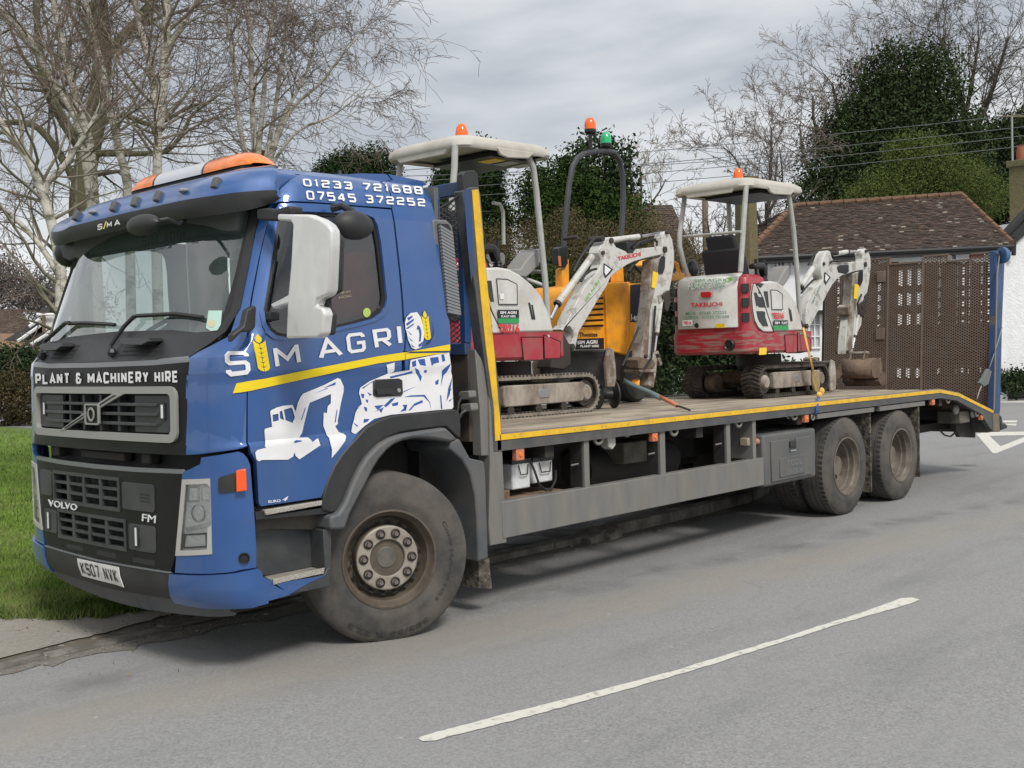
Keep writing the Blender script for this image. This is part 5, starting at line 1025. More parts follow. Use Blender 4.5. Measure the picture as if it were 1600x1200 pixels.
P2 = dict(x1=.35, bz=.0, roof=(-1.02, .30, 2.30), beacon=(-.38, .0), ay=1.36,
 posts=[('nr', [(1166,290),(1163,330),(1160,380),(1157,425)], -.44), ('nf', [(1229,288),(1234,315),(1240,360),(1245,420),(1250,500)], -.42), ('fr', [(1071,296),(1067,330),(1062,365),(1062,385),(1068,410),(1074,430)], .44), ('ff', [(1137,296),(1139,330),(1143,400)], .42)],
 bars=[([(1066,370),(1158,362)], (.44,-.44)), ([(1118,290),(1135,296),(1140,310)], (.3,.4,.42))],
 boom=p4([(60,660),(55,560),(85,430),(130,350),(170,320),(190,285),(178,230),(180,165),(210,85),(232,60),(250,68),(262,118),(285,152),(330,152),(420,148),(500,146),(520,160),(512,210),(450,222),(400,236),(340,256),(300,285),(265,330),(230,390),(180,490),(130,580),(92,655)], b5, 5),
 dipper=p4([(512,120),(505,80),(530,42),(550,52),(570,110),(574,180),(562,300),(545,390),(520,420),(505,560),(500,640),(470,700),(455,760),(430,850),(372,868),(375,760),(395,600),(415,440),(432,240),(500,216)], b5, 5),
 dipper_worn=p4([(432,240),(470,232),(462,400),(440,600),(425,780),(420,850),(373,866),(378,760),(395,600),(415,440)], b5, 5),
 cyl=[(z2([(150,195)],b5,5)[0], z2([(60,340)],b5,5)[0], z2([(30,400)],b5,5)[0], .036, .02, -.02), (z2([(320,85)],b5,5)[0], z2([(415,68)],b5,5)[0], z2([(530,62)],b5,5)[0], .030, .015, 0), (z2([(500,560)],b5,5)[0], z2([(480,720)],b5,5)[0], z2([(460,820)],b5,5)[0], .026, .015, -.06)],
 pins=[((1279,413),.022),((1344,414),.034),((1300,396),.028),((1346,393),.022),((1339,480),.028),((1316,550),.022),((1252,510),.03)],
 hoses=[p4([(60,390),(110,330),(150,290),(175,280)], b5, 5), p4([(170,70),(140,130),(115,170)], b5, 5), p4([(285,155),(300,140),(400,135),(440,140)], b5, 5), p4([(530,400),(500,470),(505,560)], b5, 5)],
 bits=[(p4([(300,190),(330,172),(390,172),(392,225),(370,242),(310,230)], b5, 5), KST, .15), (p4([(470,480),(520,440),(540,400),(530,500),(510,580),(480,560)], b5, 5), PIN, .15), (p4([(380,500),(400,480),(400,560),(385,560)], b5, 5), MWB, .16)],
 swing=[(1246,500),(1254,502),(1262,520),(1262,550),(1250,552)],
 decals=[('dark_slot', p4([(512,215),(528,206),(543,215),(542,290),(525,332),(508,328),(504,290)], b5, 5), KST), ('yellow_label', p4([(476,318),(508,325),(500,438),(468,432)], b5, 5), YST), ('shoulder_mark', p4([(240,222),(288,265),(250,325),(236,300)], b5, 5), KST), ('shoulder_label', p4([(246,240),(274,266),(251,302),(243,288)], b5, 5), WHITE)])
E2, g2, FA2, body2, cv2, dr2, RR2 = excavator(7.03, 1.42, 'mini excavator with scraped red tail and yellow strap, nearest the ramps', P2, True)
# writing on the machines
def flatS(y): return Flat((0, y, 0), (1, 0, 0), (0, 0, 1), 1)
F1 = flatS(1.74-.504-.012); F2 = flatS(1.42-.504-.012)
font_text('model_decal', 'TB216', z2([(148,1012),(415,1012),(415,1115),(148,1118)], (760,380), 8), RDP, cv1, F1, .002, bold=.04)
panel('hire_sticker', [z2([(138,832),(405,832),(408,936),(145,938)], (760,380), 8)], KST, cv1, .001, 0, F1); panel('hire_sticker', [z2([(145,940),(408,938),(410,998),(150,998)], (760,380), 8)], GST, cv1, .001, 0, F1)
font_text('sticker_lettering', 'SIM AGRI', z2([(168,850),(375,850),(375,885),(168,885)], (760,380), 8), WHITE, cv1, F1, .003, bold=.03); font_text('sticker_lettering', 'PLANT HIRE', z2([(182,902),(362,902),(362,928),(182,928)], (760,380), 8), WHITE, cv1, F1, .003, bold=.03)
panel('lock_plate', [z2([(165,630),(218,630),(220,700),(170,700)], (760,380), 8)], WHITE, cv1, .003, 0, F1)
font_text('model_decal', 'TB216', z2([(305,372),(408,372),(410,425),(312,428)], (1150,420), 5.456), RDP, cv2, F2, .002, bold=.04)
panel('hire_sticker', [z2([(318,440),(442,438),(444,478),(320,480)], (1150,420), 5.456)], KST, cv2, .001, 0, F2); panel('hire_sticker', [z2([(320,484),(446,482),(448,520),(322,522)], (1150,420), 5.456)], GST, cv2, .001, 0, F2)
font_text('sticker_lettering', 'SIM', z2([(330,450),(370,450),(370,472),(330,472)], (1150,420), 5.456), WHITE, cv2, F2, .003, bold=.03); font_text('sticker_lettering', 'PLANT', z2([(388,450),(438,450),(438,472),(388,472)], (1150,420), 5.456), WHITE, cv2, F2, .003, bold=.03)
t4 = lambda L: [(1062+(a-1045)*.90, b) for a, b in z2(L, (1020, 420), 5.456)]
font_text('maker_lettering', 'TAKEUCHI', t4([(242,292),(545,283),(545,318),(250,330)]), RDP, dr2, RR2, .012, bold=.03)
font_text('hire_lettering', 'PLANT HIRE', t4([(222,118),(578,112),(572,158),(218,178)]), GST, dr2, RR2, .010, bold=.05, shear=.3); font_text('hire_lettering', 'PLANT HIRE', t4([(222,118),(578,112),(572,158),(218,178)]), WHITE, dr2, RR2, .0125, bold=.0, shear=.3)
font_text('hire_lettering', 'SIM AGRI', t4([(280,88),(560,82),(560,108),(276,114)]), GST, dr2, RR2, .012, bold=.0)
for tx, q in (('MOB : 07545 372252', [(198,368),(585,358),(585,384),(198,396)]), ('OFFICE : 01233 721688', [(180,405),(610,395),(610,420),(180,430)])):
    font_text('phone_print', tx, t4(q), mat('print_green_grey', (.10,.28,.17), .5), dr2, RR2, .012, bold=.01)
panel('model_label', [t4([(168,440),(262,436),(262,484),(170,488)])], WHITE, dr2, .010, 0, RR2); font_text('model_print', 'TB216', t4([(178,448),(252,446),(252,474),(178,476)]), RDP, dr2, RR2, .012, bold=.03)
panel('warning_label', [t4([(482,468),(565,466),(567,502),(485,504)])], YST, dr2, .010, 0, RR2)
tl = panel('tail_light', [t4([(348,200),(430,195),(442,205),(438,235),(425,242),(362,243),(350,232)])], mat('tail_light_red', (.5,.01,.02), .25, coat=.5), dr2, .03, .03, RR2)
panel('light_recess', [t4([(315,195),(345,172),(430,165),(458,180),(455,235),(430,262),(345,270),(318,250)])], mat('recess_pale', (.48,.48,.46), .5), dr2, .006, .002, RR2)
M().lathe([(0,.006),(.012,.006),(.026,.004),(.028,0)], RR2.P(*RR2.hit(1020+376/5.456, 420+483/5.456), .008), (-1,0,0), 16).build('door_lock', KST, dr2)
panel('leaf_mark', [t4([(560,90),(600,75),(648,72),(640,100),(600,118),(570,112)])], mat('leaf_green', (.25,.5,.08), .5), dr2, .012, 0, RR2); panel('wheel_mark', [t4([(575,88),(600,82),(610,95),(600,112),(580,108)])], WHITE, dr2, .0135, 0, RR2)
M().lathe([(0,.004),(.045,.004),(.052,.012),(.060,.004),(.060,-.02)], Vector((7.03-1.115, 1.42-.28, DKZ+.60)), (-1,0,0), 20).build('exhaust_port', KST, body2)
panel('warning_label', [z2([(192,675),(255,672),(250,730),(188,735)], (1150,420), 5.456)], YST, body2, .012, 0, F2)
font_text('maker_print', 'TAKEUCHI', p4([(525,205),(705,168),(705,200),(530,235)], a5, 5), RDP, E1, FA1, .002, bold=.03)
font_text('arm_print', 'SIM AGRI', p4([(262,540),(372,385),(385,400),(280,560)], a5, 5), mat('leaf_green', (.25,.5,.08), .5), E1, FA1, .002)
font_text('arm_print', 'SIM AGRI', p4([(138,465),(205,330),(212,338),(150,478)], b5, 5), mat('print_green_grey', (.10,.28,.17), .5), E2, FA2, .002)
# ---- dumper between the excavators
DM = thing('site_dumper', 'yellow one tonne site dumper standing between the two excavators', 'dumper', (4.9, 2.1, DKZ))
dy = 2.0
def dpr(nm, L, y0, y1, m_, par=DM, bv=.01, o=a5, s=5): return M().prism([at(a, b, y=y0) for a, b in z2(L, o, s)], (0, y1-y0, 0)).build(nm, m_, par, bv)
db = dpr('engine_cover', [(85,700),(80,520),(90,470),(110,440),(200,425),(230,430),(330,410),(430,408),(600,405),(615,420),(618,980),(560,972),(500,950),(150,950),(110,900)], dy, dy+.5, YEL)
dpr('side_body', [(618,420),(650,415),(730,410),(735,720),(720,975),(618,975)], dy+.02, dy+.5, YEL)
panel('tonne_sticker', [z2([(622,425),(728,420),(728,716),(622,716)], a5, 5)], mat('sticker_navy', (.012,.02,.05), .3), db, .006, .0, flatS(dy+.02))
font_text('tonne_lettering', '1-tonne', z2([(625,655),(735,655),(735,705),(625,705)], a5, 5), WHITE, db, flatS(dy+.02), .009, bold=.03)
dpr('corner_post', [(430,410),(600,402),(604,975),(500,950),(445,945)], dy-.03, dy+.1, YEL, db)
for k in range(6):
    z_ = 500+43*k; L = [(300-12*k,z_+8),(405,z_),(415,z_+6),(415,z_+28),(300-14*k,z_+34)]
    dpr('louvre', [(395-100-14*k if k else 350,z_+4),(414,z_-6),(416,z_+20),(395-110-14*k if k else 340,z_+30)], dy-.05, dy, YEL, db, .004)
    dpr('louvre_gap', [(395-100-14*k if k else 340,z_+30),(414,z_+20),(414,z_+36),(395-112-14*k if k else 330,z_+42)], dy-.006, dy, KST, db, 0)
font_text('maker_lettering', 'Thwaites', z2([(222,798),(366,795),(366,830),(222,833)], a5, 5), KST, db, flatS(dy), .004, bold=.02)
panel('hire_sticker', [z2([(192,848),(418,840),(418,928),(192,930)], a5, 5)], KST, db, .002, 0, flatS(dy)); panel('hire_sticker', [z2([(192,931),(418,929),(418,948),(192,948)], a5, 5)], mat('sticker_dark_green', (.06,.2,.12), .5), db, .002, 0, flatS(dy))
font_text('sticker_lettering', 'SIM AGRI', z2([(208,862),(365,855),(365,885),(208,890)], a5, 5), WHITE, db, flatS(dy), .005, bold=.03); font_text('sticker_lettering', 'PLANT HIRE', z2([(232,896),(376,893),(376,912),(232,914)], a5, 5), WHITE, db, flatS(dy), .005, bold=.03)
dpr('roll_bar_mount', [(95,480),(95,300),(120,290),(145,220),(150,480)], dy+.1, dy+.2, YEL, db); dpr('hinge_plate', [(60,140),(80,130),(140,120),(140,260),(120,290),(65,270)], dy+.07, dy+.16, KST, db, .01); dpr('hinge_marker', [(62,200),(80,200),(85,280),(70,275)], dy+.06, dy+.07, MARK, db, 0)
dpr('column', [(525,290),(570,280),(578,405),(525,405)], dy+.1, dy+.2, YEL, db); M().tube([at(980,442,y=dy+.1), at(1003,462,y=dy+.05), at(1006,470,y=dy+.05)], .02, 8).build('grab_rail', YEL, db)
M().tube([at(983,425,y=dy+.3), at(990,415,y=dy+.3), at(1008,432,y=dy+.3)], .02, 8).build('steering_column', KST, DM)
M().lathe([(.0,.02),(.05,.03),(.09,.01),(.09,-.01),(0,0)], at(1005,412,y=dy+.3), (-.4,0,1), 16).build('steering_hub', YEL, DM)
HR = mat('roll_bar_slate', (.028,.032,.040), .45, dirt=(.1,.1,.1), amt=.3, scale=5)
hp = [at(a, b, y=dy+.12) for a, b in ((880,405),(882,365),(885,330),(889,290),(895,260),(902,247),(913,240),(930,237))]+[at(a, b, y=dy+.12) for a, b in ((948,236),(960,239),(969,252),(973,275),(974,310),(972,350),(970,375))]
M().tube(hp, .030, 10).build('roll_bar', HR, DM)
dpr('bar_label', [(120,80),(148,82),(142,175),(118,172)], dy+.07, dy+.075, POST, DM, 0, (860,180+180), 5) if 0 else None
for (px_, py_, h_), m_ in (((923,237,.19), AMBER), ((947,234,.02), mat('beacon_green', (.01,.42,.16), .2, coat=.6))):
    c_ = at(px_, py_, y=dy+.12); s_ = M().tube([c_, c_+Vector((0,0,h_))], .022, 8).build('beacon_stalk', KST, DM)
    q = c_+Vector((0,0,h_)); M().lathe([(.048,0),(.061,.015),(.063,.045)], q, (0,0,1), 18).build('beacon_base', KST, s_); M().lathe([(.060,.045),(.060,.10),(.052,.135),(.034,.165),(0,.172)], q, (0,0,1), 18).build('beacon_lens', MATS['beacon_orange'] if m_ is AMBER else m_, s_)
dpr('skip', [(640,980),(900,960),(960,1010),(900,1080),(650,1100)], dy+.1, dy+.5, PIN, DM) if 0 else None
M().tube([at(1046,424,y=dy+.3), at(1044,412,y=dy+.3), at(1050,408,y=dy+.3), at(1058,413,y=dy+.3), at(1062,432,y=dy+.3)], .022, 8).build('skip_handle', YEL, DM)
dpr('skip_edge', [(1035,430),(1085,425),(1085,436),(1036,440)], dy+.28, dy+.5, YEL, DM, .005, (0,0), 1)
M().box(4.6,5.5,dy+.02,dy+.5,DKZ+.25,DKZ+.56).build('dumper_chassis', PIN, DM)
for xx in (4.65, 5.4):
    w_ = M().lathe([(.12,0),(.14,.02),(.26,.02),(.29,-.02),(.29,-.18),(.26,-.2),(.12,-.2)], (xx, dy, DKZ+.29), (0,-1,0), 28).build('wheel', RUBC, DM); M().lathe([(.13,.0),(.08,-.04),(0,-.03)], (xx, dy, DKZ+.29), (0,-1,0), 20).build('rim', YEL, w_)
M().ell(at(1082,420,y=2.3), (.12,.05,.12), 14).build('seat_armrest', KST, DM)  # dark rounded armrest of the rear excavator seat
# ---- drums, buckets, blade-like attachments on the bed
def drum(px, py, r, label):
    c_ = at(px, py, y=1.42); c_.z = DKZ+r; D_ = thing('black_roller', label, 'roller', (c_.x, c_.y, DKZ)); ax = Vector((.9,-.45,0)).normalized()
    M().lathe([(0,.02),(r*.95,.02),(r,.012),(r,.0),(r*.92,-.006),(r*.35,-.02),(r*.3,-.155),(r*.92,-.16),(r,-.166),(r,-.18),(0,-.185)], c_, ax, 32).build('flange', mat('black_rubber_wheel', (.012,.012,.013), .35, dirt=(.05,.045,.04), amt=.5, scale=8), D_)
    M().lathe([(0,.05),(r*.22,.05),(r*.24,.0)], c_, ax, 16).build('boss', MUDS, D_)
drum(958, 613, .138, 'black flanged roller lying right of the front excavator track')
def bucket(loc, w, r, rot, m_, label, teeth=4):
    B_ = thing('digger_bucket', label, 'bucket', loc, 'muddy digger buckets at the back of the deck'); R_ = Matrix.Rotation(rot, 3, 'Z'); L = Vector(loc)
    prof = [(r*.95,r*1.05),(r*.45,r*1.0),(-.1*r,r*1.05),(-.75*r,r*.95),(-r,r*.5),(-.85*r,.12*r),(-.4*r,0),(.3*r,.02*r),(.95*r,.30*r),(1.1*r,.45*r)]
    T_ = lambda x, y, z: L+R_@Vector((x, y, z))
    sh = M().grid([[T_(a, y, b) for a, b in prof[2:]] for y in (-w/2, w/2)]).build('bucket_shell', m_, B_); md = sh.modifiers.new('solid', 'SOLIDIFY'); md.thickness = .02
    for s in (-1, 1): M().prism([T_(a, s*w/2, b) for a, b in prof], R_@Vector((0, .016*s, 0))).build('bucket_side', m_, B_, .004)
    for s in (-.09, .09): M().prism([T_(-.7*r, s, r*.95), T_(-.2*r, s, r*1.45), T_(.15*r, s, r*1.4), T_(.1*r, s, r)], R_@Vector((0, .02, 0))).build('hanger', m_, B_, .005)
    M().tube([T_(-.2*r,-.13,r*1.32), T_(-.2*r,.13,r*1.32)], .022, 10).build('hanger_pin', TFR, B_)
    for k in range(teeth): y = -w/2+w*(k+.5)/teeth; M().prism([T_(.92*r,y-.02,.27*r), T_(1.35*r,y-.012,.55*r), T_(1.0*r,y-.02,.42*r)], R_@Vector((0, .035, 0))).build('tooth', TFR, B_)
bucket((10.0, 1.48, DKZ), .46, .19, math.radians(190), MUDS, 'muddy brown digger bucket lying lowest, nearest the raised ramps', 0)
bucket((9.62, 1.36, DKZ+.12), .40, .26, math.radians(10), mat('rusty_brown_bucket', (.11,.08,.06), .8, dirt=(.22,.16,.11), amt=.8, scale=8, bump=.5, bscale=25), 'brown rusty bucket coupled under the rear excavator arm')
bucket((9.1, 1.78, DKZ+.08), .50, .24, math.radians(-25), MUDS, 'dark bucket half hidden behind the yellow strapped track', 0)
# grey attachment in front of track 1 (grab bracket)
# ---- straps and chain
def ribbon(nm, pts, w, m_, lab, cat, wdir=(1, 0, 0), parent=None):
    P_ = [Vector(p) for p in pts]; wd = Vector(wdir).normalized()*w/2; g_ = M(); g_.grid([[p-wd for p in P_], [p+wd for p in P_]]); o_ = g_.build(nm, m_, parent)
    md = o_.modifiers.new('solid', 'SOLIDIFY'); md.thickness = .006
    if lab: tag(o_, lab, cat)
    return o_
SG = mat('strap_grey_blue', (.16,.24,.25), .8, dirt=(.1,.1,.09), amt=.5, scale=9); SO = mat('strap_faded_orange', (.65,.24,.12), .8); SY = mat('strap_yellow', (.72,.45,.09), .8, dirt=(.4,.28,.1), amt=.5, scale=12); SBL = mat('strap_blue', (.02,.10,.42), .7)
ts = thing('ratchet_strap', 'faded blue and orange ratchet strap running down to the deck edge', 'strap', at(1034,628,z=DKZ))
ribbon('webbing', [at(975,595,y=1.35), at(990,603,y=1.20), at(1012,612,y=1.0), at(1033,622,y=.80)], .055, SG, None, None, (.3,0,1), ts)
ribbon('webbing', [at(1031,620,y=.80), at(1045,627,y=.65), at(1059,634,y=.50)], .04, SO, None, None, (.3,0,1), ts)
M().tube([at(1057,634,y=.5), at(1068,637,y=.40), at(1078,641,y=.30)], .010, 6).build('strap_hook', PIN, ts)
ys_ = thing('ratchet_strap', 'yellow ratchet strap with its ratchet over the rear excavator track', 'strap', at(1278,628,y=-.01))
ribbon('webbing', [at(1255,512,y=.86), at(1262,545,y=.82), at(1270,578,y=.80)], .045, SY, None, None, (1,0,0), ys_)
M().prism([at(a, b, y=.80) for a, b in ((1270,578),(1277,580),(1282,600),(1279,614),(1274,612),(1270,595))], (0,.03,0)).build('ratchet', mat('yellow_ratchet', (.40,.31,.14), .5, .3, dirt=(.2,.14,.06), amt=.8, scale=20), ys_, .008)
M().ell(at(1280,617,y=.30), (.045,.03,.035), 10).build('strap_bundle', SY, ys_); M().ell(at(1284,611,y=.32), (.04,.03,.04), 8).build('strap_bundle', SY, ys_)
ribbon('webbing', [at(1278,619,y=.30), at(1278,624,y=.02), at(1278,632,y=-.012), at(1275,648,y=-.012)], .035, SBL, None, None, (1,0,0), ys_)
M().torus(at(1270,652,y=-.01), (0,1,0), .028, .008, 10, 6, .3, 5.0).build('strap_hook', MATS['galv_dusty'], ys_)
rs = thing('ratchet_strap', 'grey green ratchet strap holding the raised ramp beside its blue channel', 'strap', at(1528,625,y=.0))
SGG = mat('strap_grey_green', (.24,.30,.27), .8, dirt=(.15,.15,.13), amt=.5, scale=9)
ribbon('webbing', [at(1566,512,y=-.03), at(1555,550,y=-.02), at(1544,582,y=-.02)], .045, SGG, None, None, (1,0,.3), rs)
ribbon('webbing', [at(1536,598,y=-.02), at(1530,613,y=-.015), at(1527,624,y=-.01)], .05, mat('strap_pale', (.33,.32,.27), .8), None, None, (1,0,.3), rs)
M().prism([at(a, b, y=-.03) for a, b in ((1544,576),(1550,580),(1545,600),(1538,604),(1531,598),(1537,590))], (0,.04,0)).build('ratchet', mat('ratchet_metal', (.16,.18,.17), .5, .4), rs, .006)
# ================================================================ GROUND AND SURROUNDINGS
def ground_mat():
    m = bpy.data.materials.new('asphalt'); m.use_nodes = True; t = m.node_tree; n = t.nodes.new; l = t.links.new; b = t.nodes['Principled BSDF']
    geo = n('ShaderNodeNewGeometry'); P = geo.outputs['Position']
    def noise(s, d=4, r=.6, st=None):
        x = n('ShaderNodeTexNoise'); x.inputs['Scale'].default_value = s; x.inputs['Detail'].default_value = d; x.inputs['Roughness'].default_value = r
        if st: q = n('ShaderNodeMapping'); q.inputs['Scale'].default_value = st; l(P, q.inputs[0]); l(q.outputs[0], x.inputs[0])
        else: l(P, x.inputs[0])
        return x.outputs[0]
    def rng(v, a, b_, c, d): q = n('ShaderNodeMapRange'); q.inputs[1].default_value = a; q.inputs[2].default_value = b_; q.inputs[3].default_value = c; q.inputs[4].default_value = d; l(v, q.inputs[0]); return q.outputs[0]
    def mul(a, c): q = n('ShaderNodeMath'); q.operation = 'MULTIPLY'; (l(a, q.inputs[0]) if not isinstance(a, float) else None); (l(c, q.inputs[1]) if not isinstance(c, float) else setattr(q.inputs[1], 'default_value', c)); return q.outputs[0]
    def mix(f, a, c):
        q = n('ShaderNodeMix'); q.data_type = 'RGBA'; l(f, q.inputs[0])
        for i, v in ((6, a), (7, c)):
            if isinstance(v, tuple): q.inputs[i].default_value = (*v, 1)
            else: l(v, q.inputs[i])
        return q.outputs[2]
    v = n('ShaderNodeTexVoronoi'); v.inputs['Scale'].default_value = 95; l(P, v.inputs[0]); ag = v.outputs['Color']; sp = n('ShaderNodeSeparateColor'); l(ag, sp.inputs[0])
    base = mix(rng(sp.outputs[0], 0, 1, 0, 1), (.185, .185, .183), (.30, .30, .298))
    base = mix(rng(noise(.55, 6), .35, .65, 0, .5), base, (.25, .25, .25))
    base = mix(rng(noise(.9, 7, .7, (.35, 1.6, 1)), .5, .68, 0, .42), base, (.145, .147, .15))
    # dusty band where wheels run: follows the kerb, y about .2 at x=-2 to -.85 at x=3.6
    sx = n('ShaderNodeSeparateXYZ'); l(P, sx.inputs[0])
    lin = n('ShaderNodeMath'); lin.operation = 'MULTIPLY_ADD'; l(sx.outputs[0], lin.inputs[0]); lin.inputs[1].default_value = .17; l(sx.outputs[1], lin.inputs[2])
    wob = n('ShaderNodeMath'); wob.operation = 'MULTIPLY_ADD'; l(noise(.8, 5), wob.inputs[0]); wob.inputs[1].default_value = .5; l(lin.outputs[0], wob.inputs[2])
    def band(c, w, s): 
        a = n('ShaderNodeMath'); a.operation = 'SUBTRACT'; l(wob.outputs[0], a.inputs[0]); a.inputs[1].default_value = c; k = n('ShaderNodeMath'); k.operation = 'ABSOLUTE'; l(a.outputs[0], k.inputs[0]); return rng(k.outputs[0], w, w+s, 1, 0)
    bd_ = mul(mul(band(.02, .16, .34), rng(noise(3, 6), .3, .65, .2, .65)), rng(sx.outputs[0], 5, 9, 1.0, .25))
    base = mix(bd_, base, (.27, .245, .205))
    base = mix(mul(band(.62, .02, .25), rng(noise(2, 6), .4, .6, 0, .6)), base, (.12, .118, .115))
    # fine seams: crack lines from voronoi edges, sparse
    ve = n('ShaderNodeTexVoronoi'); ve.feature = 'DISTANCE_TO_EDGE'; ve.inputs['Scale'].default_value = .16; dq = n('ShaderNodeVectorMath'); dq.operation = 'ADD'; nz = n('ShaderNodeTexNoise'); nz.inputs['Scale'].default_value = 1.5; nz.inputs['Detail'].default_value = 6; l(P, nz.inputs[0]); sc_ = n('ShaderNodeVectorMath'); sc_.operation = 'SCALE'; sc_.inputs['Scale'].default_value = 1.4; l(nz.outputs['Color'], sc_.inputs[0]); l(P, dq.inputs[0]); l(sc_.outputs[0], dq.inputs[1]); l(dq.outputs[0], ve.inputs[0])
    base = mix(mul(rng(ve.outputs['Distance'], .0, .0011, .4, 0), rng(noise(.4, 3), .5, .56, 0, 1)), base, (.05, .05, .05))
    # pale specks, chewing gum, grit
    v2 = n('ShaderNodeTexVoronoi'); v2.inputs['Scale'].default_value = 3.2; l(P, v2.inputs[0]); base = mix(rng(v2.outputs['Distance'], .03, .05, .55, 0), base, (.42, .41, .38))
    l(base, b.inputs['Base Color']); b.inputs['Roughness'].default_value = .82; b.inputs['Specular IOR Level'].default_value = .35
    bp = n('ShaderNodeBump'); bp.inputs['Strength'].default_value = .55; bp.inputs['Distance'].default_value = .006; l(sp.outputs[1], bp.inputs['Height']); l(bp.outputs[0], b.inputs['Normal'])
    return m
AS = ground_mat()
def sheet(name, pts, z, m): return struct(M().sheet([(a, b, z) for a, b in pts]).build(name, m))
gr = M().grid([[(-400+200*i, -400+200*j, 0) for i in range(9)] for j in range(9)]).build('road', AS); struct(gr)
# verge: lawn, path, kerb
PATHM = mat('path_asphalt', (.24,.225,.195), .85, dirt=(.33,.31,.27), amt=.6, scale=30, var=.25, bump=.5, bscale=120)
EARTH = mat('verge_earth', (.135,.118,.09), .95, dirt=(.08,.07,.054), amt=.8, scale=9, var=.3, bump=1, bscale=30)
LAWN = mat('lawn_turf', (.10,.165,.035), .9, dirt=(.14,.18,.05), amt=.7, scale=1.2, var=.25, bump=.8, bscale=60)
def blob(pts, z, m, name, jit=.05, sub=6):
    P_ = []; n = len(pts)
    for i in range(n):
        a, b = Vector(pts[i]), Vector(pts[(i+1) % n])
        for k in range(sub): p = a.lerp(b, k/sub); P_.append((p.x+random.uniform(-jit, jit), p.y+random.uniform(-jit, jit)))
    return sheet(name, P_, z, m)
KX = [(-30,1.55),(-6,1.42),(-1.9,1.40),(-1.2,1.40),(0,1.42),(2.2,1.30),(4.0,1.28),(6.5,1.35),(8.2,1.9),(9.2,3.2),(9.8,5.5),(10.0,12),(10.5,30)]
ky = lambda x: lerp(KX, x)
blob([(-30,1.5),(-2,1.42),(2.2,1.35),(4,1.32),(6.4,1.42),(8.0,2.0),(9.0,3.3),(9.5,5.6),(9.6,12),(9.8,45),(-40,45)], .012, EARTH, 'verge_ground', .02, 4)
blob([(-30,1.52),(-2.6,1.50),(-1.6,1.55),(-1.0,1.62),(-.4,1.75),(-.25,2.2),(-.6,2.62),(-1.1,2.72),(-2.6,3.7),(-8,5.3),(-30,9.1)], .020, PATHM, 'path', .018, 10)
blob([(-.5,1.5),(2,1.45),(4.5,1.4),(6.5,1.6),(7.8,2.4),(8,3),(3,2.7),(.2,2.35)], .020, mat('dark_path', (.07,.068,.064), .6, dirt=(.04,.037,.03), amt=.7, scale=5, bump=.5, bscale=60), 'path', .04, 6)  # darker stretch of path under the lorry
lawn = [(-30,9.3),(-8,5.5),(-2.6,3.95),(-1.2,3.15),(-.75,2.75),(.3,2.75),(3,3.1),(6.5,3.3),(8.2,4.3),(8.9,6.2),(9.3,12),(9.6,45),(-40,45)]
blob(lawn, .035, LAWN, 'lawn', .06, 8)
# kerb stones
KS = mat('kerb_concrete', (.22,.21,.185), .85, dirt=(.08,.075,.06), amt=.85, scale=5, thr=.47, bump=.4, bscale=50)
x = -7.0; i = 0
kerb = None
while x < 8.0:
    L = .91; x1 = x+L; a, b = Vector((x, ky(x), 0)), Vector((x1, ky(x1), 0)); d = (b-a).normalized(); nrm = Vector((-d.y, d.x, 0)); low = x < 1.3
    h = .018 if low else (.11 if x > 3.6 else .06)
    if -.9 < x < -.2: h = .006
    c = (a+b)/2+nrm*.0; w = .065 if low else .075
    o_ = M().obox(c+Vector((0, 0, h-.08)), d*(L/2-.006), nrm*w, Vector((0, 0, .08))).build('kerb_stone', KS, None, .012)
    struct(o_); x = x1
ct = M().obox((-.58, 2.62, .03), Vector((.30,.06,0)), Vector((-.01,.03,0)), Vector((0,0,.02))).build('path_edging', KS); struct(ct)
struct(M().obox((-.32,1.45,.012), Vector((.42,.0,0)), Vector((0,.06,0)), Vector((0,0,.012))).build('kerb_stone', KS, None, .008))
# broken kerb lump and gravel along the gutter
for (lx, ly, s) in ((3.55,1.22,.16),(3.75,1.18,.12)):
    struct(M().obox((lx,ly,.04), (s,.03,.02), (-.02,.09,.02), (0,.01,.05)).build('kerb_stone', KS, None, .02))
grv = M()
for k in range(2600):
    x = random.uniform(-2.6, 6.0) if k % 3 else random.uniform(-1.8, .3); y = ky(x)-abs(random.gauss(.02, .16))+(.15 if x < .2 else 0); r = random.uniform(.0015, .006)*(1 if random.random() > .02 else 2.2)
    grv.obox((x, y, r*.5), Vector((r, r*.3, 0)), Vector((-r*.3, r*.8, .2*r)), Vector((0, .1*r, r*.6)))
tag(grv.build('grit', mat('gutter_grit', (.24,.22,.185), .9, var=.5, scale=30)), 'loose grit and chips gathered along the kerb', 'grit', kind='stuff')
blob([(-2.6,1.25),(-1.2,1.18),(-.2,1.12),(1.0,.98),(3,1.05),(6,1.1),(6.4,1.33),(2.2,1.3),(-1.2,1.40),(-2.6,1.40)], .004, mat('gutter_dirt', (.155,.145,.125), .95, dirt=(.22,.21,.19), amt=.6, scale=14, var=.3, bump=.8, bscale=60), 'gutter_dirt', .07, 12)
md_ = M().ell((3.12,1.66,.024), (.26,.20,.004), 20).build('drain_cover', mat('iron_cover', (.012,.012,.012), .5), None); tag(md_, 'black round drain cover in the path under the side guard', 'drain cover')
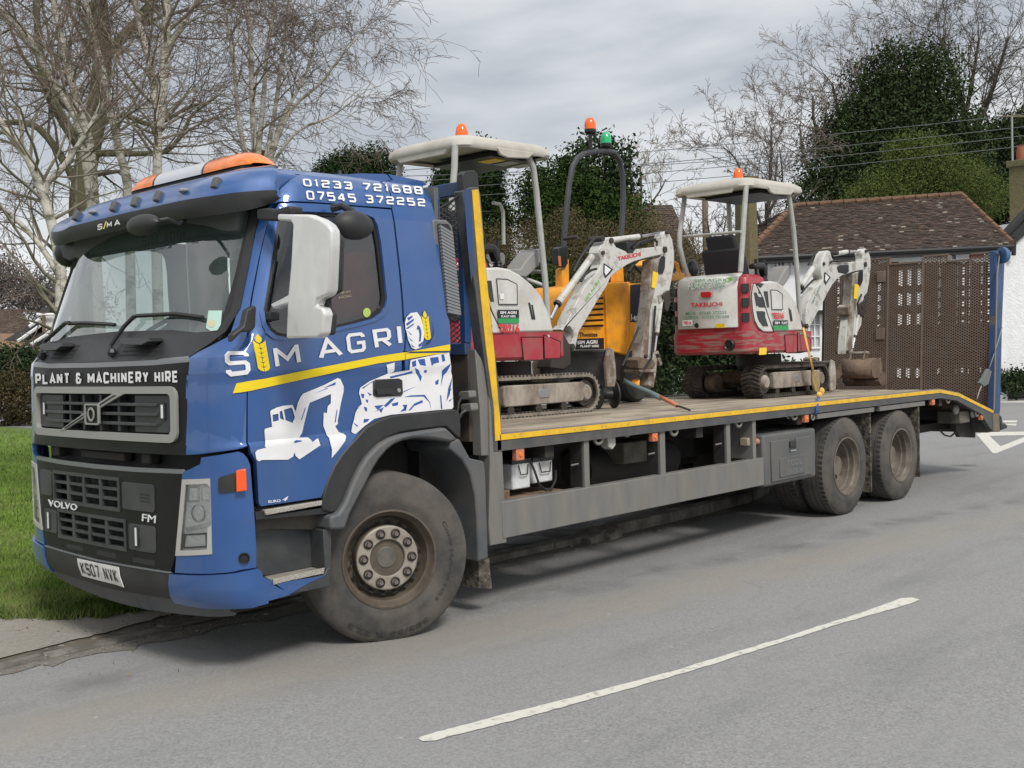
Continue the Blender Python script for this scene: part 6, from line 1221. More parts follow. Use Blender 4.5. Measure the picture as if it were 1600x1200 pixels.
# painted lines
PAINT = mat('road_paint', (.60,.585,.53), .7, dirt=(.24,.235,.22), amt=.75, scale=16, thr=.60, sharp=.07, bump=.2, bscale=90)
def line(px, z=.004, nm='road_marking', m=PAINT):
    return struct(M().sheet([tuple(at(a, b, z=z)) for a, b in px]).build(nm, m))
def rag(L):      # ragged edge along a long painted line
    out = []
    for (a, b), (c, d) in zip(L, L[1:]+[L[0]]):
        n = max(1, int(math.hypot(c-a, d-b)/9))
        for k in range(n): out.append((a+(c-a)*k/n+random.uniform(-.6,.6), b+(d-b)*k/n+random.uniform(-.5,.5)))
    return out
line(rag([(653,1154),(658,1150),(780,1118),(900,1088),(1050,1049),(1150,1018),(1225,996),(1260,984),(1330,962),(1408,935),(1425,933),(1437,937),(1420,944),(1300,978),(1262,991),(1200,1010),(1100,1042),(1000,1071),(900,1099),(800,1126),(700,1151),(680,1157),(660,1158)]))
line([(1525,678),(1541,675),(1640,674),(1640,679),(1546,681),(1563,697),(1567,696),(1640,667),(1640,675),(1557,708),(1551,708)])
line([(1567,657),(1590,657),(1588,660),(1568,660)]); line([(1570,662),(1589,662),(1587,665),(1572,664)])
line([(1560,625),(1660,625),(1660,629),(1560,629)])
# far kerb, verge and hedge by the white house
struct(M().prism([tuple(at(a, b, z=0)) for a, b in ((1500,622),(1700,618),(1700,612),(1500,615))], (0,0,.13)).build('far_kerb', mat('far_kerb_stone', (.36,.34,.30), .8), None))
struct(M().prism([tuple(at(a, b, z=0)) for a, b in ((1480,614),(1720,611),(1800,560),(1400,560))], (0,0,.14)).build('far_pavement', mat('far_path', (.25,.24,.22), .8), None))
# ---- foliage helpers
def leafmat(name, col, col2, rough=.6):
    m = bpy.data.materials.new(name); m.use_nodes = True; t = m.node_tree; b = t.nodes['Principled BSDF']; n = t.nodes.new('ShaderNodeTexNoise'); n.inputs['Scale'].default_value = 2.2; n.inputs['Detail'].default_value = 8
    g = t.nodes.new('ShaderNodeNewGeometry'); t.links.new(g.outputs['Position'], n.inputs[0]); mx = t.nodes.new('ShaderNodeMix'); mx.data_type = 'RGBA'; mx.inputs[6].default_value = (*col, 1); mx.inputs[7].default_value = (*col2, 1)
    r = t.nodes.new('ShaderNodeMapRange'); r.inputs[1].default_value = .35; r.inputs[2].default_value = .65; t.links.new(n.outputs[0], r.inputs[0]); t.links.new(r.outputs[0], mx.inputs[0]); t.links.new(mx.outputs[2], b.inputs['Base Color']); b.inputs['Roughness'].default_value = .85; b.inputs['Specular IOR Level'].default_value = .08
    return m
RNG = np.random.default_rng(5)
def quads(name, C, size, m, parent=None, up=.0, asp=.6):
    n = len(C); a = RNG.normal(size=(n, 3)); a[:, 2] += up; a /= np.linalg.norm(a, axis=1)[:, None]; b = RNG.normal(size=(n, 3)); b -= (a*b).sum(1)[:, None]*a; b /= np.linalg.norm(b, axis=1)[:, None]
    s = (size*RNG.uniform(.6, 1.3, n))[:, None]; a *= s; b *= s*asp
    V = np.stack([C-a, C+b*.9, C+a, C-b*.9], 1).reshape(-1, 3); me = bpy.data.meshes.new(name)
    me.vertices.add(4*n); me.vertices.foreach_set('co', V.astype(np.float32).ravel()); me.loops.add(4*n); me.loops.foreach_set('vertex_index', np.arange(4*n, dtype=np.int32)); me.polygons.add(n); me.polygons.foreach_set('loop_start', np.arange(0, 4*n, 4, dtype=np.int32)); me.polygons.foreach_set('loop_total', np.full(n, 4, dtype=np.int32)); me.update(); me.validate()
    me.materials.append(m); o = bpy.data.objects.new(name, me); COL.objects.link(o)
    if parent is not None:
        o.parent = parent
        if parent.type == 'EMPTY': o.matrix_parent_inverse = Matrix.Translation(-Vector(parent.location))
    return o
def cloud(blobs, n, shell=.55, clump=0, cs=.3):
    V = np.array([r[0]*r[1]*r[2] for c, r in blobs])**(2/3); V /= V.sum(); out = []
    for (c, r), f in zip(blobs, V):
        k = int(n*f)+1; d = RNG.normal(size=(k, 3)); d /= np.linalg.norm(d, axis=1)[:, None]; q = shell+(1-shell)*RNG.random(k)**.5*1.0+RNG.normal(size=k)*.05
        P_ = np.array(c)+d*np.array(r)*q[:, None]
        if clump:
            kc = max(1, k//clump); cen = P_[:kc]; P_ = cen[RNG.integers(0, kc, k)]+RNG.normal(size=(k, 3))*cs
        out.append(P_)
    return np.concatenate(out)
# ---- bare branches: fast tube meshes with a growing skeleton
class Br:
    def __init__(s): s.seg = []
    def grow(s, p, d, L, r, lv, maxlv, par):
        n = max(3, int(L/par['step'])); P_ = [p]; R_ = [r]; 
        for i in range(n):
            d = (d+Vector((random.gauss(0, 1), random.gauss(0, 1), random.gauss(0, 1)))*par['wig']+Vector((0, 0, par['up'][min(lv, len(par['up'])-1)]))).normalized()
            p = p+d*(L/n); P_.append(p); R_.append(max(par['rmin'], r*(1-.8*(i+1)/n)))
            if lv < maxlv and (i+1)/n > par['bare'][min(lv, len(par['bare'])-1)]:
                for _ in range(par['kids'][min(lv, len(par['kids'])-1)]):
                    if random.random() < .75:
                        ax = d.cross(Vector((random.gauss(0, 1), random.gauss(0, 1), random.gauss(0, 1)))).normalized(); dd = Quaternion(ax, math.radians(random.uniform(22, 58)))@d
                        s.grow(p, dd, L*random.uniform(.35, .62)*par.get('shr', 1), R_[-1]*.55, lv+1, maxlv, par)
        s.seg.append((P_, R_, lv))
    def build(s, nm, m, parent, lvs, n=4):
        g = M()
        for P_, R_, lv in s.seg:
            if lv in lvs: g.tube(P_, R_, n if lv else 8, cap=False)
        o = g.build(nm, m, parent, recalc=False, ang=80); return o
BARK = mat('birch_bark', (.54,.52,.46), .8, dirt=(.085,.09,.045), amt=.85, scale=3.4, thr=.56, sharp=.07, bump=.3, bscale=20, stretch=(1,1,1.8))
TWIG = mat('birch_twig', (.15,.11,.09), .85, var=.3, scale=3)
TWIGL = mat('pale_twig', (.27,.24,.20), .85, dirt=(.10,.11,.05), amt=.7, scale=4)
OAKB = mat('mossy_bark', (.095,.08,.055), .9, dirt=(.07,.09,.025), amt=.8, scale=1.5, bump=.6, bscale=12)
DTW = mat('dark_twig', (.075,.062,.05), .9, var=.3, scale=3)
def traced(px, D, r0, r1, wob=.0):
    n = len(px); P_ = [at(a, b, D=D if not isinstance(D, (tuple, list)) else D[0]+(D[1]-D[0])*i/(n-1)) for i, (a, b) in enumerate(px)]; return P_, [r0+(r1-r0)*i/(n-1) for i in range(n)]
def root_of(P_): return Vector((P_[0].x, P_[0].y, 0))
def bare_tree(name, label, cat, group, trunks, par, maxlv, bark, twig, D, spawn=(.2, 3), tlen=2.2, D2=None, twig_n=3):
    fp = at(trunks[0][0][0][0], trunks[0][0][0][1], D=D); loc = Vector((fp.x, fp.y, 0)); T_ = thing(name, label, cat, loc, group)
    b = Br(); tr = M(); first = True
    for px, r0, r1 in trunks:
        P_, R_ = traced(px, D, r0, r1)
        if first and P_[0].z > .1: P_ = [Vector((P_[0].x, P_[0].y, -.1))]+P_; R_ = [r0*1.25]+R_
        first = False
        # smooth resample
        Q, S = [], []
        for i in range(len(P_)-1):
            p0, p1, p2, p3 = P_[max(i-1, 0)], P_[i], P_[i+1], P_[min(i+2, len(P_)-1)]
            for k in range(5):
                t = k/5; Q.append(.5*((2*p1)+(-p0+p2)*t+(2*p0-5*p1+4*p2-p3)*t*t+(-p0+3*p1-3*p2+p3)*t**3)); S.append(R_[i]+(R_[i+1]-R_[i])*t)
        Q.append(P_[-1]); S.append(R_[-1]); tr.tube(Q, S, 10)
        n = len(Q)
        for i in range(int(n*spawn[0]), n):
            d = (Q[i]-Q[i-1]).normalized()
            for _ in range(spawn[1]):
                if random.random() < .7:
                    ax = d.cross(Vector((random.gauss(0, 1), random.gauss(0, 1), random.gauss(0, 1)))).normalized(); dd = Quaternion(ax, math.radians(random.uniform(25, 70)))@d
                    b.grow(Q[i], dd, tlen*random.uniform(.5, 1.1), S[i]*.38, 1, maxlv, par)
    tr.build('trunk', bark, T_, recalc=False, ang=80)
    b.build('limb', twig[0], T_, (1,), 5); stuff(b.build('twig', twig[1], T_, tuple(range(2, 9)), twig_n)); return T_
pb = dict(step=.22, wig=.16, up=(.0,.03,-.02,-.07,-.10), kids=(1,1,1,2), bare=(.1,.15,.1,.1), rmin=.003, shr=1.0)
G1 = 'bare birches and trees behind the cab'
bare_tree('birch_tree', 'pale multi-stemmed birch rising directly above the left end of the cab', 'tree', G1,
 [([(170,760),(150,400),(142,240),(118,150),(96,60),(80,-20),(70,-80)], .082, .03), ([(205,500),(200,300),(185,230),(160,110),(140,30),(125,-40),(118,-90)], .072, .03), ([(150,400),(128,210),(85,130),(45,60),(0,15),(-30,-10)], .07, .03)], pb, 4, BARK, (TWIGL, TWIG), 15.5, (.35, 2), 1.9)
bare_tree('birch_tree', 'white forked birch stem standing straight above the orange and white roof beacon', 'tree', G1,
 [([(252,640),(245,400),(246,250),(246,200),(236,110),(215,20),(208,-70)], .08, .03), ([(247,200),(258,90),(260,0),(262,-80)], .085, .045), ([(262,75),(290,30),(318,-20)], .04, .02)], pb, 4, BARK, (TWIGL, TWIG), 15.0, (.4, 2), 1.8)
bare_tree('birch_tree', 'birch leaning in from the left edge with pale mottled bark', 'tree', G1,
 [([(98,700),(95,520),(92,400),(55,270),(18,215),(-30,150)], .085, .035), ([(93,400),(70,300),(100,260),(140,200),(160,160)], .05, .025), ([(92,430),(60,380),(10,330),(-40,300)], .04, .02)], pb, 4, BARK, (TWIGL, TWIG), 13.5, (.3, 2), 1.9)
pw_ = dict(step=.2, wig=.10, up=(.0,.05,-.03,-.10,-.14), kids=(1,1,2,2), bare=(.1,.15,.1,.1), rmin=.0032, shr=1.15)
bare_tree('birch_tree', 'slender many-stemmed birch with drooping twigs behind the cab roof', 'tree', G1,
 [([(405,620),(405,380),(400,260),(395,180),(392,80),(385,-30)], .07, .03), ([(405,300),(425,200),(440,100),(455,-20)], .045, .02), ([(404,300),(440,190),(480,110),(500,30)], .04, .012), ([(400,300),(375,200),(365,100),(352,10)], .045, .02), ([(410,290),(450,180),(500,130),(540,80),(575,40)], .035, .008), ([(404,290),(460,210),(520,180),(560,150)], .03, .007), ([(402,260),(412,150),(420,60),(440,-30)], .045, .02)], pw_, 4, BARK, (TWIGL, TWIG), 16.5, (.45, 2), 1.05)
po = dict(step=.5, wig=.22, up=(.0,.02,.0,-.01), kids=(1,1,1,2), bare=(.2,.2,.15,.1), rmin=.0055, shr=1.05)
bare_tree('oak_tree', 'large dark mossy-trunked bare tree behind the birches', 'tree', G1,
 [([(135,700),(130,400),(128,300),(150,180),(160,90),(155,0),(150,-80)], .30, .15), ([(160,90),(200,50),(235,10),(260,-40)], .13, .08), ([(140,250),(100,190),(70,130),(60,60),(55,-20)], .14, .06), ([(150,200),(190,180),(240,195),(290,170),(320,160)], .08, .02), ([(128,300),(60,200),(-20,195)], .10, .05), ([(150,240),(220,240),(262,235),(290,200),(300,180),(340,150)], .07, .02)], po, 4, OAKB, (DTW, DTW), 24, (.3, 1), 3.2)
# lawn grass blades in the part one can see
gb = []
for k in range(90000):
    t = random.random(); px = random.uniform(-30, 260); py = 663+(960-663)*(t**.75)
    p = at(px, py, z=.03); 
    if p.x < 8.6 and p.y > max(2.62+.5*max(0, -.9-p.x), 2.62+.06*p.x): gb.append(p)
g = np.array([[p.x, p.y, p.z] for p in gb]); n = len(g); h = RNG.uniform(.02, .05, n)*(1+.03*np.hypot(g[:, 0], g[:, 1])); ang = RNG.uniform(0, 6.28, n); w = .0022+.0004*np.hypot(g[:, 0]-CP.x, g[:, 1]-CP.y)
dx = np.stack([np.cos(ang)*w, np.sin(ang)*w, 0*w], 1); tip = g+np.stack([RNG.normal(size=n)*.018, RNG.normal(size=n)*.018, h], 1)
V = np.stack([g-dx, g+dx, tip], 1).reshape(-1, 3); me = bpy.data.meshes.new('grass'); me.vertices.add(3*n); me.vertices.foreach_set('co', V.astype(np.float32).ravel()); me.loops.add(3*n); me.loops.foreach_set('vertex_index', np.arange(3*n, dtype=np.int32)); me.polygons.add(n); me.polygons.foreach_set('loop_start', np.arange(0, 3*n, 3, dtype=np.int32)); me.polygons.foreach_set('loop_total', np.full(n, 3, dtype=np.int32)); me.update()
me.materials.append(leafmat('grass_blade', (.15,.25,.045), (.21,.30,.075))); go = bpy.data.objects.new('grass', me); COL.objects.link(go); tag(go, 'short green lawn grass left of the lorry', 'grass', kind='stuff')
# ragged verge: tufts, weeds and fallen leaves along the broken edge of the lawn
tf = []
for k in range(260):
    px, py = random.uniform(-20, 250), random.uniform(925, 965); c = at(px, py, z=.03)
    if c.y < 2.0: continue
    for _ in range(40): tf.append((c.x+random.gauss(0, .03), c.y+random.gauss(0, .03), .02))
for k in range(900):
    px, py = random.uniform(-20, 200), 663+(940-663)*random.random()**.7; c = at(px, py, z=.03)
    for _ in range(14): tf.append((c.x+random.gauss(0, .025), c.y+random.gauss(0, .025), .03))
g = np.array(tf); n = len(g); ang = RNG.uniform(0, 6.28, n); w = .003+.0003*np.hypot(g[:, 0]-CP.x, g[:, 1]-CP.y)
dx = np.stack([np.cos(ang)*w, np.sin(ang)*w, 0*w], 1); tip = g+np.stack([RNG.normal(size=n)*.03, RNG.normal(size=n)*.03, RNG.uniform(.02, .085, n)], 1)
V = np.stack([g-dx, g+dx, tip], 1).reshape(-1, 3); me = bpy.data.meshes.new('weed_tufts'); me.from_pydata(V.tolist(), [], [(3*i, 3*i+1, 3*i+2) for i in range(n)])
me.materials.append(leafmat('weed_blade', (.06,.12,.02), (.22,.24,.09))); go = bpy.data.objects.new('weed_tufts', me); COL.objects.link(go); tag(go, 'coarse weed tufts scattered over lawn and verge', 'weeds', kind='stuff')
lv = []
for k in range(190):
    if k % 3 == 0: px, py = random.uniform(-20, 300), random.uniform(900, 1050)
    else: px, py = random.uniform(-20, 250), random.uniform(680, 950)
    c = at(px, py, z=.04); lv.append((c.x, c.y, .045 if c.y > 2.4 else .012 if c.y < 1.3 else .026))
q_ = quads('fallen_leaves', np.array(lv), .010, leafmat('dead_leaf', (.16,.10,.05), (.26,.20,.12)), None); tag(q_, 'small brown fallen leaves lying on lawn and path', 'leaves', kind='stuff')
# ---- hedges and evergreens
HB = leafmat('hedge_leaf', (.045,.042,.020), (.085,.068,.035)); HG = leafmat('dark_leaf', (.026,.043,.018), (.042,.062,.028)); CY = leafmat('cypress_leaf', (.016,.036,.014), (.035,.058,.018)); HO = leafmat('holly_leaf', (.030,.050,.020), (.055,.078,.034)); OL = leafmat('olive_leaf', (.075,.108,.03), (.12,.145,.045)); BRN = leafmat('brown_scrub', (.085,.070,.038), (.14,.115,.062)); IVY = leafmat('ivy_leaf', (.018,.04,.010), (.05,.08,.02))
def ragged(bl, k, rs):
    out = list(bl)
    for _ in range(k):
        c, r = random.choice(bl); t = random.uniform(-1.25, 1.25); ex = Vector((CR.x, CR.y, 0))*math.sin(t)*r[0]*.98
        q = random.uniform(*rs); s = min(r[0], r[2])*q
        out.append(((c[0]+ex.x, c[1]+ex.y, c[2]+math.cos(t)*r[2]*random.uniform(.9, 1.12)), (s*.7, s*.7, s*random.uniform(.9, 1.7))))
    return out
def bush(name, label, cat, px, D, n, size, m, group=None, dep=1.5, shell=.5, clump=14, cs=.25, stems=6, stem_m=None, asp=.6):
    bl = [(tuple(at(a, b, D=D)), (ra*D/FPX, dep if dep else ra*D/FPX, rb*D/FPX)) for a, b, ra, rb in px]; c0 = at(px[0][0], px[0][1], D=D)
    bl = ragged(bl, 34 if shell < .55 else 12, (.16,.34)); T_ = thing(name, label, cat, (c0.x, c0.y, 0), group); quads('foliage', cloud(bl, n, shell, clump, cs), size, m, T_, asp=asp)
    q = M()
    for k in range(stems):
        c, r = bl[k % len(bl)]; a = Vector(c)+Vector((random.uniform(-.4, .4)*r[0], 0, 0)); q.tube([Vector((c0.x+(a.x-c0.x)*.6, c0.y+(a.y-c0.y)*.6, 0)), Vector((a.x, a.y, a.z*.5)), a], [.08, .05, .02], 5)
    if stems: q.build('trunk', stem_m or DTW, T_, recalc=False)
    return T_
bush('clipped_hedge', 'brown clipped hedge at the back of the lawn', 'hedge', [(x, 625, 26, 40) for x in (-60,-25,10,45,80)], 34, 12000, .05, HB, dep=.5, shell=.6, cs=.16)
bush('laurel_bush', 'dark green bush above the clipped hedge left of the cab', 'bush', [(-10,576,30,20),(28,572,28,20),(60,576,30,20)], 40, 7000, .07, HG, dep=1.0, cs=.2)
bush('conifer_row', 'dark pointed conifers just above the cab roof', 'conifer', [(512,305,12,42),(530,296,12,44),(548,290,10,40),(565,292,12,38),(585,290,10,40),(600,295,9,36),(514,268,5,16),(532,256,5,20),(548,252,4,17),(566,256,6,16),(585,252,4,20),(600,258,4,15),(508,275,5,12)], 42, 30000, .055, CY, dep=.9, cs=.18)
bush('cypress', 'tall rounded cypress seen between headboard and canopy post', 'conifer', [(740,275,38,45),(735,320,50,60),(750,370,45,60),(745,440,45,70)], 30, 60000, .042, CY, dep=.9, shell=.45, cs=.13)
bush('holly_tree', 'dense ivy-green holly behind the dumper roll bar', 'tree', [(868,296,36,38),(860,340,40,48),(905,322,30,36),(930,345,40,50),(900,380,60,70),(960,360,35,60)], 29, 60000, .045, IVY, dep=1.2, shell=.4, cs=.18)
bush('ivy_spire', 'ragged ivy-clad branches poking above the roll bar', 'tree', [(945,240,6,40),(905,235,8,14),(930,225,8,18),(972,235,9,12),(950,280,35,35),(980,275,14,30),(905,262,22,20)], 29, 2600, .07, HG, dep=.5, shell=.3, clump=9, cs=.12, stems=12)
bush('scrub_hedge', 'brown winter scrub hedge behind the excavator arms', 'hedge', [(760,420,40,50),(800,420,45,60),(850,400,45,60),(900,420,50,70),(950,420,50,65),(1000,400,45,60),(1040,400,40,60),(1080,430,45,55),(690,430,40,60),(640,440,40,60)], 25, 60000, .036, BRN, dep=.8, shell=.4, cs=.14, asp=.25)
bush('dark_laurel', 'dark laurel added to fill the gap under the rear excavator', 'bush', [(1040,520,50,60),(1100,520,60,60),(1140,540,28,50),(1080,590,80,40),(1170,590,60,25),(1230,596,50,18)], 26, 22000, .055, HG, dep=.8, cs=.15)  # bush added to darken the gap and cover the cottage end wall
bush('ivy_bank', 'green ivy at the foot of the scrub behind the dumper', 'ivy', [(860,480,40,60),(900,520,50,60),(820,500,40,60)], 23.5, 9000, .06, IVY, dep=.5, cs=.15, stems=0)
bush('holly_tree', 'large dark evergreen holly towering over the tiled roof', 'tree', [(1405,112,24,36),(1412,160,46,48),(1375,190,36,42),(1440,210,44,50),(1400,240,64,55),(1335,255,32,40),(1322,300,40,40),(1390,300,76,46),(1460,275,42,50),(1350,210,24,30),(1475,300,40,40)], 46, 100000, .078, HO, dep=2.6, shell=.45, clump=22, cs=.26)
bush('dark_evergreen', 'dark evergreens at the right edge behind the olive shrub', 'tree', [(1530,260,45,55),(1575,280,45,70),(1545,320,40,40),(1600,240,40,50)], 48, 50000, .08, HG, dep=2, cs=.3)
bush('olive_shrub', 'olive green shrub rising just above the tiled roof ridge', 'shrub', [(1440,270,50,35),(1400,300,50,30),(1480,290,55,40),(1430,240,30,25),(1520,310,40,35),(1360,312,30,20)], 43, 60000, .055, OL, dep=1.4, shell=.4, cs=.22, asp=.35)
bush('low_hedge', 'low green hedge along the white house wall at the right', 'hedge', [(x, 598, 16, 13) for x in (1470,1500,1530,1560,1590,1620)], 33.4, 9000, .05, HG, dep=.3, cs=.12, stems=0)
pt = dict(step=.5, wig=.14, up=(.0,.04,.02,.0), kids=(1,1,2,2), bare=(.1,.1,.1,.1), rmin=.008, shr=.95)
G2 = 'bare trees on the right skyline'
def simple_tree(label, trunks, D, tlen, par=pt, mat_=DTW, tw=DTW, lv=4, sp=(.25, 2), grp=G2): return bare_tree('bare_tree', label, 'tree', grp, trunks, par, lv, mat_, (mat_, tw), D, sp, tlen)
simple_tree('wide-branched bare tree at the far right of the skyline', [([(1500,420),(1510,330),(1515,230),(1500,150),(1480,90),(1470,60)], .22, .07), ([(1512,230),(1540,170),(1560,110),(1575,60)], .13, .05), ([(1510,250),(1560,210),(1600,170),(1640,150)], .12, .05), ([(1505,200),(1520,120),(1530,60)], .12, .05)], 52, 3.3)
PTW = mat('grey_brown_twig', (.15,.12,.10), .9, var=.3, scale=3)
simple_tree('pale twiggy tree left of the big holly', [([(1290,420),(1300,330),(1315,250),(1310,180),(1300,130)], .18, .05), ([(1312,260),(1275,200),(1270,150)], .1, .04), ([(1305,320),(1260,260),(1250,200)], .1, .04), ([(1312,230),(1345,150),(1350,110)], .1, .04)], 48, 2.7, tw=PTW)
simple_tree('tall thin tree with brown twigs behind the holly top', [([(1380,300),(1385,200),(1370,120),(1360,90)], .14, .05), ([(1385,200),(1420,110),(1440,70)], .1, .04)], 55, 2.6, tw=PTW)
simple_tree('slim bare sapling right of the rear excavator canopy', [([(1185,480),(1195,380),(1200,320),(1205,250),(1205,200)], .12, .03), ([(1202,330),(1222,290),(1218,230)], .06, .02), ([(1196,370),(1170,300),(1150,250),(1130,230)], .06, .02), ([(1210,300),(1215,240)], .05,.02)], 42, 2.0, tw=PTW)
simple_tree('small pale bare tree beyond the dumper roll bar', [([(1000,430),(1000,360),(1002,300),(1000,260)], .08, .03), ([(1000,340),(1030,300),(1040,280)], .05, .02), ([(1000,340),(980,300),(975,260)], .05, .02)], 45, 1.6, tw=mat('pale_grey_twig', (.28,.25,.19), .9))
simple_tree('budding magnolia twigs behind the excavator seat', [([(1110,440),(1110,380),(1105,345)], .04, .02), ([(1125,440),(1130,370),(1135,340)], .04, .015), ([(1095,430),(1080,370),(1075,345)], .03, .01)], 34, .9, lv=3)
simple_tree('leafless garden shrub in front of the right-hand white wall', [([(1578,600),(1578,585),(1570,560),(1566,548)], .02, .01), ([(1580,600),(1584,575),(1590,552)], .02, .01), ([(1582,600),(1594,580),(1602,560)], .02, .01)], 35, .35, par=dict(pt, step=.08, rmin=.005), lv=2, mat_=mat('red_brown_stem', (.14,.08,.06), .8), tw=mat('red_brown_stem', (.14,.08,.06), .8))
# far wood at the left horizon
wl = cloud([(tuple(at(a, b, D=150)), (ra*150/FPX, 6, rb*150/FPX)) for a, b, ra, rb in [(0,440,40,45),(40,455,40,40),(80,470,50,35),(-50,430,50,50),(120,480,50,40)]], 16000, .2, 12, .9)
wo = quads('far_wood', wl, .32, leafmat('far_wood_brown', (.10,.085,.075), (.15,.13,.12)), None, asp=.3); tag(wo, 'brown leafless wood on the horizon left of the cab', 'wood', kind='stuff')
# ---- houses
TILE = None
def tilemat(name, cols):
    m = bpy.data.materials.new(name); m.use_nodes = True; t = m.node_tree; b = t.nodes['Principled BSDF']; a = t.nodes.new('ShaderNodeAttribute'); a.attribute_name = 'tint'; r = t.nodes.new('ShaderNodeValToRGB'); r.color_ramp.interpolation = 'LINEAR'
    e = r.color_ramp.elements; e[0].color = (*cols[0], 1); e[1].color = (*cols[-1], 1); e[0].position = 0; e[1].position = 1
    for i, c in enumerate(cols[1:-1]): q = e.new((i+1)/(len(cols)-1)); q.color = (*c, 1)
    t.links.new(a.outputs['Fac'], r.inputs[0]); t.links.new(r.outputs[0], b.inputs['Base Color']); b.inputs['Roughness'].default_value = .9; return m
TB1 = tilemat('roof_tile_brown', [(.035,.027,.022), (.055,.040,.032), (.068,.045,.035), (.088,.056,.041), (.13,.085,.062), (.26,.23,.19)])
TB2 = tilemat('roof_tile_dull', [(.055,.040,.032), (.075,.052,.040), (.10,.065,.048), (.12,.08,.06), (.16,.12,.09)])
def tiled(name, quad, row, wid, m, parent):     # quad: eave-left, eave-right, ridge-right, ridge-left (may be a triangle-ish trapezoid)
    A, B, C_, D_ = [Vector(p) for p in quad]; nrm = (B-A).cross(D_-A).normalized(); H_ = ((D_+C_)/2-(A+B)/2).length; nr = max(2, int(H_/row)); vs = []; fs = []; tint = []
    if nrm.z < 0: nrm = -nrm
    for r in range(nr):
        t0, t1 = r/nr, min(1, (r+1.35)/nr); L0, R0_ = A.lerp(D_, t0), B.lerp(C_, t0); L1, R1_ = A.lerp(D_, t1), B.lerp(C_, t1); w = (R0_-L0).length; nc = max(1, int(w/wid)); off = .5*(r % 2)
        for c in range(nc+1):
            s0, s1 = max(0, (c-off)/nc), min(1, (c+1-off)/nc-.04/nc)
            if s1 <= s0: continue
            lift = random.uniform(.012, .040); k = len(vs); p = [L0.lerp(R0_, s0)+nrm*lift, L0.lerp(R0_, s1)+nrm*(lift+random.uniform(-.006,.006)), L1.lerp(R1_, s1)+nrm*.002, L1.lerp(R1_, s0)+nrm*.002]
            vs += p+[p[0]-nrm*.05, p[1]-nrm*.05]; fs += [(k, k+1, k+2, k+3), (k+4, k+5, k+1, k)]; v = random.betavariate(2, 3.2)*.8 if random.random() > .02 else 1.0; tint += [v]*6
    me = bpy.data.meshes.new(name); me.from_pydata([tuple(v) for v in vs], [], fs); at_ = me.attributes.new('tint', 'FLOAT', 'POINT'); at_.data.foreach_set('value', tint)
    me.materials.append(m); o = bpy.data.objects.new(name, me); COL.objects.link(o); o.parent = parent; o.matrix_parent_inverse = Matrix.Translation(-Vector(parent.location)); return stuff(o)
PX = lambda a, b, D: at(a, b, D=D)
RENDW = mat('white_render', (.74,.75,.76), .85, dirt=(.55,.56,.56), amt=.4, scale=2.5, bump=.5, bscale=9)
RENDR = mat('white_roughcast', (.78,.79,.80), .9, dirt=(.60,.61,.62), amt=.45, scale=5, thr=.5, bump=1.0, bscale=14)
GUT = mat('black_gutter', (.012,.012,.013), .5)
BRICK = mat('old_brick', (.17,.105,.07), .9, dirt=(.12,.11,.06), amt=.7, scale=8, var=.35, bump=.5, bscale=25)
MOSSB = mat('mossy_brick', (.13,.105,.06), .9, dirt=(.12,.12,.05), amt=.7, scale=6, var=.3, bump=.5, bscale=25)
H = thing('white_cottage', 'long white cottage with brown tiled hipped roof behind the ramps', 'house', tuple(at(1380,600,z=0)*1.0))
eL, eR = PX(1162,401,31), PX(1583,382,33); 
zb = 0.0
back = (eR-eL).cross(Vector((0,0,1))).normalized(); back = back if back.dot(CF) > 0 else -back
rL, rR = PX(1240,323,34.5), PX(1502,305,36)
W0 = eL+Vector((0,0,-.12))+back*.35; W1 = eR+Vector((0,0,-.12))+back*.35
def wallq(a, b, z0, z1): return [Vector((a.x,a.y,z0)), Vector((b.x,b.y,z0)), Vector((b.x,b.y,z1)), Vector((a.x,a.y,z1))]
def along(t): return W0.lerp(W1, t)
zt_ = (W0.z+W1.z)/2
M().prism(wallq(W0, W1, -.1, zt_), back*5.5).build('wall', RENDW, H)
tiled('roof_tiles', (eL, eR, rR, rL), .095, .17, TB1, H)
bkL, bkR = eL+back*7, eR+back*7
tiled('roof_tiles', (eR, bkR, rR+Vector((.01,0,0)), rR), .095, .17, TB1, H); tiled('roof_tiles', (bkL, eL, rL, rL+Vector((.01,0,0))), .095, .17, TB1, H)
M().sheet([bkL, bkR, rR, rL]).build('roof_back', BRICK, H)
RDG = mat('ridge_tile', (.17,.085,.05), .9, dirt=(.10,.075,.045), amt=.8, scale=6, bump=.4)
for (p, q) in ((rL, rR), (rR, eR), (rL, eL)):
    n = int((q-p).length/.42)
    for k in range(n): a, b = p.lerp(q, k/n), p.lerp(q, (k+.93)/n); M().tube([a+Vector((0,0,.02)), b+Vector((0,0,.05))], [.10,.085], 7).build('ridge_tile', RDG, H)
M().tube([eL+Vector((0,0,-.06)), eR+Vector((0,0,-.06))], .075, 8).build('gutter', GUT, H); M().prism([eL+Vector((0,0,-.10)), eR+Vector((0,0,-.10)), eR+Vector((0,0,-.22)), eL+Vector((0,0,-.22))], back*.3).build('fascia', GUT, H)
WINW = mat('window_white', (.75,.75,.75), .5); PANE = mat('window_pane', (.10,.12,.13), .08, spec=.8); CURT = mat('net_curtain', (.42,.43,.44), .9)
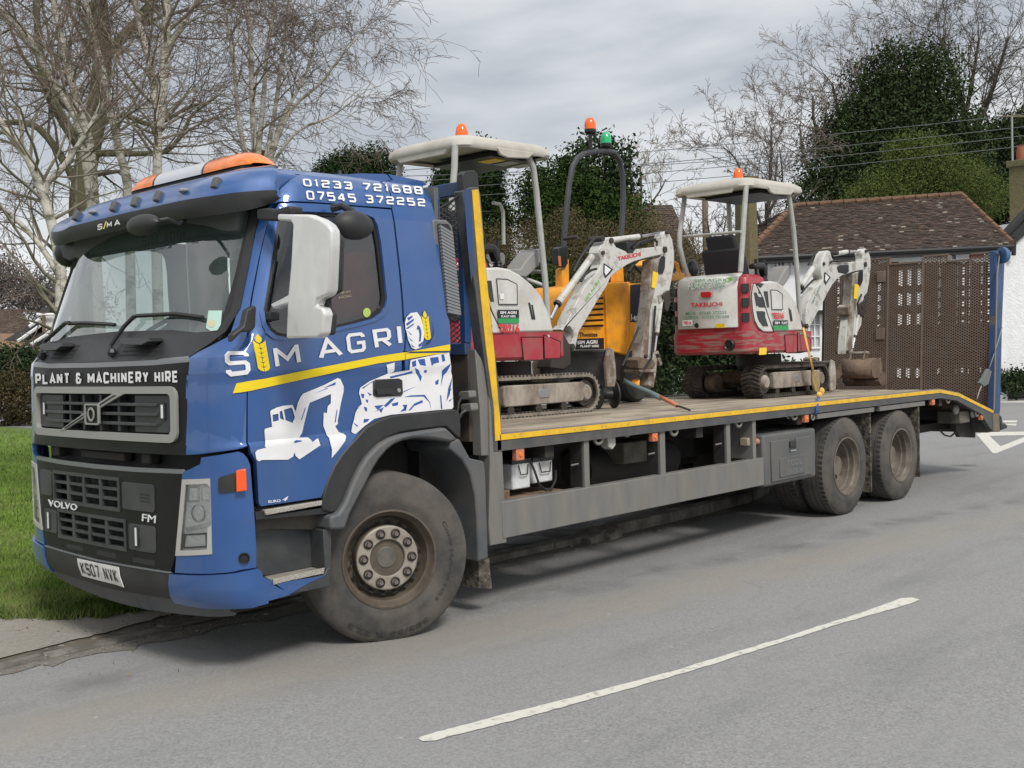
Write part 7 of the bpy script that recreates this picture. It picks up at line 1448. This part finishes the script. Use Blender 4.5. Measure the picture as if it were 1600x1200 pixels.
def window(par, A, B, nx, ny, fr=.05, face=None, curtain=False):    # A lower-left, B upper-right points on a facade; face = outward
    U = Vector((B.x-A.x, B.y-A.y, 0)); w = U.length; U.normalize(); h = B.z-A.z; f = face
    wf = M(); 
    def bar(u0, u1, v0, v1, d=.04): wf.obox(A+U*(u0+u1)/2+Vector((0,0,(v0+v1)/2))+f*.03, U*(u1-u0)/2, f*d, Vector((0,0,(v1-v0)/2)))
    bar(0, w, 0, fr); bar(0, w, h-fr, h); bar(0, fr, fr, h-fr); bar(w-fr, w, fr, h-fr)
    for i in range(1, nx): bar(w*i/nx-.018, w*i/nx+.018, fr, h-fr, .03)
    for j in range(1, ny):
        for i in range(nx): bar(w*i/nx+.02, w*(i+1)/nx-.02, h*j/ny-.016, h*j/ny+.016, .028)
    o = wf.build('window', WINW, par); M().prism([A+f*.005, A+U*w+f*.005, A+U*w+Vector((0,0,h))+f*.005, A+Vector((0,0,h))+f*.005], f*.006).build('pane', CURT if curtain else PANE, o); return o
fo_ = -back
def facade(px, py):   # pixel onto the cottage wall
    n = back; d = ray(px, py); t = (W0+fo_*.001-CP).dot(n)/d.dot(n); return CP+d*t
for q, nx, ny, cu_ in (((1262,545,1281,488),2,3,True), ((1212,418,1226,403),2,1,False), ((1234,418,1248,403),2,1,False), ((1465,420,1494,393),3,2,False), ((1180,440,1200,404),2,2,False), ((1375,540,1400,490),2,3,True)):
    window(H, facade(q[0], q[1]), facade(q[2], q[3]), nx, ny, face=fo_, curtain=cu_)
M().prism([facade(1262,492), facade(1320,490), facade(1320,484), facade(1262,486)], fo_*.4).build('porch_lintel', GUT, H)
sgn = M().prism([facade(1515,404), facade(1536,403), facade(1536,390), facade(1515,391)], fo_*.05).build('name_board', mat('sign_red', (.30,.02,.025), .5), H)
M().tube([facade(1470,396)+fo_*.1, facade(1470,560)+fo_*.1], .05, 8).build('downpipe', WINW, H)
ch = thing('chimney_stack', 'tall octagonal brick chimney behind the rear excavator seat', 'chimney', tuple(Vector((PX(1166,350,31).x, PX(1166,350,31).y, 0))))
cc_ = PX(1166,350,31); ct_ = PX(1166,290,31); sc = 31/FPX
M().lathe([(17*sc,-cc_.z),(18*sc,-.6),(17.5*sc,.3),(17*sc,ct_.z-cc_.z-.25),(21*sc,ct_.z-cc_.z-.2),(21*sc,ct_.z-cc_.z-.1),(19*sc,ct_.z-cc_.z-.08),(23*sc,ct_.z-cc_.z),(22*sc,ct_.z-cc_.z+.14),(15*sc,ct_.z-cc_.z+.16),(0,ct_.z-cc_.z+.16)], Vector((cc_.x, cc_.y, cc_.z)), (0,0,1), 8).build('stack', MOSSB, ch, ang=20)
M().lathe([(.35,0),(.42,.05),(.38,.1),(.4,.2)], Vector((cc_.x, cc_.y, ct_.z+.02)), (0,0,1), 8).build('cap_course', BRICK, ch)
# right-hand white gable
G = thing('white_gable_house', 'white roughcast house with black bargeboard at the right edge', 'house', tuple(at(1600,600,z=0)))
def gp(px, py): return at(px, py, D=34.2)
M().prism([gp(1568,605), gp(1760,600), gp(1760,330), gp(1600,345), gp(1583,385), gp(1569,402)], Vector(CF.x*0+back.x, 0)*0+back*4 if 0 else tuple(back*4)).build('wall', RENDR, G)
M().prism([gp(1578,384)-back*.15, gp(1600,365)-back*.15, gp(1700,260)-back*.15, gp(1700,248)-back*.15, gp(1600,344)-back*.15, gp(1572,372)-back*.15], tuple(back*.3)).build('bargeboard', GUT, G)
M().prism([gp(1574,372), gp(1600,343), gp(1700,246), gp(1700,236), gp(1600,333), gp(1570,366)], tuple(back*.3)).build('roof', GUT, G)
M().tube([gp(1578,372)-back*.2, gp(1577,400)-back*.2], .07, 8).build('downpipe', GUT, G)
C2 = thing('chimney_stack', 'square mossy brick chimney with red pot at the right edge', 'chimney', (PX(1596,300,37).x, PX(1596,300,37).y, 0))
a_ = PX(1597,370,37); b_2 = PX(1597,262,37); M().box(a_.x-.28,a_.x+.28,a_.y-.3,a_.y+.3,a_.z-3,b_2.z).build('stack', MOSSB, C2); M().box(a_.x-.36,a_.x+.36,a_.y-.38,a_.y+.38,b_2.z,b_2.z+.22).build('stack_cap', MOSSB, C2, .03)
M().lathe([(.14,0),(.15,.3),(.12,.5),(.15,.55),(0,.55)], Vector((a_.x,a_.y,b_2.z+.2)), (0,0,1), 12).build('chimney_pot', mat('terracotta', (.28,.09,.05), .8), C2)
# middle brown roofed house
Hm = thing('brown_roof_house', 'house with dull brown tiled gable roof beyond the scrub', 'house', (PX(1040,400,38).x, PX(1040,400,38).y, 0))
r0, r1_, e0_, e1_ = PX(984,321,42), PX(1050,320,42), PX(960,420,38), PX(1100,425,38)
tiled('roof_tiles', (e0_, e1_, r1_, r0), .16, .24, TB2, Hm); M().prism([e0_+Vector((0,0,-.1)), e1_+Vector((0,0,-.1)), Vector((e1_.x,e1_.y,0)), Vector((e0_.x,e0_.y,0))], tuple(back*3)).build('wall', BRICK, Hm)
M().sheet([e1_, e1_+back*6, r1_]).build('roof_hip', BRICK, Hm); M().sheet([e0_+back*6, e1_+back*6, r1_, r0]).build('roof_back', BRICK, Hm)
ck = PX(982,320,42.2); M().box(ck.x-.35,ck.x+.35,ck.y-.3,ck.y+.3,ck.z-1.2,ck.z+.45).build('chimney', MOSSB, Hm)
# left houses
Hl = thing('brick_house', 'low brown roofed brick house behind the hedge left of the cab', 'house', (PX(20,530,60).x, PX(20,530,60).y, 0))
q = [PX(-60,521,58), PX(58,521,58), PX(30,482,63), PX(-60,486,63)]
tiled('roof_tiles', q, .16, .24, TB2, Hl); M().prism([q[0], q[1], Vector((q[1].x,q[1].y,0)), Vector((q[0].x,q[0].y,0))], tuple(back*5)).build('wall', mat('pale_brick', (.30,.20,.13), .9), Hl)
Hk = thing('dormer_house', 'dark roofed house with white verge boards and dormer left of the cab', 'house', (PX(70,520,48).x, PX(70,520,48).y, 0))
SLT = mat('dark_slate', (.05,.047,.047), .8, bump=.3, bscale=20)
for a, b, c, d in (((5,532),(40,533),(68,505),(50,506)), ((30,545),(66,545),(85,520),(60,520)), ((58,490),(100,490),(100,478),(66,480))): M().prism([PX(*p, 48) for p in (a, b, c, d)], tuple(back*3)).build('roof', SLT, Hk)
for a, b in (((28,533),(64,508)), ((38,545),(74,522)), ((46,510),(62,499)), ((58,491.5),(100,491.5))): M().tube([PX(*a, 47.8), PX(*b, 47.8)], .075, 6).build('verge_board', WINW, Hk)
M().prism([PX(70,492,48), PX(100,492,48), PX(100,520,48), PX(70,520,48)], tuple(back*2)).build('dormer_wall', WINW, Hk); M().prism([PX(66,492,47.7), PX(70,492,47.7), PX(70,520,47.7), PX(66,520,47.7)], tuple(back*.2)).build('post', BRICK, Hk); M().prism([PX(15,545,48), PX(100,545,48), PX(100,600,48), PX(15,600,48)], tuple(back*3)).build('wall', mat('pale_brick', (.30,.20,.13), .9), Hk)
# chimneys far left, garden wall by hedge
# ---- trees added out of frame ahead of the lorry for its glass and paint to mirror
k_ = 0
for src in [o for o in bpy.data.objects if o.type == 'EMPTY' and o.name in ('birch_tree', 'oak_tree')]:
    for dxy in ((-34, 2), (-30, -16)) if src.name == 'oak_tree' else ((-27, -6),):
        c = src.copy(); COL.objects.link(c); c.location = src.location+Vector((*dxy, 0)); c['label'] = ('added bare oak mirrored in the windscreen, straight ahead of the lorry', 'added bare oak mirrored in the blue door, ahead and across the road', 'added pale birch mirrored in the windscreen, ahead of the lorry')[k_ % 3]; c['group'] = 'trees added ahead of the lorry, seen only in reflections'; k_ += 1
        for ch in [o for o in bpy.data.objects if o.parent == src]:
            d = ch.copy(); COL.objects.link(d); d.parent = c; d.matrix_parent_inverse = ch.matrix_parent_inverse.copy()
# ---- poles and wires
WP = mat('pole_wood', (.20,.15,.10), .9)
pl = thing('telegraph_pole', 'slim wooden telegraph pole seen through the excavator canopy', 'pole', (PX(1101,380,40).x, PX(1101,380,40).y, 0)); a_ = PX(1101,296,40); M().tube([Vector((a_.x,a_.y,0)), a_], [.14,.11], 8).build('shaft', WP, pl)
pl = thing('street_pole', 'thin grey aerial pole beside the mossy chimney', 'pole', (PX(1582,380,40).x, PX(1582,380,40).y, 0)); a_ = PX(1581,182,40); M().tube([Vector((a_.x,a_.y,0)), a_], [.05,.035], 8).build('shaft', mat('galvanised', (.3,.31,.31), .5), pl); M().tube([a_+Vector((-.4,.4,0)), a_+Vector((.4,-.4,0))], .03, 6).build('cross_arm', WP, pl)
p0 = PX(413,245,19); rp_ = thing('wooden_post', 'red brown wooden post behind the roof beacon', 'post', (p0.x, p0.y, 0)); a_ = PX(411,236,19); M().tube([Vector((a_.x,a_.y,0)), a_], .10, 8).build('shaft', mat('red_brown_wood', (.085,.02,.014), .8), rp_)
WIRE = mat('wire_grey', (.10,.11,.11), .6)
for i, ((xa, ya), (xb, yb), sag) in enumerate((((600,268),(1600,178),6), ((600,287),(1600,198),6), ((640,297),(1600,212),7), ((640,312),(1600,228),7), ((700,330),(1100,322),3), ((600,276),(1270,240),5))):
    L = [PX(xa+(xb-xa)*t, ya+(yb-ya)*t+sag*4*t*(1-t), 28+8*t) for t in [k/14 for k in range(15)]]
    tag(M().tube(L, .0095, 4).build('overhead_wire', WIRE), ('uppermost of the thin overhead wires in front of the big holly', 'second overhead wire from the top in front of the big holly', 'third overhead wire from the top in front of the big holly', 'fourth overhead wire from the top, crossing just above the olive shrub', 'short low overhead wire between canopy post and roll bar', 'thin wire ending at the left side of the big holly')[i], 'wire', 'overhead wires')
